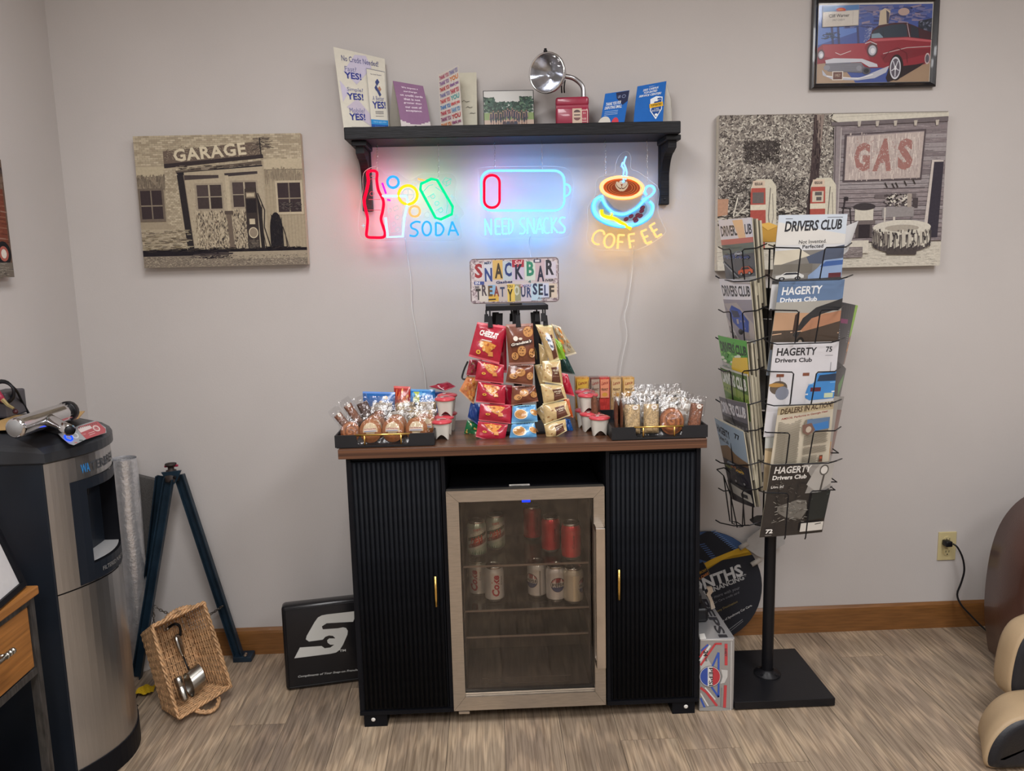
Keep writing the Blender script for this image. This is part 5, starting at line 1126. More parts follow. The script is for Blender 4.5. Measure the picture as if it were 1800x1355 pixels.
# snack bags
K=lambda x,y:(800+x*.16974,560+y*.16974)
def kb(q,yt,yb,side=0.):
    'q = TL,TR,BR,BL in crop px; yt / yb depth at top / bottom; side = extra depth on the right edge'
    ys=(yt,yt+side,yb+side,yb);return [P(*K(*p),y=y) for p,y in zip(q,ys)]
def cz(a,r,top=True):
    if top: a.t('CHEEZ-IT',(.17,.19),(.80,.22),(.17,.35),'#e9e4e0',bold=.05,ital=.15);a.l([(.28,.46),(.62,.46)],.03,'#d9c3b8')
    y0=.5 if top else .12;s=.4 if top else .62
    a.p([(.2,y0+.02),(.5,y0-.03),(.8,y0+.04),(.72,y0+s*.35),(.58,y0+s*.75),(.42,y0+s*.6)],'#d08a3f')
    for k in range(20):
        x,y=r.uniform(.24,.76),y0+s*r.uniform(0,.55);
        if abs(x-.5)<.3*(1-(y-y0)/s): a.e(x,y,.05,.035,r.choice(['#e0a052','#c4742f','#d8b070','#a8562a']),6,rot=r.uniform(0,3))
    a.e(.27,y0+s*.78,.075,.06,'#d9a63c',12);a.e(.27,y0+s*.78,.035,.03,'#8a3a22',8);a.p([(.58,y0+s*.6),(.72,y0+s*.55),(.76,y0+s*.85),(.6,y0+s*.9)],'#cf8a4a');a.t('.',(.1,.1),(.11,.1),(.1,.11),'#e9e4e0')
def gm(a,r,top=True,c='#c08a52',band='#e6ded2'):
    cs=[(.8,.2,.2,.14),(.52,.66,.17,.14),(.25,.78,.14,.1),(.9,.72,.13,.12)] if top else [(.5,.4,.2,.22),(.25,.6,.17,.17),(.88,.55,.14,.2)]
    for x,y,rx,ry in cs:
        a.e(x,y,rx,ry,'#8a5530',16);a.e(x,y,rx*.9,ry*.9,c,16)
        for _ in range(9): a.e(x+r.uniform(-.6,.6)*rx,y+r.uniform(-.6,.6)*ry,.018,.014,'#4a2a1c',6)
    if top:
        a.p([(.1,.47),(.92,.38),(.95,.47),(.12,.56)],'#3a2420');a.t("Grandma's",(.14,.465),(.9,.38),(.14,.535),band,bold=.03,ital=.2);a.e(.32,.35,.09,.06,'#e0d8cc',12);a.e(.5,.36,.07,.03,'#d9cbb8',12)
    else: a.t("Grandma's",(.25,.03),(.85,.0),(.25,.1),'#2f2320',bold=.03,ital=.2)
def gb(a,r):
    for x,y in ((.35,.5),(.9,.45)):
        a.e(x,y,.26 if x<.5 else .14,.3 if x<.5 else .22,'#e9dcc4',16,rot=-.6);a.e(x,y,.23 if x<.5 else .12,.26 if x<.5 else .19,'#c58f52',16,rot=-.6)
        for k in range(7): a.l([(x-.12+.04*k,y-.1),(x-.06+.04*k,y+.12)],.012,'#9a6534')
    a.t("Grandma's",(.2,.03),(.8,.0),(.2,.1),'#2b3550',bold=.03,ital=.2)
def fa(a,r,top=False):
    a.p([(.45,.3),(.85,.26),(.84,.45),(.9,.9),(.45,.94),(.5,.5)],'#5a3325');a.t('BITE SIZE' if not top else 'CHOC',(.52,.4),(.82,.37),(.52,.48),'#d8cbb0',bold=.04);a.t('CHIP',(.58,.52),(.78,.5),(.58,.58),'#d8cbb0',bold=.04);a.l([(.53,.68),(.83,.66)],.03,'#8d6a55')
    if top: a.e(.52,.38,.2,.17,'#d5dbe0',16);a.e(.6,.55,.17,.15,'#d5dbe0',16);a.t('Famous',(.38,.34),(.68,.38),(.38,.44),'#2b3a5c',bold=.04,ital=.2);a.t('Amos',(.48,.5),(.72,.54),(.48,.6),'#2b3a5c',bold=.04,ital=.2)
    for _ in range(8 if top else 4): a.e(r.uniform(.05,.4),r.uniform(.05,.5) if top else r.uniform(.1,.9),.05,.03,r.choice(['#b08350','#8f6236','#c9a36b']),8)
def blobs(cs,n,s=.08): 
    def f(a,r):
        for _ in range(n): a.e(r.uniform(.12,.88),r.uniform(.12,.88),s*r.uniform(.5,1.2),s*r.uniform(.4,1),r.choice(cs),7,rot=r.uniform(0,3))
    return f
RDC='#a3142f'
# behind first
bag('red snack bag hanging behind the topmost red cracker bag',*kb([(440,60),(530,80),(535,560),(440,560)],-.385,-.395),None,col='#a3142f',seed=31,puff=.006)
bag('red snack bag edge showing right of the lowest red cracker bags',*kb([(470,680),(590,690),(590,1090),(470,1080)],-.39,-.40),None,col='#a3142f',seed=32,puff=.006)
bag('dark red snack bag peeking out left of the second red cracker bag',*kb([(150,425),(280,425),(270,600),(115,585)],-.385,-.39),blobs(['#8a5a3a','#6b3328'],9),col='#8f2436',seed=33,puff=.008)
bag('orange cheese-puff bag at the far left of the stand',*kb([(125,595),(250,600),(190,885),(42,745)],-.38,-.385),blobs(['#c9793a','#d99a55','#b5602c'],30,.1),col='#cf8658',seed=34,puff=.011)
bag('dark blue snack bag low on the left side of the stand',*kb([(160,870),(280,880),(245,1110),(130,1020)],-.375,-.38),blobs(['#2a4a8a'],5),col='#1f4186',seed=35,puff=.010)
bag('green and white snack bag lowest on the left side of the stand',*kb([(125,1050),(250,1080),(245,1262),(92,1190)],-.37,-.375),blobs(['#c9c9a5','#2a7a48','#d6b35a'],10),col='#16663a',seed=36,puff=.010)
for k,(q,yt,yb) in enumerate((([(230,35),(528,80),(455,475),(138,388)],-.425,-.435),([(238,428),(505,480),(500,675),(205,640)],-.428,-.438),([(238,645),(522,690),(515,890),(213,862)],-.432,-.443),([(262,878),(582,892),(575,1090),(243,1052)],-.437,-.449),([(240,1062),(548,1092),(502,1310),(213,1222)],-.444,-.462))):
    bag('red cheese cracker bag, %s in the left front strip'%('topmost','second from top','middle one','second from bottom','lowest')[k],*kb(q,yt,yb),(lambda a,r,k=k:cz(a,r,k==0)),col=RDC,seed=k)
bag('brown cookie bag, topmost in the middle strip, with chocolate chip cookies',*kb([(522,60),(805,48),(828,468),(560,480)],-.43,-.435),lambda a,r:gm(a,r),col='#6f3c28',seed=10)
bag('brown cookie bag, second from top in the middle strip',*kb([(555,480),(815,478),(802,692),(522,662)],-.432,-.44),lambda a,r:gm(a,r,False),col='#6f3c28',seed=11)
bag('brown cookie bag in the middle strip directly above the two blue bags',*kb([(590,700),(825,690),(862,855),(580,902)],-.436,-.445),lambda a,r:gm(a,r,False),col='#6f3c28',seed=12)
bag('light blue cookie bag in the middle strip, upper of two',*kb([(600,902),(832,888),(856,1066),(583,1086)],-.44,-.449),gb,col='#5f9ccc',seed=13)
bag('light blue cookie bag in the middle strip, lower of two',*kb([(590,1080),(822,1072),(850,1252),(558,1252)],-.445,-.458),gb,col='#5f9ccc',seed=14)
FC='#c2a878'
bag('trail mix bag with a purple end, upper right side of the stand',*kb([(990,50),(1090,85),(1258,360),(1130,400)],-.36,-.37),blobs(['#b59a72','#8a6a4a','#cfc2a0','#d98a3a'],36,.09),col='#a89e86',seed=40,puff=.012)
bag('lime green snack bag right of the uppermost beige cookie bag',*kb([(1020,190),(1110,260),(1150,430),(1060,420)],-.375,-.38),None,col='#7fae2f',seed=41,puff=.006)
bag('dark green snack bag on the right side of the stand',*kb([(1080,330),(1160,395),(1245,580),(1100,560)],-.37,-.375),blobs(['#2a4a44','#3c5a3c','#14302c'],8),col='#173a37',seed=42,puff=.011)
bag('red snack bag on the right side of the stand below the dark green bag',*kb([(1095,560),(1165,575),(1238,805),(1110,770)],-.375,-.38),None,col='#b51f38',seed=43,puff=.010)
bag('orange snack bag on the right side of the stand below the red one',*kb([(1120,820),(1180,830),(1225,1025),(1150,1010)],-.375,-.38),None,col='#cf5a1c',seed=44,puff=.009)
bag('small blue foil bag lowest on the right side of the stand',*kb([(1130,1030),(1190,1040),(1228,1170),(1130,1180)],-.37,-.375),blobs(['#2f7fd0','#1a4f9a'],12),col='#1f5fae',seed=45,puff=.010)
bag('brown snack bag seen in the gap between the middle and right strips, upper',*kb([(800,150),(870,230),(860,470),(820,450)],-.37,-.375),None,col='#6b5a35',seed=46,puff=.004)
bag('pale beige cookie bag tucked behind the right strip, upper',*kb([(865,255),(960,300),(960,500),(880,480)],-.395,-.40),None,col=FC,seed=47,puff=.006)
bag('pale beige cookie bag tucked behind the right strip, middle',*kb([(820,480),(930,465),(930,720),(880,690)],-.395,-.40),None,col=FC,seed=48,puff=.006)
bag('pale beige cookie bag with cookie pieces tucked behind the right strip, lower',*kb([(835,945),(920,880),(985,1100),(925,1110)],-.40,-.41),blobs(['#8f6236','#6b4a2c'],8),col=FC,seed=49,puff=.006)
for k,(q,yt,yb) in enumerate((([(832,60),(1005,68),(1078,425),(985,462)],-.425,-.43),([(905,440),(1088,432),(1118,690),(905,652)],-.427,-.437),([(885,675),(1120,688),(1158,828),(918,892)],-.431,-.442),([(905,880),(1150,850),(1196,1000),(940,1096)],-.436,-.448),([(920,1092),(1142,1040),(1158,1160),(955,1278)],-.443,-.458))):
    bag('beige chocolate chip cookie bag, %s in the right front strip'%('topmost','second from top','middle one','second from bottom','lowest')[k],*kb(q,yt,yb),(lambda a,r,k=k:fa(a,r,k==0)),col=FC,seed=20+k)
# chip bags behind the left tray and packets behind the right tray
Y7=lambda x,y:(570+x*.15,640+y*.15)
def up(label,x0,x1,yt,ht,y,col,des,seed,ph=.014,**k):
    a_,b_=P(*Y7(x0,yt),y=y),P(*Y7(x1,yt+8),y=y-.01);z0=TZ+.004
    bag(label,a_,b_,V((b_.x-.004,b_.y-.035,z0)),V((a_.x+.004,a_.y-.035,z0)),des,col=col,seed=seed,puff=ph,**k)
up('blue chip bag standing at the far left behind the left tray',450,830,320,0,-.175,'#1f5fa5',blobs(['#2f7fc4','#17467f','#c9b08a'],8),60)
up('red foil snack bag standing behind the left tray between the blue bags',815,1010,255,0,-.17,'#a8261f',blobs(['#d9683a','#c43a2a','#e8a05a'],26,.1),61)
up('bright blue chip bag with a yellow patch behind the left tray',940,1300,290,0,-.165,'#1f78c4',lambda a,r:(a.r(.3,.08,.5,.4,'#b5c452'),blobs(['#4fa5e0','#17569f'],14)(a,r)),62)
up('navy blue chip bag behind the snack cups beside the left tray',1260,1440,320,0,-.16,'#1f3f86',None,63)
a_,b_,c_,d_=P(*Y7(1225,262),y=-.20),P(*Y7(1440,205),y=-.17),P(*Y7(1540,262),y=-.185),P(*Y7(1420,310),y=-.215)
bag('red snack bag lying on top behind the stacked snack cups, left',a_,b_,c_,d_,blobs(['#7a1a2a','#c9a5a5'],5),col='#9a1c34',seed=64,puff=.009)
Y8=lambda x,y:(1000+x*.14444,630+y*.14444)
CRK=[(75,250,'#c08a2f','yellow','#e2b54a'),(255,385,'#6b4038','brown','#a89484'),(365,500,'#b53a35','red','#d98a6a'),(505,645,'#b08a5a','tan','#cfb080'),(650,800,'#bf9350','golden tan','#d9b47a')]
for k,(x0,x1,c,nm,c2) in enumerate(CRK):
    yy=-.21;a_,b_=P(*Y8(x0,232),y=yy),P(*Y8(x1,232),y=yy)
    t=thing('cracker_box','%s cracker pack, %s of the five standing behind the right-hand snack cups'%(nm,('leftmost','second','middle','fourth','rightmost')[k]),'snack box',((a_.x+b_.x)/2,yy+.02,TZ))
    mb=MB(H(c,1.15));r=random.Random(k)
    def fn(u,v): 
        x=a_.x+.001+(b_.x-a_.x-.002)*u;return V((x,yy-.004*(math.sin(PI*u)*math.sin(PI*v))**.5+r.uniform(-.0008,.0008),TZ+.001+(a_.z-TZ-.001)*v))
    mb.grid(fn,8,12,lambda u,v:(lambda k:tuple(q*k for q in H(c,1.15)))(r.uniform(.85,1.15)));mb.box(a_.x+.001,yy,TZ+.001,b_.x-.001,yy+.04,a_.z,.002);mb.obj('wrapper',PRF,t)
    mb=MB();a=Art(mb,lambda x,y:V((a_.x+(b_.x-a_.x)*x,yy-.0055,a_.z-.075*y)),(0,-1,0),g=1.1)
    a.r(.12,.08,.88,.95,c2);a.t('Lance',(.2,.2),(.8,.14),(.2,.36),'#8a2a25',bold=.02,ital=.25);a.t('PEANUT',(.2,.5),(.8,.5),(.2,.62),'#5a3a28',bold=.04);a.e(.5,.8,.25,.1,'#c9913f',12);mb.obj('label',PRM,t)
# ------------------------------------------------ magazine rack
RX,RY=.955,-.367
t=thing('magazine_rack','black wire magazine rack on a square steel base right of the snack cabinet','magazine rack',(RX,RY,0))
RK=t
MB().box(.786,-.541,.004,1.122,-.193,.031,.002).obj('base',BLM,t)
for x_,y_ in ((.81,-.52),(1.1,-.52),(.81,-.215),(1.1,-.215)): MB().at((x_,y_,0)).lathe([(.012,0),(.012,.005)],10).obj('foot_pad',BLM,t)
mb=MB();mb.s=True;mb.at((RX,RY,0));mb.lathe([(.046,.031),(.046,.035),(.024,.042),(.021,.05)],24);mb.obj('flange',BLM,t)
for k in range(4):
    mb=MB();mb.at((RX+.035*math.cos(k*PI/2+.7),RY+.035*math.sin(k*PI/2+.7),.036));mb.lathe([(.0055,0),(.0055,.004),(0,.005)],6);mb.obj('bolt',BLM,t)
mb=MB();mb.s=True;mb.at((RX,RY,0));mb.lathe([(.0195,.035),(.0195,.62),(.0195,.621),(.014,.622),(.014,1.52),(0,1.52)],20);mb.obj('pole',BLM,t)
for z_ in (1.505,1.32,1.12,.93,.74,.585):
    mb=MB();mb.prism([(RX+.07*math.cos(k*PI/4+.39),RY+.07*math.sin(k*PI/4+.39),z_) for k in range(8)],(0,0,.004));mb.obj('spider_plate',BLM,t)
for dx,dy in ((-.045,-.05),(.03,-.06),(.055,.03),(-.05,.04)):
    MB().tube([(RX+dx,RY+dy,.585),(RX+dx,RY+dy,1.508)],.0028,6).obj('upright_wire',BLM,t)
PG=mat('page_edges',H('#a8a088',1.1),.85,var=.22,vs=6,stretch=(160,160,1),det=2)
def mag(label,q,ys,th,design,col='#c9c6c0',inward=None,n_behind=0,grp=None,bow=.003,cat='magazine',vsc=1):
    'q = TL,TR,BR,BL pixels; ys = depth at those corners'
    TL,TR,BR,BL=[P(*p,y=y) for p,y in zip(q,ys)]
    n=(TR-TL).cross(BL-TL).normalized()
    if n.dot(CC-TL)<0:n=-n
    def F(u,v,o=0): return (TL*(1-u)+TR*u)*(1-v)+(BL*(1-u)+BR*u)*v+n*(bow*4*u*(1-u)+o)
    t=thing('magazine',label,cat,((BL+BR)/2).to_tuple(),grp)
    mb=MB(H(col,1.15));mb.grid(lambda u,v:F(u,v,0),8,6,flip=True);mb.grid(lambda u,v:F(u,v,-.0006),8,6);a=BagArt(mb,F,1.15);a.k=.0004;a.ep=.00006;a.ys=vsc
    if design: design(a,random.Random(len(label)))
    mb.obj('cover',PRG,t)
    mb=MB(H('#b0a994',1.1));k=.985
    G=lambda u,v,o:F(.01+.985*u,.006+.988*v,o)
    mb.grid(lambda u,v:G(u,v,-.0008),6,2,flip=True);mb.grid(lambda u,v:G(u,v,-th),6,2)
    for f_ in ((lambda u,v:G(0,u,-.0008-(th-.0008)*v)),(lambda u,v:G(1,u,-.0008-(th-.0008)*v)),(lambda u,v:G(u,0,-.0008-(th-.0008)*v)),(lambda u,v:G(u,1,-.0008-(th-.0008)*v))): mb.grid(f_,6,max(2,int(th/.0012)),(lambda u,v:(lambda k:tuple(c*k for c in H('#b0a994',1.1)))(random.uniform(.7,1.12))) if th>.01 else None)
    mb.obj('pages',PRM,t)
    return t,F,n
def head(c1,c2,st='HAGERTY',x1=.66): 
    def f(a,r):
        a.t(st,(.08,.06),(x1,.06),(.08,.17),c1,bold=.04,ital=.1);a.t('Drivers Club',(.07,.2),(x1-.08,.2),(.07,.265),c2,bold=.03)
    return f
def car(a,x,y,w,h,c,c2='#22252e'):
    a.p([(x,y+h),(x,y+h*.5),(x+w*.18,y+h*.38),(x+w*.32,y),(x+w*.75,y),(x+w*.92,y+h*.4),(x+w,y+h*.55),(x+w,y+h)],c);a.p([(x+w*.24,y+h*.38),(x+w*.35,y+h*.08),(x+w*.72,y+h*.08),(x+w*.85,y+h*.4)],c2)
    for q in (.22,.78): a.e(x+w*q,y+h,w*.11,h*.28,'#1c1c20',12);a.e(x+w*q,y+h,w*.06,h*.16,'#9a9a9e',10)
def m1(a,r):
    a.p([(0,0),(1,0),(1,.42),(0,.42)],'#b9c2cc');a.p([(0,.1),(1,.3),(1,.44),(0,.44)],'#c9c7c2');a.t('DRIVERS CLUB',(.1,.09),(.93,.07),(.1,.245),'#23252b',bold=.03,space=.95,ital=.08);a.l([(.1,.055),(.2,.055)],.008,'#3a3a3f');a.l([(.7,.045),(.93,.045)],.008,'#3a3a3f')
    a.t('Not Invented.',(.32,.37),(.72,.365),(.32,.425),'#2a2a2e',bold=.01);a.t('Perfected',(.38,.44),(.68,.435),(.38,.495),'#2a2a2e',bold=.01)
    a.r(0,.52,1,1,'#77746f');a.p([(0,.52),(.35,.5),(.5,.6),(0,.75)],'#c2bba9');a.p([(.45,.62),(.75,.5),(1,.46),(1,.75),(.5,.72)],'#4a5366');a.r(0,.72,.55,.86,'#6b675f');car(a,.04,.84,.4,.09,'#c5c5c2');a.p([(.5,1),(.5,.9),(.62,.8),(.72,.68),(1,.66),(1,1)],'#8399ba');a.p([(.66,.78),(.74,.7),(1,.69),(1,.76)],'#3a5a94');a.r(.8,.88,.99,.98,'#5a2a30');a.r(0,.95,1,1,'#38383a')
def m2(a,r):
    a.r(0,0,1,.3,'#5d7596');a.r(0,.3,1,.5,'#9d9a92');a.p([(0,.45),(1,.5),(1,.75),(0,.8)],'#b08d70');a.r(0,.72,1,1,'#4a4038')
    a.t('HAGERTY',(.06,.08),(.66,.075),(.06,.2),'#dfe1e3',bold=.025,ital=.05);a.t('Drivers Club',(.05,.235),(.6,.235),(.05,.305),'#dfe1e3',bold=.03)
    a.p([(.3,.8),(.42,.55),(.6,.4),(1,.28),(1,.42),(.7,.5),(.5,.62),(.36,.85)],'#2c2c2e');a.p([(.4,.74),(.55,.56),(.75,.5),(1,.46),(1,.8),(.5,.82)],'#a5765a');a.p([(.4,.76),(1,.62),(1,1),(.36,1)],'#453930');a.p([(.3,.5),(.36,.44),(.37,.7),(.29,.78)],'#3b2c26');a.l([(0,.78),(.4,.74),(1,.8)],.012,'#cfa98a');a.e(.42,.95,.07,.12,'#1d1b1b',16);a.e(.42,.95,.04,.08,'#9a8d80',12)
def m3(a,r):
    a.r(0,0,1,1,'#c9c8cc');a.t('HAGERTY',(.06,.08),(.66,.075),(.06,.195),'#232328',bold=.025,ital=.05);a.t('Drivers Club',(.05,.225),(.6,.225),(.05,.29),'#232328',bold=.03);a.t('75',(.8,.07),(.9,.07),(.8,.15),'#232328',bold=.03);a.l([(.8,.2),(.92,.2)],.008,'#8a8a8e')
    a.e(.14,.66,.13,.1,'#5b5148',16);a.e(.1,.62,.12,.03,'#a8824a',12);a.nz(0,None,1,1,['#000']) if 0 else None
    a.e(.2,.74,.1,.1,'#7a7f8d',14);a.l([(.09,.48),(.2,.48)],.045,'#7a4a38');a.l([(.14,.48),(.16,.6)],.01,'#5a4a44');a.l([(.48,.47),(.58,.47)],.045,'#7a4a38');a.l([(.9,.3),(.9,.5)],.01,'#8a8a8e')
    a.p([(.55,.74),(.58,.64),(.66,.6),(.7,.46),(1,.44),(1,.84),(.62,.86),(.55,.82)],'#3f83c4');a.p([(.71,.58),(.74,.49),(1,.47),(1,.58)],'#26384f');a.r(.62,.67,.78,.73,'#5a2630');a.l([(.55,.77),(1,.74)],.02,'#d8dde2');a.r(.84,.76,.98,.83,'#b9c6a8');a.l([(.58,.62),(1,.6)],.01,'#7fb5e0')
def m4(a,r):
    a.r(0,0,1,1,'#bfb7a5');a.r(0,.02,1,.13,'#b0a284');a.t('DEALERS IN ACTION!',(.05,.04),(.98,.0),(.05,.13),'#4b3a2c',bold=.03,ital=.1);a.t('AMSOIL Performs in Georgia Heat',(.08,.185),(.9,.135),(.08,.225),'#8a3330',bold=.02)
    for c0,c1,y0,y1 in ((.04,.44,.25,.97),(.5,.62,.25,.36),(.5,.93,.5,.66),(.5,.93,.7,.8),(.5,.78,.84,.97)):
        y=y0
        while y<y1: a.l([(c0,y),(c1-r.uniform(0,.03),y-.01)],.006,'#6d675c');y+=.0135
    a.r(.48,.25,.92,.46,'#7f7668');a.r(.52,.24,.93,.42,'#5f7896');a.p([(.6,.33),(.9,.3),(.92,.42),(.62,.44)],'#3f78b5');a.p([(.44,.32),(.6,.3),(.68,.42),(.56,.49),(.46,.44)],'#74594f');a.e(.56,.4,.05,.05,'#b5aa9a',12);a.t('Gallon Batch',(.52,.68),(.8,.675),(.52,.695),'#6b4a3a');a.r(.8,.84,.86,.99,'#5a3a2c');a.r(.81,.86,.85,.9,'#a34a34')
def m5(a,r):
    a.r(0,0,1,1,'#2b2827');a.p([(.5,.02),(1,.0),(1,.42),(.6,.42),(.66,.2)],'#8d8a86');a.p([(.6,.3),(.7,.1),(.78,.02),(1,.0),(1,.3),(.8,.42)],'#a8a5a0');a.e(.85,.11,.075,.075,'#55524e',18);a.e(.85,.11,.055,.055,'#cfccc6',18);a.l([(.86,.18),(.84,.4)],.03,'#4a4744')
    a.t('HAGERTY',(.06,.035),(.64,.03),(.06,.13),'#d9d7d2',bold=.025,ital=.1);a.t('Drivers Club',(.05,.155),(.58,.15),(.05,.215),'#d9d7d2',bold=.03);a.t('Dive In!',(.05,.29),(.24,.285),(.05,.33),'#d9d7d2',bold=.02)
    a.p([(.2,.58),(.5,.5),(.64,.52),(.68,.66),(.6,.78),(.35,.74),(.2,.66)],'#6d6a64')
    for _ in range(60): x,y=r.uniform(.15,.66),r.uniform(.52,.82);a.l([(x,y),(x+r.uniform(-.08,.08),y+r.uniform(-.03,.03))],.007,r.choice(['#8d8a82','#55524d','#45423f','#a5a29a']))
    for _ in range(30): x,y=r.uniform(.05,.5),r.uniform(.2,.5);a.l([(x,y),(x+r.uniform(-.06,.06),y+r.uniform(-.03,.03))],.008,r.choice(['#45423f','#38332f','#5a5650']))
    a.p([(.7,.42),(1,.38),(.98,.78),(.68,.8)],'#1c2324');a.l([(.7,.5),(.98,.44)],.01,'#3d4646');a.r(.6,.83,.97,.95,'#c9c6bf');a.l([(.83,.86),(.93,.85)],.012,'#3a3a3a');a.t('72',(.06,.88),(.17,.88),(.06,.94),'#e0deda',bold=.04);a.l([(.06,.965),(.16,.965)],.006,'#9a9894')
FY=(-.505,-.463,-.44,-.482)
FR=[((1369,378),(1490,376),(1473,536),(1352,545),m1,'magazine with a DRIVERS CLUB cover, topmost on the front of the rack','#c5c6c8'),
((1369.6,495),(1485,490.7),(1466,652),(1347,660),m2,'magazine showing a dusty desert car, second from the top on the rack front','#7d8794'),
((1360,602),(1475,600),(1459,762),(1342,768),m3,'white magazine numbered 75 with a blue car, middle of the rack front','#c9c8cc'),
((1368,715),(1466,704),(1452,855),(1347,868),m4,'newspaper page headed DEALERS IN ACTION on the rack front','#bfb7a5'),
((1356,816),(1467,810.5),(1445,935),(1335,944.6),m5,'dark magazine numbered 72, lowest on the front of the rack','#2b2827')]
for k,(a_,b_,c_,d_,ds,lb,cl_) in enumerate(FR):
    o=-.000
    mag(lb,(a_,b_,c_,d_),tuple(y-.002*k for y in FY),.006 if k!=3 else .001,ds,cl_,vsc=1 if k==4 else .72)
mag('white folded paper rising behind the topmost front magazine',((1484,398),(1509,388),(1491,440),(1478,450)),(-.44,-.42,-.42,-.44),.001,None,'#c5c6c8')
mag('white brochure with pale pictures standing behind the newspaper page',((1348,712),(1392,708),(1372,860),(1341,862)),(-.49,-.475,-.455,-.468),.002,lambda a,r:(a.r(.0,.5,1,1,'#9a8a70'),a.p([(0,.52),(1,.6),(1,.72),(0,.66)],'#c5b08d'),a.r(.3,.05,.42,.18,'#33353a'),a.e(.4,.25,.12,.04,'#5a6a80')),'#b9bcb8')
LM=[((1263,387),(1321.5,382),(1331,520),(1281,527),'white','tilted magazine with race cars and an orange car, topmost on the left of the rack'),
((1264,489.6),(1318,492),(1331,632),(1294,636),'white','magazine with a dark blue car, second from the top on the left of the rack'),
((1262,589),(1312.4,599.4),(1324,735),(1286,732),'green','green and yellow magazine, third from the top on the left of the rack'),
((1265.4,642),(1312.6,657.7),(1325,796),(1290,780),'green2','mossy green magazine, fourth from the top on the left of the rack'),
((1264,696.7),(1311.5,708.5),(1324,845),(1290,835),'grey','grey magazine, fifth from the top on the left of the rack'),
((1256,734),(1306.7,759),(1326.8,891.5),(1286.7,876),'blue','magazine numbered 77 with a desert hill, lowest on the left of the rack')]
def ldes(kind):
    def f(a,r):
        dk='#26272c'
        if kind=='white':
            a.r(0,0,1,.33,'#cfcdd0');a.t('DRIVERS CLUB',(-.0+.04,.1),(.98,.1),(.04,.28),dk,bold=.03,space=.95)
        if kind=='white':
            if f.k==0:
                a.p([(.45,.02),(.75,.02),(.8,.33),(.6,.33)],'#d9b58a');a.r(0,.33,1,.42,'#b5685c');a.r(0,.42,1,.62,'#5f6a62');a.r(0,.6,1,1,'#4f5256')
                for _ in range(7): car(a,r.uniform(.02,.7),r.uniform(.5,.72),.26,.06,r.choice(['#3a4a7a','#9aa2ac','#5a6a8a']))
                car(a,.5,.82,.45,.12,'#c4562f');a.l([(0,.7),(.5,1)],.03,'#8a8d90')
            else:
                a.r(0,.33,1,1,'#8d8890');a.p([(0,.4),(.5,.38),(1,.75),(1,1),(.7,1)],'#a39b98');a.p([(.18,.5),(.3,.42),(.6,.5),(.85,.7),(.8,.88),(.55,.85),(.25,.7)],'#2a4a9c');a.p([(.24,.5),(.5,.52),(.55,.62),(.3,.62)],'#1c2748');a.e(.5,.86,.1,.05,'#16181f',10);a.p([(0,.6),(.3,.9),(.4,1),(0,1)],'#b5b0ae');a.t('DRIVE',(.05,.75),(.3,.95),(.02,.85),'#3a3a3e',bold=.04)
        if kind=='green':
            a.r(0,0,1,.5,'#4f9a3f');a.t('DRIVERS CLUB',(.04,.1),(.98,.12),(.04,.32),'#1f3a24',bold=.05,space=.95)
            for _ in range(30): a.e(r.random(),r.uniform(.3,.7),.08,.03,r.choice(['#79b55a','#3f7f35','#cfd6c2']),7)
            a.p([(.5,.4),(1,.35),(1,.75),(.35,.7)],'#d3b23f');a.r(0,.6,.4,.75,'#9aa29a')
        if kind=='green2':
            a.r(0,0,1,1,'#4f6a34');a.p([(0,.3),(1,.45),(1,.7),(0,.55)],'#7f9447');a.p([(0,.5),(1,.62),(1,.8),(0,.72)],'#5a7a3a');a.r(0,0,1,.04,'#b5b5ac');a.t('DRIVERS CLUB',(.04,.08),(.96,.12),(.04,.34),'#cfd2c9',bold=.05,space=.95)
        if kind=='grey':
            a.r(0,0,1,1,'#6d6a70');a.p([(0,.35),(1,.45),(1,1),(0,1)],'#4a484c');a.t('DRIVERS CLUB',(.04,.08),(.96,.1),(.04,.32),'#cfcdd0',bold=.05,space=.95);a.l([(.3,0),(.7,1)],.03,'#2a2a2e')
        if kind=='blue':
            a.r(0,0,1,.4,'#9fb0bf');a.t('HAGERTY',(.02,.06),(.5,.09),(.02,.16),dk,bold=.04);a.t('Drivers Club',(.05,.19),(.4,.21),(.05,.25),dk,bold=.02);a.t('77',(.68,.07),(.84,.08),(.68,.14),dk,bold=.03)
            a.p([(0,.34),(.35,.28),(.6,.36),(1,.42),(1,.56),(0,.5)],'#8a6f55');a.r(0,.48,1,1,'#3c3a40')
            for c in ('#b06a34','#8a8d52','#c9a24a','#9aa2ac'): car(a,r.uniform(.05,.6),r.uniform(.46,.54),.3,.05,c)
            car(a,.3,.62,.6,.1,'#2c2a34');a.r(.0,.76,1,1,'#222126');a.p([(.15,.78),(.95,.84),(.98,.95),(.18,.9)],'#c5c2b8');a.r(.55,.86,.82,.91,'#2a2a2e')
    return f
LY=(-.27,-.46,-.452,-.262)
for k,(a_,b_,c_,d_,kd,lb) in enumerate(LM):
    f=ldes(kd);f.k=k
    mag(lb,(a_,b_,c_,d_),tuple(y-.001*k for y in LY),.0045,f,'#a8a6a2',bow=.003,vsc=(.74,.74,.6,.6,.6,1)[k])
    sh=(14,10) if k<5 else (9,4)
    for j in range(2 if k<5 else 1):
        dx=7+j*6.5
        q=((a_[0]+dx,a_[1]+3),(b_[0]+dx,b_[1]+2+j*3),(c_[0]+dx,c_[1]+14*(1 if k<5 else 0)+j*5),(d_[0]+dx,d_[1]+4))
        mag('magazine showing only page edges behind the %s left-hand cover, %s one'%(('topmost','second','third','fourth','fifth','lowest')[k],('nearer','farther')[j]),q,tuple(y-.001*k+.004*(j+1) for y in LY),.0085,None,'#8a857a',grp='magazines stacked behind the left-hand covers',bow=.002)
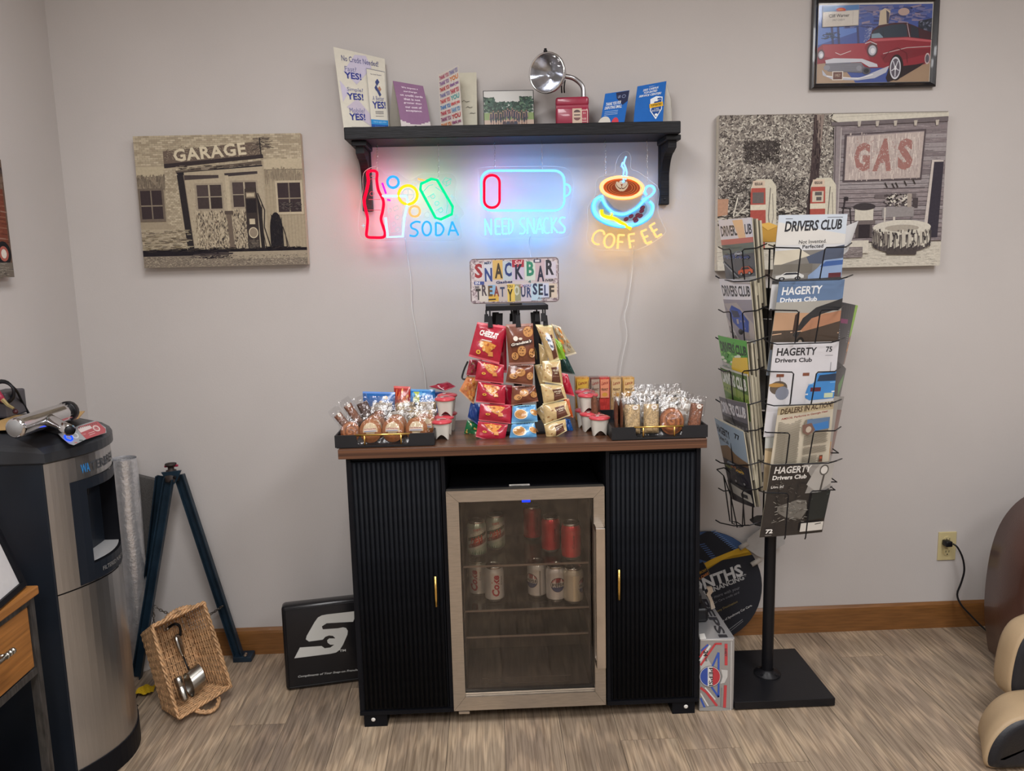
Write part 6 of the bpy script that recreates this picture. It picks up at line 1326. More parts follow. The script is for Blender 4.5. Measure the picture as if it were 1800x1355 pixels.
# rear and right-hand pockets
def dark(a,r):
    for _ in range(6): a.l([(.1,.15+.1*_),(.8,.15+.1*_)],.02,'#6a6a6c')
mag('dark back cover with a lime green edge, right side of the rack',((1474,530),(1508,537),(1484,640),(1468,645)),(-.40,-.30,-.29,-.39),.006,lambda a,r:(a.r(0,0,1,1,'#2b2a30'),a.p([(.84,0),(1,0),(1,.5),(.84,.55)],'#8dbd3a'),a.p([(.84,.55),(1,.5),(1,1),(.84,1)],'#8d6a5a'),a.r(.86,.62,.98,.78,'#d9902f'),a.r(.15,.25,.55,.32,'#7a2a5a'),[a.l([(.1,.42+.035*i),(.75,.44+.035*i)],.014,'#77777a') for i in range(6)]),'#2b2a30')
mag('dark magazine with a green streak on the right side of the rack',((1468,632),(1487,648),(1476,700),(1464,702)),(-.40,-.31,-.30,-.39),.006,lambda a,r:(a.r(0,0,1,1,'#26272b'),a.p([(.4,.6),(.9,.2),(.9,.5),(.5,.95)],'#4f8a3f')),'#26272b')
mag('grey magazine seen nearly edge-on at the right of the rack, lower',((1462,696),(1484,697),(1460,812),(1452,808)),(-.41,-.31,-.30,-.40),.008,lambda a,r:(a.r(0,0,.5,1,'#a09c94'),a.r(.5,.2,1,.9,'#7a4a3a'),a.r(0,.7,.4,1,'#c2904a')),'#8d8a86')
GY='#3a3c42'
for k,(x0,y0,x1,y1,c) in enumerate(((1337,505,1364,560,'#23242a'),(1336,560,1362,640,'#4a4a50'),(1336,640,1360,720,'#7a7a7c'),(1336,722,1358,800,'#33343a'))):
    mag('dark magazine glimpsed between the two front columns of the rack, %s'%('topmost','second','third','lowest')[k],((x0,y0),(x1,y0+2),(x1-3,y1),(x0,y1)),(-.30,-.29,-.28,-.29),.006,dark,c)
t2=thing('envelope_stack','stack of yellow-brown envelopes on top of the rack between the magazines','envelope',P(1352,425,y=-.33).to_tuple())
a_,b_,c_,d_=[P(*q,y=-.33) for q in ((1334,394),(1368,397),(1366,425),(1338,425))]
mb=MB(H('#b58a3c',1.1));mb.prism([a_,P(1352,391,y=-.33),b_,c_,d_],(0,.06,0));mb.obj('envelopes',PAP if 0 else PRM,t2)
mb=MB(H('#d0a552',1.1));mb.poly([a_+V((0,-.001,0)),P(1350,405,y=-.331),b_+V((0,-.001,0)),P(1352,391,y=-.331)]);mb.obj('flap',PRM,t2)
WR=.0022
def wire_pts(name,pts,par=RK,r=WR):
    mb=MB();mb.tube([P(x,y,y=d) for x,y,d in pts],r,6);mb.obj(name,BLM,par)
yF,yB=-.525,-.41
for (lx,ly,lx2,by,rx,ry,rx2) in ((1365,435,1408,490,1487,434,1450),(1358,545,1404,601,1473,544,1442),(1352,653,1395,709,1467,653,1435),(1348,760,1388,813,1468,757,1430),(1345,866,1386,945,1452,862,1425)):
    wire_pts('pocket_wire',[(lx-14,ly-5,yB),(lx,ly,yF+.015),(lx2-3,ly+1,yF),(lx2,ly+4,yF),(lx2-6,by,yF+.006),(lx2-7,by+2,yF+.02)])
    wire_pts('pocket_wire',[(rx+10,ry-7,yB),(rx,ry,yF+.025),(rx2+3,ry+1,yF+.005),(rx2,ry+4,yF+.005),(rx2-9,by,yF+.01),(rx2-10,by+2,yF+.02)])
    if by<940:
        wire_pts('pocket_hoop',[(lx-20,by-8,yB),(lx-5,by+1,yF+.01),(lx+8,by+4,yF),(rx-12,by+1,yF+.01),(rx+2,by-3,yF+.02),(rx+12,by-7,yB)])
for (ly,by) in ((436,489),(546,597),(650,706),(756,812),(860,918)):
    k=(ly-436)/424
    wire_pts('pocket_wire',[(1263,ly-2,-.27),(1272,ly+3,-.31),(1282,ly+2,-.36),(1284,ly+4,-.37),(1290-3*k,by+2,-.36),(1291,by+3,-.35)])
    wire_pts('pocket_wire',[(1348,ly-8,-.43),(1330,ly,-.475),(1308,ly+2,-.45),(1305,ly+5,-.44),(1309,by+4,-.43),(1309,by+5,-.42)])
    wire_pts('pocket_hoop',[(1258,by-4,-.25),(1266,by+1,-.27),(1290,by+6,-.38),(1318,by+5,-.475),(1338,by-1,-.475),(1352,by-7,-.42)])
wire_pts('pocket_wire',[(1260,825,-.25),(1273,822,-.27),(1290,835,-.33)]);wire_pts('pocket_wire',[(1260,825,-.25),(1272,836,-.27),(1283,916,-.27),(1296,918,-.3),(1305,924,-.33),(1307,880,-.34)]);wire_pts('pocket_wire',[(1272,836,-.27),(1284,870,-.28),(1296,927,-.30),(1306,925,-.33)])
for x_,y_ in ((1478,795),(1475,846),(1472,860)): wire_pts('pocket_wire',[(x_-14,y_-6,-.36),(x_-4,y_+1,-.33),(x_-18,y_+1,-.34)])
# ------------------------------------------------ drinks carton, round sign, white board, clamp
pf=P(1229,1250,z=0);fy=-.534;px0,px1=.669,.784
t=thing('drinks_carton','silver cola carton of twenty-four cans standing on end beside the magazine rack base','carton',((px0+px1)/2,fy+.2,0))
zt=P(1260,1122,y=fy).z;dp=.405
CM=mat('silver_board',(.42,.42,.43),.36,.6,var=.05)
MB().box(px0,fy,.0,px1,fy+dp,zt,.003).obj('box',CM,t)
mb=MB();C3=crop(1200,900,.28037,onpl((0,fy-.0005,0),(0,-1,0)));a=Art(mb,C3,(0,-1,0),g=1.2)
class _:pass
def R3(*pts,c): a.p(list(pts),c)
R3((110,905),(130,870),(210,1010),(112,1010),c='#a9a9a8')
for off,c in ((0,'#b03038'),(22,'#c9c9c7'),(40,'#2a4aa0')):
    a.l([(150+off,835),(108,910+off)],12,c) if off<30 else None
a.l([(245,825),(205,825),(112,960)],13,'#b03a40');a.l([(225,880),(178,985)],12,'#2f50a5');a.l([(225,880),(225,1160),(170,1080)],12,'#2f50a5');a.l([(160,830),(115,870)],11,'#3050a0')
a.l([(272,825),(272,960)],18,'#b03a40');a.l([(268,1085),(262,1225)],18,'#b03a40');a.l([(112,1100),(150,1130),(215,1215)],15,'#b03a40');a.l([(112,1135),(160,1215)],8,'#c9c9c7');a.l([(112,1165),(140,1230)],12,'#3050a0')
a.l([(140,1100),(205,1175)],8,'#c9c9c7');a.l([(245,1100),(240,1225)],8,'#77787a')
a.t('24',(158,868),(158,905),(130,868),'#2a2a2e',bold=.05);a.t('CANS',(154,910),(154,935),(140,910),'#2a2a2e',bold=.03);a.t('DIET',(276,855),(276,905),(264,855),'#33343a',bold=.03)
a.e(172,1030,69,67,'#55575c',28);a.e(172,1030,65,63,'#c9c9c9',28);a.e(172,1030,62,60,'#a8303a',20,-PI*.42,PI*.42);a.e(172,1030,62,60,'#2c4796',20,PI*.58,PI*1.42);a.t('PEPSI',(190,975),(190,1090),(164,975),'#1c1d24',bold=.02)
a.p([(240,985),(282,990),(282,1030),(262,1070),(236,1075),(250,1030)],'#b5b5b3');a.p([(105,1228),(200,1214),(308,1236),(308,1244),(105,1244)],'#8d8d8a');a.l([(112,800),(316,800)],4,'#d9d9d6');a.l([(305,810),(300,1240)],3,'#d0d0cc')
mb.obj('front_print',PRG,t)
mb=MB();T3=crop(1200,900,.28037,onpl((0,0,zt+.0006),(0,0,1)));a=Art(mb,T3,(0,0,1),g=1.2)
a.t('PEPSI',(150,545),(285,785),(95,545),'#232329',bold=.03);mb.obj('top_print',PRG,t)
mb=MB();a=Art(mb,T3,(0,0,1),g=1.2);a.p([(105,765),(137,760),(148,795),(108,798)],'#cfcdc8');mb.obj('paper_label',PRG,t)
t=thing('round_sign','round dark cardboard sign about monthly financing leaning on the wall behind the cola carton','sign',(.84,-.05,0))
zc=.205;cxs=P(1242,1023,y=-.09).x;lean=Matrix.Translation((P(1242,1023,y=-.04).x,-.062,.0))@Matrix.Rotation(-.11,4,'X')@Matrix.Translation((0,0,.219))
mb=MB(H('#24252c'));mb.at(M=lean);mb.prism([(.219*math.cos(k*PI/24),0,.219*math.sin(k*PI/24)) for k in range(48)],(0,.004,0));mb.obj('disc',PRM,t)
nn=(lean.to_3x3()@V((0,-1,0))).normalized();dpnt=lean@V((0,0,0));D3=crop(1200,900,.28037,onpl(dpnt,nn))
mb=MB();a=Art(mb,D3,nn,g=1.15,base=.0008)
def clipc(pts):
    o=[]
    for p in pts:
        w_=lean.inverted()@D3(*p);r_=math.hypot(w_.x,w_.z)
        if r_>.218: w_.x*=.218/r_;w_.z*=.218/r_
        w_.y=0;o.append(w_)
    return o
def cp(pts,c):
    a._c(c);dense=[]
    for i in range(len(pts)):
        p,q=pts[i],pts[(i+1)%len(pts)]
        for k in range(8): dense.append((p[0]+(q[0]-p[0])*k/8,p[1]+(q[1]-p[1])*k/8))
    w_=clipc(dense);cc=sum((x for x in w_),V((0,0,0)))/len(w_);o=nn*a.k
    W=[lean@x+o for x in w_];mb.add([lean@cc+o]+W,[(0,i+1,(i+1)%len(W)+1) for i in range(len(W))],[mb.col]*len(W))
cp([(60,60),(250,60),(420,220),(100,330),(60,300)],'#3c5580')
cp([(60,170),(180,105),(340,235),(180,320),(60,280)],'#22242c')
for k in range(14): a.l([(180+k*11.5,122+k*9.5),(208+k*11.5,115+k*9.5)],5,'#5f7dad')
for k in range(9): a.l([(105+k*10,205+k*12),(140+k*10,198+k*12)],5,'#4a6494')
cp([(60,360),(190,290),(350,225),(440,200),(470,240),(300,275),(150,350),(60,420)],'#c29a2c')
a.t('MONTHS',(-40,470),(360,322),(-16,543),'#b8b8b8',bold=.035);a.t('FULL FINANCING*',(60,520),(395,383),(72,550),'#a8a8a8',bold=.03);a.t('Of any or more with your',(90,560),(355,462),(95,585),'#75757a');a.t('Synchrony Car Care credit card',(100,600),(350,495),(105,618),'#75757a');a.t('Synchrony Destination',(160,640),(340,553),(166,656),'#8a7a4a');a.t('Benefits of Synchrony Car Care.',(200,700),(430,575),(208,716),'#b0b0b0',bold=.02);a.l([(290,735),(375,672)],4,'#77777b');a.l([(300,745),(378,682)],3,'#77777b')
a.p([(60,340),(128,310),(168,385),(75,440)],'#1a1a1f');a.l([(128,310),(168,385),(75,440)],3,'#7a6a4a');a.t('SYNCHRONY',(60,395),(148,350),(64,412),'#a5802f',bold=.02);a.t('CAR CARE',(70,425),(158,375),(76,440),'#b5703a',bold=.03)
mb.obj('sign_print',PRM,t)
wb=onpl((0,-.03,0),(0,-1,0));W3=crop(1200,900,.28037,wb)
t=thing('white_board','white cardboard piece with slotted tabs leaning on the wall behind the round sign','cardboard',W3(480,300).to_tuple())
q=[W3(*p) for p in ((405,170),(500,95),(640,60),(640,200),(500,285),(470,275),(395,225))]
MB(H('#a8a6a4',1.2)).prism(q,(0,.004,0)).obj('sheet',PRM,t)
for (x0,y0,x1,y1) in ((345,215,400,188),(420,318,478,290)):
    mb=MB(H('#a8a29a',1.1));mb.s=True;mb.tube([W3(x0,y0)+V((0,-.02,0)),W3(x1,y1)+V((0,-.014,0))],.0095,10);mb.obj('tab',PRM,t)
t=thing('desk_clamp','dark clamp with a bright metal bracket lying on top of the cola carton','clamp',P(1240,1068,y=-.36).to_tuple())
C_=lambda x,y,d:P(1200+x*.28037,900+y*.28037,y=d)
z0=zt+.001
mb=MB();p=C_(140,600,-.3);mb.box(px0-.0+.004,-.42,z0,px0+.062,-.30,z0+.05,.012,3);mb.box(px0+.004,-.40,z0+.05,px0+.045,-.32,z0+.095,.014,3);mb.obj('body',BLM,t)
mb=MB();pts=[C_(*q) for q in ((150,470,-.4),(185,470,-.4),(190,500,-.4),(175,520,-.4),(192,560,-.4),(205,600,-.4),(180,612,-.4),(172,560,-.4),(150,515,-.4),(160,495,-.4))];mb.prism(pts,(0,.01,0));mb.obj('bracket',STL,t)
# ------------------------------------------------ massage chair (left part in view)
LB=mat('brown_leather',H('#4a3028',1.1),.34,var=.15,vs=6,bump=.25,bs=220,coat=.25);LC_=mat('cream_leather',H('#a99273',1.1),.55,var=.06,bump=.25,bs=250);LK=mat('black_leather',(.012,.013,.018),.4,var=.2,bump=.3,bs=220)
t=thing('massage_chair','brown and cream leather massage chair with black padded leg rests at the right edge','chair',(1.8,-.7,0))
def loft(mb,rings,cap0=True,cap1=True):
    n=len(rings[0]);vs=[p for r_ in rings for p in r_];fs=[]
    for j in range(len(rings)-1):
        for i in range(n): fs.append((j*n+i,j*n+(i+1)%n,(j+1)*n+(i+1)%n,(j+1)*n+i))
    if cap0: fs.append(tuple(reversed(range(n))))
    if cap1: fs.append(tuple(range((len(rings)-1)*n,len(rings)*n)))
    mb.add(vs,fs)
def ins(o,y,d):
    n=len(o);r=[]
    for i in range(n):
        a_,b_,c_=o[i-1],o[i],o[(i+1)%n];t1=V((c_[0]-a_[0],c_[1]-a_[1]));t1=t1.normalized() if t1.length else V((1,0));r.append(V((b_[0]+t1.y*d*SG,y,b_[1]-t1.x*d*SG)))
    return r
def resm(o,n=48):
    P_=[V((x,z)) for x,z in o];L=[0]
    for i in range(len(P_)): L.append(L[-1]+(P_[(i+1)%len(P_)]-P_[i]).length)
    q=[]
    for k in range(n*2):
        d=L[-1]*k/(n*2);i=max(j for j in range(len(P_)) if L[j]<=d);f=(d-L[i])/(L[i+1]-L[i]+1e-9);q.append(P_[i].lerp(P_[(i+1)%len(P_)],f))
    for _ in range(5): q=[(q[i-1]+q[i]*2+q[(i+1)%len(q)])/4 for i in range(len(q))]
    return [(p.x,p.y) for p in q]
SG=1
xz=lambda px,py,y:(P(px,py,y=y).x,max(.0,P(px,py,y=y).z))
sh=[xz(1747,1165,-.30),xz(1738,1080,-.30),xz(1741,1030,-.30),xz(1750,970,-.30),xz(1767,920,-.30),xz(1800,880,-.30)];x0_=sh[-1][0]
sh=[(sh[0][0]+.005,.04)]+sh+[(x0_+.12,.66),(2.2,.70),(2.4,.60),(2.42,.3),(2.35,.04)]
sh=resm(sh)
def area(o): return sum(o[i][0]*o[(i+1)%len(o)][1]-o[(i+1)%len(o)][0]*o[i][1] for i in range(len(o)))
SG=-1 if area(sh)<0 else 1
SG=-SG
mb=MB();mb.s=True;loft(mb,[ins(sh,-.25,.03),ins(sh,-.27,0),ins(sh,-.44,0),ins(sh,-.47,.012),ins(sh,-.485,.035),ins(sh,-.488,.05)]);mb.obj('side_shell',LB,t)
mb=MB();mb.tube([p+V((0,-.002,0)) for p in ins(sh,-.478,.02)],.002,5,closed=True);mb.obj('shell_seam',LB,t)
def block(px,yb,yf,nm,close,rim,sh=0.):
    o=[xz(x,y,yb) for x,y in px]+close;o=resm(o);
    global SG
    SG=1 if area(o)<0 else -1
    mb=MB();mb.s=True;R_=lambda y,d,k=1:[v+V((sh*k,0,0)) for v in ins(o,y,d)]
    loft(mb,[R_(yb+.03,.03,0),R_(yb+.008,.006,0),R_(yb-.01,0,0),R_((yb+yf)/2,0,.5),R_(yf+.01,0),R_(yf,.006)]);
    for v in mb.v: v.z=max(v.z,.001)
    mb.obj(nm,LC_,t)
    mb=MB();mb.s=True;loft(mb,[R_(yf+.002,rim),R_(yf-.008,rim+.006),R_(yf-.012,rim+.02),R_(yf-.010,rim+.032)],False,True)
    for v in mb.v: v.z=max(v.z,.012)
    mb.obj(nm.replace('rest','pad'),LK,t)
block([(1800,1078),(1775,1087),(1758,1115),(1748,1160),(1744,1198),(1752,1211),(1770,1216)],-.66,-.735,'calf_rest',[(1.75,.165),(2.1,.165),(2.14,.25),(2.1,.40),(1.85,.41)],.006)
block([(1795,1212),(1770,1213),(1745,1230),(1725,1255),(1716,1285),(1715,1300)],-.76,-.90,'foot_rest',[(xz(1716,1300,-.76)[0],.0),(1.6,.0),(2.1,.0),(2.15,.1),(2.1,.19)],.006,-.065)
mb=MB();mb.box(1.75,-.74,.02,2.2,-.46,.16,.03);mb.box(1.8,-.62,.16,2.25,-.40,.42,.04);mb.obj('chair_base',LK,t)
# ------------------------------------------------ black tool-brand box sign
C1=lambda x,y:(470+x*.22152,1000+y*.22152)
A=P(*C1(150,978),z=0);Bq=P(*C1(722,900),z=0);dx=(Bq-A).normalized();wS=.335
TLs=P(*C1(90,300),y=A.y+.03)
nb=V((dx.y,-dx.x,0));hS=.305
t=thing('box_sign','black box sign with a white S-shaped wrench emblem leaning left of the snack cabinet','sign',(A.x+.15,A.y+.05,0))
up=V((0,0,1))*math.cos(.1)-nb*math.sin(.1)*1
GP=mat('black_gloss_plastic',(.008,.008,.01),.22,spec=.4)
bk=up.cross(dx).normalized()
ML=Matrix(((dx.x,bk.x,up.x,A.x),(dx.y,bk.y,up.y,A.y),(dx.z,bk.z,up.z,.003),(0,0,0,1)))
mb=MB();mb.s=True;mb.at(M=ML);mb.box(0,0,0,wS,.06,hS,.013,3);mb.obj('housing',GP,t)
mb=MB();mb.at(M=ML);mb.tube([(.012,-.0008,.012),(wS-.012,-.0008,.012),(wS-.012,-.0008,hS-.014),(.012,-.0008,hS-.014)],.0012,5,closed=True);mb.obj('edge_trim',BLM,t)
fn=dx.cross(up).normalized()
if fn.y>0:fn=-fn
S1=crop(470,1000,.22152,onpl(ML@V((0,0,.1)),fn))
mb=MB();a=Art(mb,S1,fn,g=1.2,base=.0006);WS='#b9bab6'
a.p([(688,335),(690,395),(680,418),(470,430),(432,455),(440,478),(560,470),(600,462),(625,468),(638,490),(635,520),(600,600),(575,640),(545,662),(500,672),(214,708),(258,622),(400,612),(430,610),(455,628),(500,622),(530,600),(500,600),(478,585),(474,565),(490,550),(540,550),(520,530),(490,527),(460,537),(440,560),(330,575),(305,558),(312,530),(375,420),(400,385),(430,368),(470,360)],WS)
a.t('TM',(572,640),(622,635),(572,658),WS,bold=.02);a.t('Compliments of Your Snap-on Franchisee',(243,845),(760,785),(243,866),'#a9aaa8',bold=.02,ital=.25)
mb.obj('face_print',PRG,t)
# ------------------------------------------------ blue tripod stand
BLU_=mat('blue_painted_steel',H('#182a38',1.0),.45,var=.35,vs=14,bump=.3,bs=60,spec=.4)
T7=lambda x,y:(200+x*.3688,790+y*.3688)
ap=P(*T7(275,115),y=-.10)
t=thing('folding_stand','blue painted steel folding stand with angle legs and a chain, against the back wall','stand',(ap.x,-.12,0))
def leg(a_,b_,w=.021,nm='leg',nrm=V((0,-1,0)),par=None):
    d=(b_-a_).normalized();u=d.cross(nrm).normalized();th=.004
    prof=[(-w,0),(w,0),(w,-.022),(w-th,-.022),(w-th,-th),(-w+th,-th),(-w+th,-.022),(-w,-.022)]
    mb=MB();mb.prism([a_+u*x+nrm*(-y) for x,y in prof],b_-a_);return mb.obj(nm,BLU_,par or t)
rf=P(*T7(605,985),y=-.045);rf.z=.004
leg(P(*T7(318,118),y=-.075),rf,.017)
lf=P(*T7(120,1085),y=-.06);lf.z=.002
leg(P(*T7(232,125),y=-.085),V((lf.x+.012,lf.y,.002)),.018)
l2=P(*T7(166,760),y=-.14);a2=P(*T7(268,135),y=-.11);d_=(l2-a2);l2=a2+d_*((a2.z-.004)/(-d_.z));l2.y=max(l2.y,-.19);leg(a2,V((l2.x,l2.y,.004)),.017)
mb=MB();mb.s=True;mb.at((ap.x,ap.y,ap.z-.005));mb.lathe([(.026,-.02),(.026,0),(.018,.004),(.018,.018),(.011,.02),(.011,.034),(.02,.036),(.02,.043),(0,.045)],14);mb.obj('hub',mat('rusty_steel',(.035,.025,.022),.6,.4,var=.4,vs=30),t)
MB((1,1,1)).tube([ap+V((-.022,0,.028)),ap+V((.026,0,.03))],.0045,8).obj('hub_pin',RED,t)
mb=MB();mb.prism([P(*T7(225,110),y=-.118),P(*T7(320,100),y=-.118),P(*T7(300,150),y=-.118),P(*T7(280,172),y=-.118),P(*T7(262,165),y=-.118)],(0,.008,0));mb.obj('hub_plate',BLU_,t)
for x,y in ((290,132),(272,150)): MB().at(P(*T7(x,y),y=-.122),(PI/2,0,0)).lathe([(0,.004),(.005,.003),(.006,0)],8).obj('bolt',BLM,t)
fx=P(*T7(620,985),y=-.05);MB().box(fx.x-.035,-.075,.0,fx.x+.035,-.02,.022,.003).obj('foot_plate',BLU_,t);MB().at((fx.x+.014,-.075,.03),(PI/2,0,0)).lathe([(0,.004),(.005,.003),(.006,-.01)],8).obj('bolt',STL,t)
def links(pts,nm,par,r=.0018,L=.014,m=None):
    q=smooth(pts,12);mb=MB();mb.s=True;acc=0;last=q[0];i=0
    for p in q[1:]:
        if (p-last).length>=L*.72:
            c=(p+last)/2;d=(p-last).normalized();u=d.orthogonal().normalized();w_=d.cross(u)
            if i%2:u=w_
            k=[c+d*(L*.5*math.cos(h*PI/4))+u*(L*.28*math.sin(h*PI/4)) for h in range(8)];mb.tube(k,r,5,closed=True);last=p;i+=1
    return mb.obj(nm,m or RST,par)
RST=mat('old_chain_steel',(.16,.14,.12),.45,.8,var=.3,vs=40)
links([P(*T7(172,722),y=-.12),P(*T7(215,760),y=-.13),P(*T7(262,782),y=-.14),P(*T7(320,800),y=-.12),P(*T7(420,800),y=-.08),P(*T7(465,782),y=-.07),P(*T7(520,745),y=-.08)],'chain',t)
links([P(*T7(175,725),y=-.12),P(*T7(190,780),y=-.13),P(*T7(188,840),y=-.13)],'chain',t)
# ------------------------------------------------ wicker basket and tools
WK=mat('wicker',H('#a8845f',1.3),.6,var=.4,vs=60,rand=0)
Bk=lambda x,y:(230+x*.17707,1040+y*.17707)
R0=P(*Bk(205,345),y=-.42);R1=P(*Bk(720,108),y=-.28);R2=P(*Bk(985,935),y=-.33);R3=P(*Bk(470,1255),y=-.49)
R3.z=max(R3.z,.012);R2.z=max(R2.z,.03)
nI=(R1-R0).cross(R3-R0).normalized()
if nI.y<0:nI=-nI
cen=(R0+R1+R2+R3)/4
def bp(u,v,d):
    'u across, v down, d 0..1 inward'
    p=(R0*(1-u)+R1*u)*(1-v)+(R3*(1-u)+R2*u)*v
    c=cen+(p-cen)*(1-.16*d)+nI*(.115*d)+V((-.012,0,-.0))*d;c.z=max(c.z,.006);return c
t=thing('wicker_basket','tan wicker basket propped on its side against the blue stand, holding three metal tools','basket',(cen.x,cen.y,0))
def weave(F,nu,nv,nm,r=.0026,amp=.0022):
    mb=MB();mb.s=True
    for j in range(nv):
        v=(j+.5)/nv;pts=[]
        for i in range(nu*2+1):
            u=i/(nu*2);p=F(u,v);e=.01;n=(F(min(u+e,1),v)-F(max(u-e,0),v)).cross(F(u,min(v+e,1))-F(u,max(v-e,0)))
            n=n.normalized() if n.length else nI;pts.append(p+n*amp*math.sin(PI*i+PI*.5+PI*j)*(1 if i%2==0 else 0))
        mb.tube(pts,r*random.uniform(.85,1.1),5)
    tag(mb.obj(nm,WK,t),kind='stuff')
    mb=MB();mb.s=True
    for i in range(nu+1): mb.tube([F(i/nu,k/4) for k in range(5)],r*1.05,5)
    tag(mb.obj('stakes',WK,t),kind='stuff')
weave(lambda u,v:bp(.0,u,v),12,18,'side_weave');weave(lambda u,v:bp(1.,u,v),12,18,'side_weave');weave(lambda u,v:bp(u,.0,v),8,18,'side_weave');weave(lambda u,v:bp(u,1.,v),8,18,'side_weave')
weave(lambda u,v:bp(v,u,1.),9,24,'base_weave',.0034,.0034)
mb=MB();mb.s=True
ring=[bp(0,k/8,0) for k in range(8)]+[bp(k/6,1,0) for k in range(6)]+[bp(1,1-k/8,0) for k in range(8)]+[bp(1-k/6,0,0) for k in range(6)]
for ph in range(3):
    pts=[]
    for i in range(len(ring)*5):
        f=i/5;k=int(f);p=ring[k]*(1-f+k)+ring[(k+1)%len(ring)]*(f-k);an=i*.75+ph*2*PI/3;pts.append(p+nI*(-.004+.0048*math.cos(an))+(p-cen).normalized()*.0048*math.sin(an))
    mb.tube(pts,.0038,5,closed=True)
mb.obj('braided_rim',WK,t)
def handle(a_,b_,c_):
    mb=MB();mb.s=True;base=[a_.lerp(b_,k/20)+(c_-(a_+b_)/2)*math.sin(PI*k/20)**.7 for k in range(21)]
    for ph in range(3):
        pts=[]
        for i,p in enumerate(base): an=i*.8+ph*2.09;pts.append(p+V((.004*math.cos(an),.004*math.sin(an),.003*math.sin(an))))
        mb.tube(pts,.0042,5)
    mb.obj('handle',WK,t)
h1,h2,hc=P(*Bk(625,1165),y=-.44),P(*Bk(870,1060),y=-.38),P(*Bk(800,1180),y=-.43);hc.z=max(hc.z,.01);handle(h1,h2,hc)
handle(P(*Bk(350,265),y=-.385),P(*Bk(590,150),y=-.32),P(*Bk(450,185),y=-.35))
TST=mat('tool_steel',(.50,.49,.45),.26,1.,var=.15,vs=20)
g=bp(.22,.80,.86)
t2=thing('socket_extension','short round steel tool lying in the lower left of the wicker basket','tool',g.to_tuple())
a_,b_=bp(.25,.64,.30),bp(.27,.93,.30);d=b_-a_
mb=MB();mb.s=True;mb.tube([a_+d*f for f in (0,.03,.35,.37,.42,.44,.9,.97,1)],[.010,.0135,.014,.012,.012,.014,.0125,.0115,.009],14);mb.obj('barrel',TST,t2)
mb=MB();mb.tube([b_,b_+d*.02],.006,10);mb.obj('bore',BLM,t2)
t2=thing('filter_wrench','steel band filter wrench with a round strap lying near the basket middle','tool',bp(.5,.75,.9).to_tuple())
c=bp(.60,.80,.50);mb=MB();mb.s=True;ud=(R1-R0).normalized();vd=(R3-R0).normalized();ax_=(vd*.9+ud*.1).normalized();pu=(ud-ax_*ud.dot(ax_)).normalized();pv=ax_.cross(pu)
def cyl(u,v,r_): an=2*PI*u;return c+pu*r_*math.cos(an)*.9+pv*r_*math.sin(an)+ax_*(v-.5)*.04
c2=c
mb.grid(lambda u,v:c+V((0,0,0))+nI*(-.034*math.sin(2*PI*u))+ (ud*.8-vd*.2).normalized()*(.024*(v-.5)*2)+vd*(.042*math.cos(2*PI*u)),28,1,cu=True);mb.grid(lambda u,v:c+nI*(-.0325*math.sin(2*PI*u))+(ud*.8-vd*.2).normalized()*(.024*(v-.5)*2)+vd*(.0405*math.cos(2*PI*u)),28,1,cu=True,flip=True);mb.obj('band',TST,t2)
mb=MB();mb.s=True;hA=bp(.60,.72,.64);hB=bp(.60,.50,.72);mb.tube([hA,hB],.003,8);mb.obj('rod',BLM,t2)
mb=MB();mb.s=True;hC=bp(.60,.20,.72);mb.tube(smooth([hB,hB.lerp(hC,.35),hB.lerp(hC,.7),hC],4),[.004,.007,.011,.014,.016,.0175,.0185,.0185,.0185,.018,.016,.013,.008][:13],12,sx=.5);mb.obj('handle',TST,t2)
t2=thing('spark_plug_tool','dark curved tool with a small bright end at the top inside the wicker basket','tool',bp(.5,.15,.95).to_tuple())
mb=MB();mb.s=True;mb.tube(smooth([bp(.52,.08,.9),bp(.62,.07,.7),bp(.70,.13,.7),bp(.70,.24,.8)],5),.005,8);mb.obj('hook_arm',BLM,t2)
mb=MB();mb.s=True;mb.tube([bp(.47,.09,.86),bp(.53,.08,.84)],.006,10);mb.obj('tip',TST,t2)
y0=P(*Bk(150,1000),z=0);t2=thing('yellow_tag','small crumpled yellow tag lying on the floor between the cooler and the basket','tag',(y0.x,y0.y,0))
mb=MB(H('#c9a81c',1.2));r=random.Random(2);mb.grid(lambda u,v:V((y0.x-.028+.056*u,y0.y-.03+.06*v,.003+.012*abs(math.sin(5*u+3*v))+r.uniform(0,.002))),7,7);mb.obj('tag_sheet',PRM,t2)
mb=MB();mb.tube(smooth([V((y0.x-.02,y0.y-.02,.004)),V((y0.x-.01,y0.y-.07,.003)),V((y0.x+.01,y0.y-.09,.003))],4),.0015,5);mb.obj('string',BLM,t2)
# ------------------------------------------------ silver insulation roll, grey panel
FO=mat('bubble_foil',(.78,.78,.80),.34,.7,var=.12,vs=30,bump=1.,bs=95)
a_=P(222,1190,z=0);x_=P(222,812,y=-.14).x
t=thing('foil_roll','roll of silver bubble foil insulation standing behind the water cooler','roll',(x_-.02,-.14,0))
mb=MB();mb.s=True;top=P(222,812,y=-.13).z
for r_,o in ((.049,0),(.043,.0)):
    mb.grid(lambda u,v:V((x_-.045+(r_+.003*math.sin(9*v+5*u))*math.cos(2*PI*u)-.035*(1-v)*0,-.075+r_*math.sin(2*PI*u),.001+top*v)),36,20,cu=True,flip=(r_<.05))
mb.obj('outer_wrap',FO,t)
mb=MB();mb.s=True;pts=[]
for k in range(60): an=k*.42;rr_=.045-.0006*k;pts.append((x_-.045+rr_*math.cos(an),-.075+rr_*math.sin(an)))
mb.grid(lambda u,v:V((pts[min(59,int(u*59))][0],pts[min(59,int(u*59))][1],top-.06+.06*v)),59,1);mb.obj('inner_coil',FO,t)
t=thing('grey_panel','dark grey fabric covered panel leaning on the back wall behind the blue stand','panel',(-1.28,-.03,0))
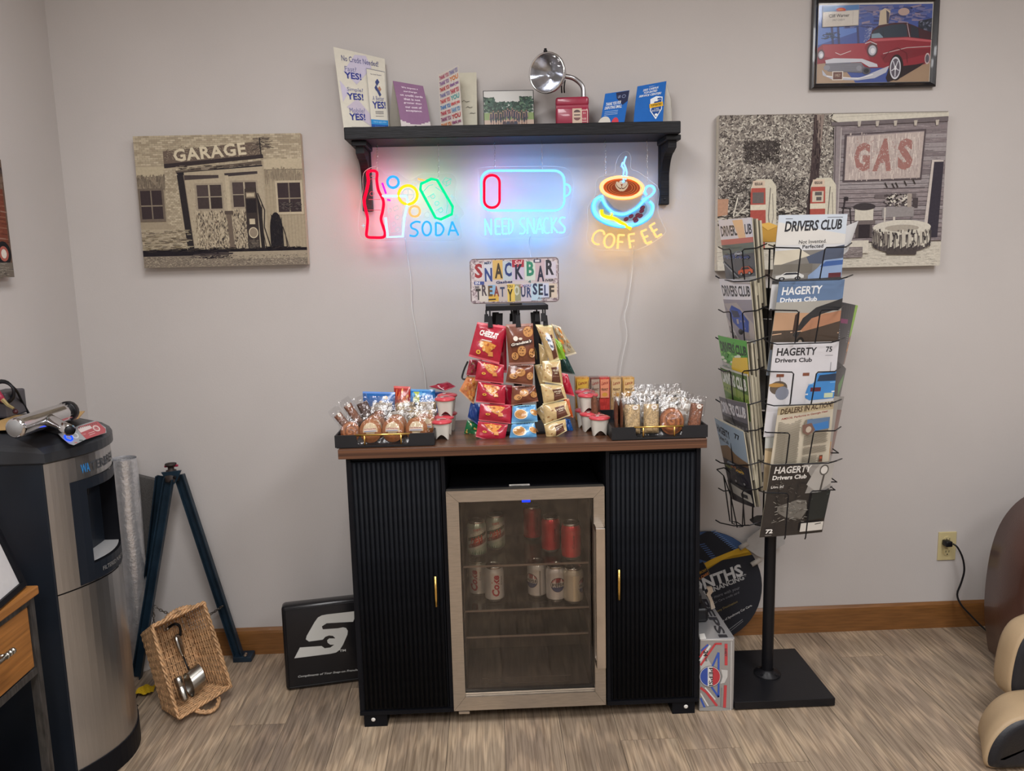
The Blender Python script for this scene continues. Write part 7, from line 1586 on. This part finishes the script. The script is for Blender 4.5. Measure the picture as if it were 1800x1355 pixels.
a_,b_=P(240,838,y=-.03),P(276,845,y=-.03)
MB().prism([V((-1.42,-.05,.002)),V((P(238,1150,y=-.05).x,-.05,.002)),V((b_.x,-.03,b_.z)),V((a_.x-.02,-.03,a_.z+.01)),V((-1.42,-.03,a_.z+.03))],(0,.025,0)).obj('panel_body',mat('grey_fabric',(.085,.08,.076),.9,var=.3,vs=300,bump=.5,bs=500),t)
# ------------------------------------------------ water cooler
NV=mat('cooler_navy',H('#1a2029',1.0),.42,var=.08,spec=.3);CST=mat('cooler_steel',(.47,.47,.475),.3,.95,var=.06,vs=20,stretch=(40,40,.6),bump=.06)
YA,YB2,XF=-.82,-.455,-1.205
t=thing('water_cooler','tall dark and stainless steel water cooler standing against the left wall','water cooler',(-1.33,-.64,0))
MB().box(XL+.012,YA,.012,XF,YB2,.975,.006).obj('cabinet_body',NV,t)
def Fr(s_,z,o=0): return V((XF+.072*math.sin(PI*s_)**.9+o,YA+(YB2-YA)*s_,z))
ss=[0,.03,.07,.11,.15,.21,.27,.33,.4,.46,.52,.58,.64,.7,.74,.79,.83,.88,.92,.96,1];S0,S1_,Z0,Z1=.15,.83,.605,.905
N0,N1_,M0,M1=.27,.79,.655,.875
def patch(mb,s0,s1,z0,z1,o): 
    q=[s for s in ss if s0<=s<=s1]
    for i in range(len(q)-1): mb.add([Fr(q[i],z0,o),Fr(q[i+1],z0,o),Fr(q[i+1],z1,o),Fr(q[i],z1,o)],[(0,1,2,3)])
mb=MB();mb.s=True
patch(mb,0,1,.602,.605,0);patch(mb,0,1,Z1,.975,0);patch(mb,0,S0,Z0,Z1,0);patch(mb,S1_,1,Z0,Z1,0);mb.obj('upper_front_panel',CST,t)
mb=MB();mb.s=True;patch(mb,0,1,.07,.598,0);mb.obj('lower_front_panel',CST,t)
mb=MB();patch(mb,0,1,.598,.602,-.003);q=[Fr(s,.07,.002) for s in ss];mb.obj('seam',BLM,t)
mb=MB();mb.prism([Fr(s,0,.004) for s in ss]+[V((XL+.014,YB2,0)),V((XL+.014,YA,0))],(0,0,.07));mb.obj('base_plinth',BLK,t)
mb=MB();mb.s=True;patch(mb,S0,N0,Z0,Z1,.003);patch(mb,N1_,S1_,Z0,Z1,.003);patch(mb,N0,N1_,M1,Z1,.003);patch(mb,N0,N1_,Z0,M0,.003)
for s_ in (S0,S1_): mb.add([Fr(s_,Z0,0),Fr(s_,Z0,.003),Fr(s_,Z1,.003),Fr(s_,Z1,0)],[(0,1,2,3)])
mb.obj('dispenser_bezel',NV,t)
mb=MB();dI=-.11;xb=XF-.03
for s_ in (N0,N1_): mb.add([Fr(s_,M0,.003),V((xb,Fr(s_,0).y,M0)),V((xb,Fr(s_,0).y,M1)),Fr(s_,M1,.003)],[(0,1,2,3)])
mb.add([V((xb,Fr(N0,0).y,M0)),V((xb,Fr(N1_,0).y,M0)),V((xb,Fr(N1_,0).y,M1)),V((xb,Fr(N0,0).y,M1))],[(0,1,2,3)])
q=[s for s in ss if N0<=s<=N1_];mb.poly([Fr(s,M1,.003) for s in q]+[V((xb,Fr(N1_,0).y,M1)),V((xb,Fr(N0,0).y,M1))]);mb.poly([Fr(s,M0,.003) for s in q]+[V((xb,Fr(N1_,0).y,M0)),V((xb,Fr(N0,0).y,M0))]);mb.obj('dispenser_niche',BLK,t)
# cabinet body is solid: niche is cut by keeping it in front of the body face
mb=MB();mb.poly([Fr(s,M0+.004,-.004) for s in q]+[V((xb+.002,Fr(N1_,0).y,M0+.004)),V((xb+.002,Fr(N0,0).y,M0+.004))]);mb.obj('drip_tray',mat('drip_tray_steel',(.5,.5,.5),.35,.3,var=.05),t)
mb=MB();mb.s=True;yc=Fr(.55,0).y;mb.at((XF-.0,yc,M1-.045));mb.lathe([(.010,0),(.012,.02),(.014,.045)],14);mb.obj('spout',BLM,t)
mb=MB(H('#8d8d8c'));mb.textf('FILTERED PURE WATER',lambda u,v:Fr(.34+.45*u,.622+.012*v,.0045));mb.obj('bezel_text',PRM,t)
mb=MB(H('#45484d'));mb.textf('TERBREAK',lambda u,v:Fr(.335+.47*u,.922+.026*v,.0012),bold=.01);mb.obj('front_lettering',PRM,t)
mb=MB(H('#2f7fc0'));mb.textf('WA',lambda u,v:Fr(.245+.08*u,.922+.026*v,.0012),bold=.02);mb.obj('front_lettering',PRM,t)
mb=MB();mb.s=False
def outl(o,z,zb,k=1.):
    'lid outline: o grows, z front height, zb back height'
    r_=[Fr(s,z,o) for s in ss]+[V((XL+.016,YB2+o*.6,zb)),V((XL+.016,YA-o*.6,zb))]
    for i,s in enumerate(ss): r_[i].y+=(-o*.6 if s==0 else o*.6 if s==1 else 0)
    return r_
def mv(rg,d,z,zb):
    r_=[]
    for i,p in enumerate(rg): r_.append(V((p.x-d*(1 if i<len(ss) else 0),p.y+(d*.35 if p.y<(YA+YB2)/2 else -d*.35)*(1-min(1,abs(p.y-(YA+YB2)/2)<.1)),z if i<len(ss) else zb)))
    return r_
r0=outl(.0,.972,.972);r1=outl(.010,.978,.978);r2=outl(.010,1.003,1.03);r3=mv(r2,.02,1.018,1.052);r4=mv(r2,.12,1.052,1.062)
loft(mb,[r0,r1,r2,r3,r4]);mb.obj('lid',mat('lid_charcoal',H('#2a2d32',1.0),.38,var=.1),t)
Z1c=crop(0,650,.11667,pl3(V((-1.14,-.8,1.018)),V((-1.14,-.5,1.018)),V((-1.26,-.65,1.052))))
mb=MB();nP=(V((-1.14,-.5,1.018))-V((-1.14,-.8,1.018))).cross(V((-1.26,-.65,1.052))-V((-1.14,-.8,1.018))).normalized()
if nP.z<0:nP=-nP
a=Art(mb,Z1c,nP,g=1.2,base=.0028)
a.p([(870,975),(930,965),(1160,860),(1430,775),(1590,880),(1600,960),(1290,1060),(1110,1150),(1040,1130),(930,1040)],'#8d9194')
a.p([(1165,900),(1190,870),(1440,790),(1480,800),(1590,905),(1585,960),(1300,1060),(1215,975)],'#a02c38');a.p([(1170,905),(1195,880),(1350,850),(1390,890),(1215,960)],'#cfc0bd')
for k in range(10): a.l([(1190+k*28,880-k*8),(1196+k*28,900-k*8)],11,'#3a2c2a')
a.e(1450,895,62,40,'#c9b9b4',20,rot=.5);a.e(1450,895,40,26,'#b0555a',16,rot=.5);a.e(1445,885,8,8,'#2a2020',8);a.l([(1330,970),(1420,940)],7,'#d8c0bd');a.l([(1345,1000),(1430,965)],7,'#d8c0bd');a.t('COLD',(1240,985),(1290,970),(1240,1000),'#d8c0bd')
a.e(1130,1005,58,40,'#c5c9cc',20,rot=.5);a.e(1130,1005,38,25,'#8d9296',16,rot=.5);a.r(1190,1068,1245,1085,'#44504c');a.r(1120,1105,1160,1118,'#b0555a')
mb.obj('control_panel',PRG,t)
mb=MB((.01,.06,1.));a=Art(mb,Z1c,nP,base=.005);mb.col=(.01,.06,1.);mb.M=None
pt=[a.q(*z) for z in ell(1030,1042,62,40,16,rot=.5)];mb.tube(pt,.0022,6,closed=True);mb.obj('blue_button_light',emis('button_led',2.2),t)
# cardboard under the tools, timing light, jump starter
CAR=H('#a8895a',1.15)
t=thing('paper_sheet','tan cardboard sheet lying on top of the water cooler under the chrome timing light','cardboard',(-1.25,-.7,1.064))
MB(CAR).prism([V((-1.40,-.80,1.064)),V((-1.21,-.77,1.064)),V((-1.19,-.64,1.064)),V((-1.23,-.52,1.064)),V((-1.42,-.56,1.064))],(0,0,.002)).obj('sheet',PRM,t)
t=thing('timing_light','chrome pistol-shaped timing light lying on top of the water cooler','tool',(-1.3,-.66,1.067))
a_=P(25,753,z=1.094);b_=P(122,722,z=1.094);d=(b_-a_)
mb=MB();mb.s=True;n=9;mb.tube([a_+d*f for f in (0,.015,.04,.3,.55,.8,.93)],[.021,.0255,.0265,.0265,.0265,.0265,.0275],16);mb.obj('barrel',CHR,t)
mb=MB();mb.s=True;mb.tube([a_-d*.006,a_+d*.004],[.0205,.0215],16);mb.obj('end_cap',mat('grey_cap',(.25,.25,.25),.4,var=.1),t)
mb=MB();mb.s=True;mb.tube([a_+d*f for f in (.925,.94,1.,1.03)],[.0285,.0295,.029,.022],16);mb.obj('lens_bezel',BLM,t)
hb=P(122,756,z=1.082);ha=a_+d*.55
mb=MB();mb.s=True;mb.tube([ha+V((0,0,-.004)),ha.lerp(hb,.35),ha.lerp(hb,.75),hb],[.021,.016,.0145,.0155],14,sx=1.);mb.obj('handle',CHR,t)
dh=(hb-ha).normalized();mb=MB();mb.s=True;mb.tube([hb,hb+dh*.005],[.0125,.011],14);mb.obj('handle_plug',BLM,t)
t=thing('jump_starter','grey jump starter box at the back of the cooler top, at the photo edge','battery pack',(-1.42,-.53,1.064))
pa=P(37,706,y=-.53);x1=pa.x;h_=pa.z-1.064
mb=MB();mb.box(XL+.01,-.60,1.064,x1,-.50,max(1.14,pa.z),.006);mb.obj('case',mat('grey_case',(.07,.065,.075),.5,var=.15),t)
cz_=P(-2,690,y=-.615)
mb=MB();mb.s=True
for k in range(3):
    c=P(6-k*2,690-k,y=-.61+k*.012);mb.tube([c+V((.031*math.cos(h*PI/10),.004*k,.031*math.sin(h*PI/10))) for h in range(20)],.0042,6,closed=True)
mb.tube(smooth([P(18,676,y=-.6),P(30,688,y=-.58),P(40,708,y=-.52),P(50,726,y=-.5)],4),.004,6);mb.obj('cable_coil',BLM,t)
mb=MB();mb.s=True;mb.tube([P(-12,680,y=-.625),P(0,697,y=-.625),P(7,706,y=-.625)],[.010,.009,.007],8);mb.obj('clamp_grip',RED,t)
mb=MB();mb.tube([P(4,702,y=-.63),P(14,712,y=-.63),P(24,718,y=-.63)],[.0065,.005,.004],6);mb.obj('clamp_jaw',mat('clamp_brass',(.6,.5,.25),.3,1.,var=.1),t)
mb=MB();mb.s=True;mb.tube([P(27,723,y=-.605),P(28,724,y=-.62)],[.008,.006],10);mb.obj('knob',mat('dark_red_knob',(.05,.01,.015),.4,var=.1),t)
# ------------------------------------------------ side table with drawer, framed page
OAK=mat('side_table_oak',H('#8f5f2f',1.25),.45,var=.3,vs=4,stretch=(25,1.2,25),det=6);GMW=mat('grey_metal_wash',(.06,.055,.052),.55,.3,var=.5,vs=12,stretch=(8,8,1.5))
TX,TY=-1.207,-.90;TZt=.665
t=thing('side_table','wooden side table with a drawer and grey metal legs at the lower left edge','table',(-1.34,-1.2,0))
MB().box(XL+.012,-1.50,TZt-.024,TX,TY,TZt,.004).obj('table_top',OAK,t)
for y_ in (TY-.032,-1.49):
    for x_ in (TX-.028,XL+.02): MB().box(x_-.004,y_,0,x_+.018,y_+.022,TZt-.024,.001).obj('leg',GMW,t)
zd0=TZt-.024-.19
for (z0_,z1_) in ((TZt-.040,TZt-.024),(zd0-.018,zd0)):
    MB().box(TX-.014,-1.47,z0_,TX-.010+.001,TY-.034,z1_).obj('rail',GMW,t)
MB().box(XL+.04,-1.46,zd0-.0,TX-.03,TY-.04,zd0+.004).obj('drawer_floor',GMW,t)
d=MB().box(TX-.034,-1.462,zd0+.004,TX-.012,TY-.040,TZt-.044,.002).obj('drawer',OAK,t)
mb=MB();mb.s=True;yc=P(20,1150,x=TX+.02).y;zc_=P(10,1155,x=TX+.02).z
yh=P(24,1143,x=TX+.018).y;mb.tube([(TX+.018,yh,zc_),(TX+.018,yh-.14,zc_)],[.0065,.0065],10)
for k in (0,.012,.024): mb.tube([(TX+.018,yh-k-.002,zc_),(TX+.018,yh-k-.008,zc_)],.0085,10)
for k in (.03,.11): mb.tube([(TX-.012,yh-k,zc_),(TX+.018,yh-k,zc_)],.005,8)
mb.obj('handle',TST,d)
mb=MB();mb.box(XL+.02,-1.47,.10,TX-.02,TY-.03,.115);mb.obj('lower_shelf',GMW,t)
fr0=P(38,1032,z=TZt+.001);
t=thing('framed_notice','black framed white page standing tilted on the side table','picture frame',(fr0.x,-1.1,TZt))
u_=V((.0,-1,0));q=P(0,903,x=fr0.x-.04);upv=V((-.30,-.02,.95)).normalized();rt=V((.12,-.99,0)).normalized()
hF,wF=.26,.22
A=fr0.copy();A.z=TZt+.002;A2=A+upv*hF;nF=rt.cross(upv).normalized()
if nF.x<0:nF=-nF
def fq(s_,h_,o): return A+rt*s_+upv*h_+nF*o
mb=MB()
for (s0,s1,h0,h1) in ((0,wF,0,.014),(0,wF,hF-.014,hF),(0,.014,.014,hF-.014),(wF-.014,wF,.014,hF-.014)): mb.prism([fq(s0,h0,0),fq(s1,h0,0),fq(s1,h1,0),fq(s0,h1,0)],nF*.016)
mb.obj('frame',BLK,t)
mb=MB(H('#c2c0c0',1.1));mb.prism([fq(.013,.013,.004),fq(wF-.013,.013,.004),fq(wF-.013,hF-.013,.004),fq(.013,hF-.013,.004)],nF*.002);mb.obj('page',PRM,t)
mb=MB();mb.add([fq(.02,.14,-.001),fq(.05,.14,-.001),fq(.05,.0,-.07),fq(.02,.0,-.07)],[(0,1,2,3)]);mb.obj('easel_back',BLK,t)
y0=P(1,1345,y=-1.02)
t=thing('yellow_container','yellow plastic container under the side table at the photo edge','container',(y0.x-.05,-1.05,.115))
mb=MB(H('#b5a81a',1.1));mb.s=True;mb.at((y0.x-.055,-1.05,.116));mb.lathe([(0,0),(.045,.0),(.05,.01),(.05,max(.05,y0.z-.116)),(.03,max(.05,y0.z-.116)+.03),(.0,max(.05,y0.z-.116)+.032)],20);mb.obj('bottle',PRG,t)
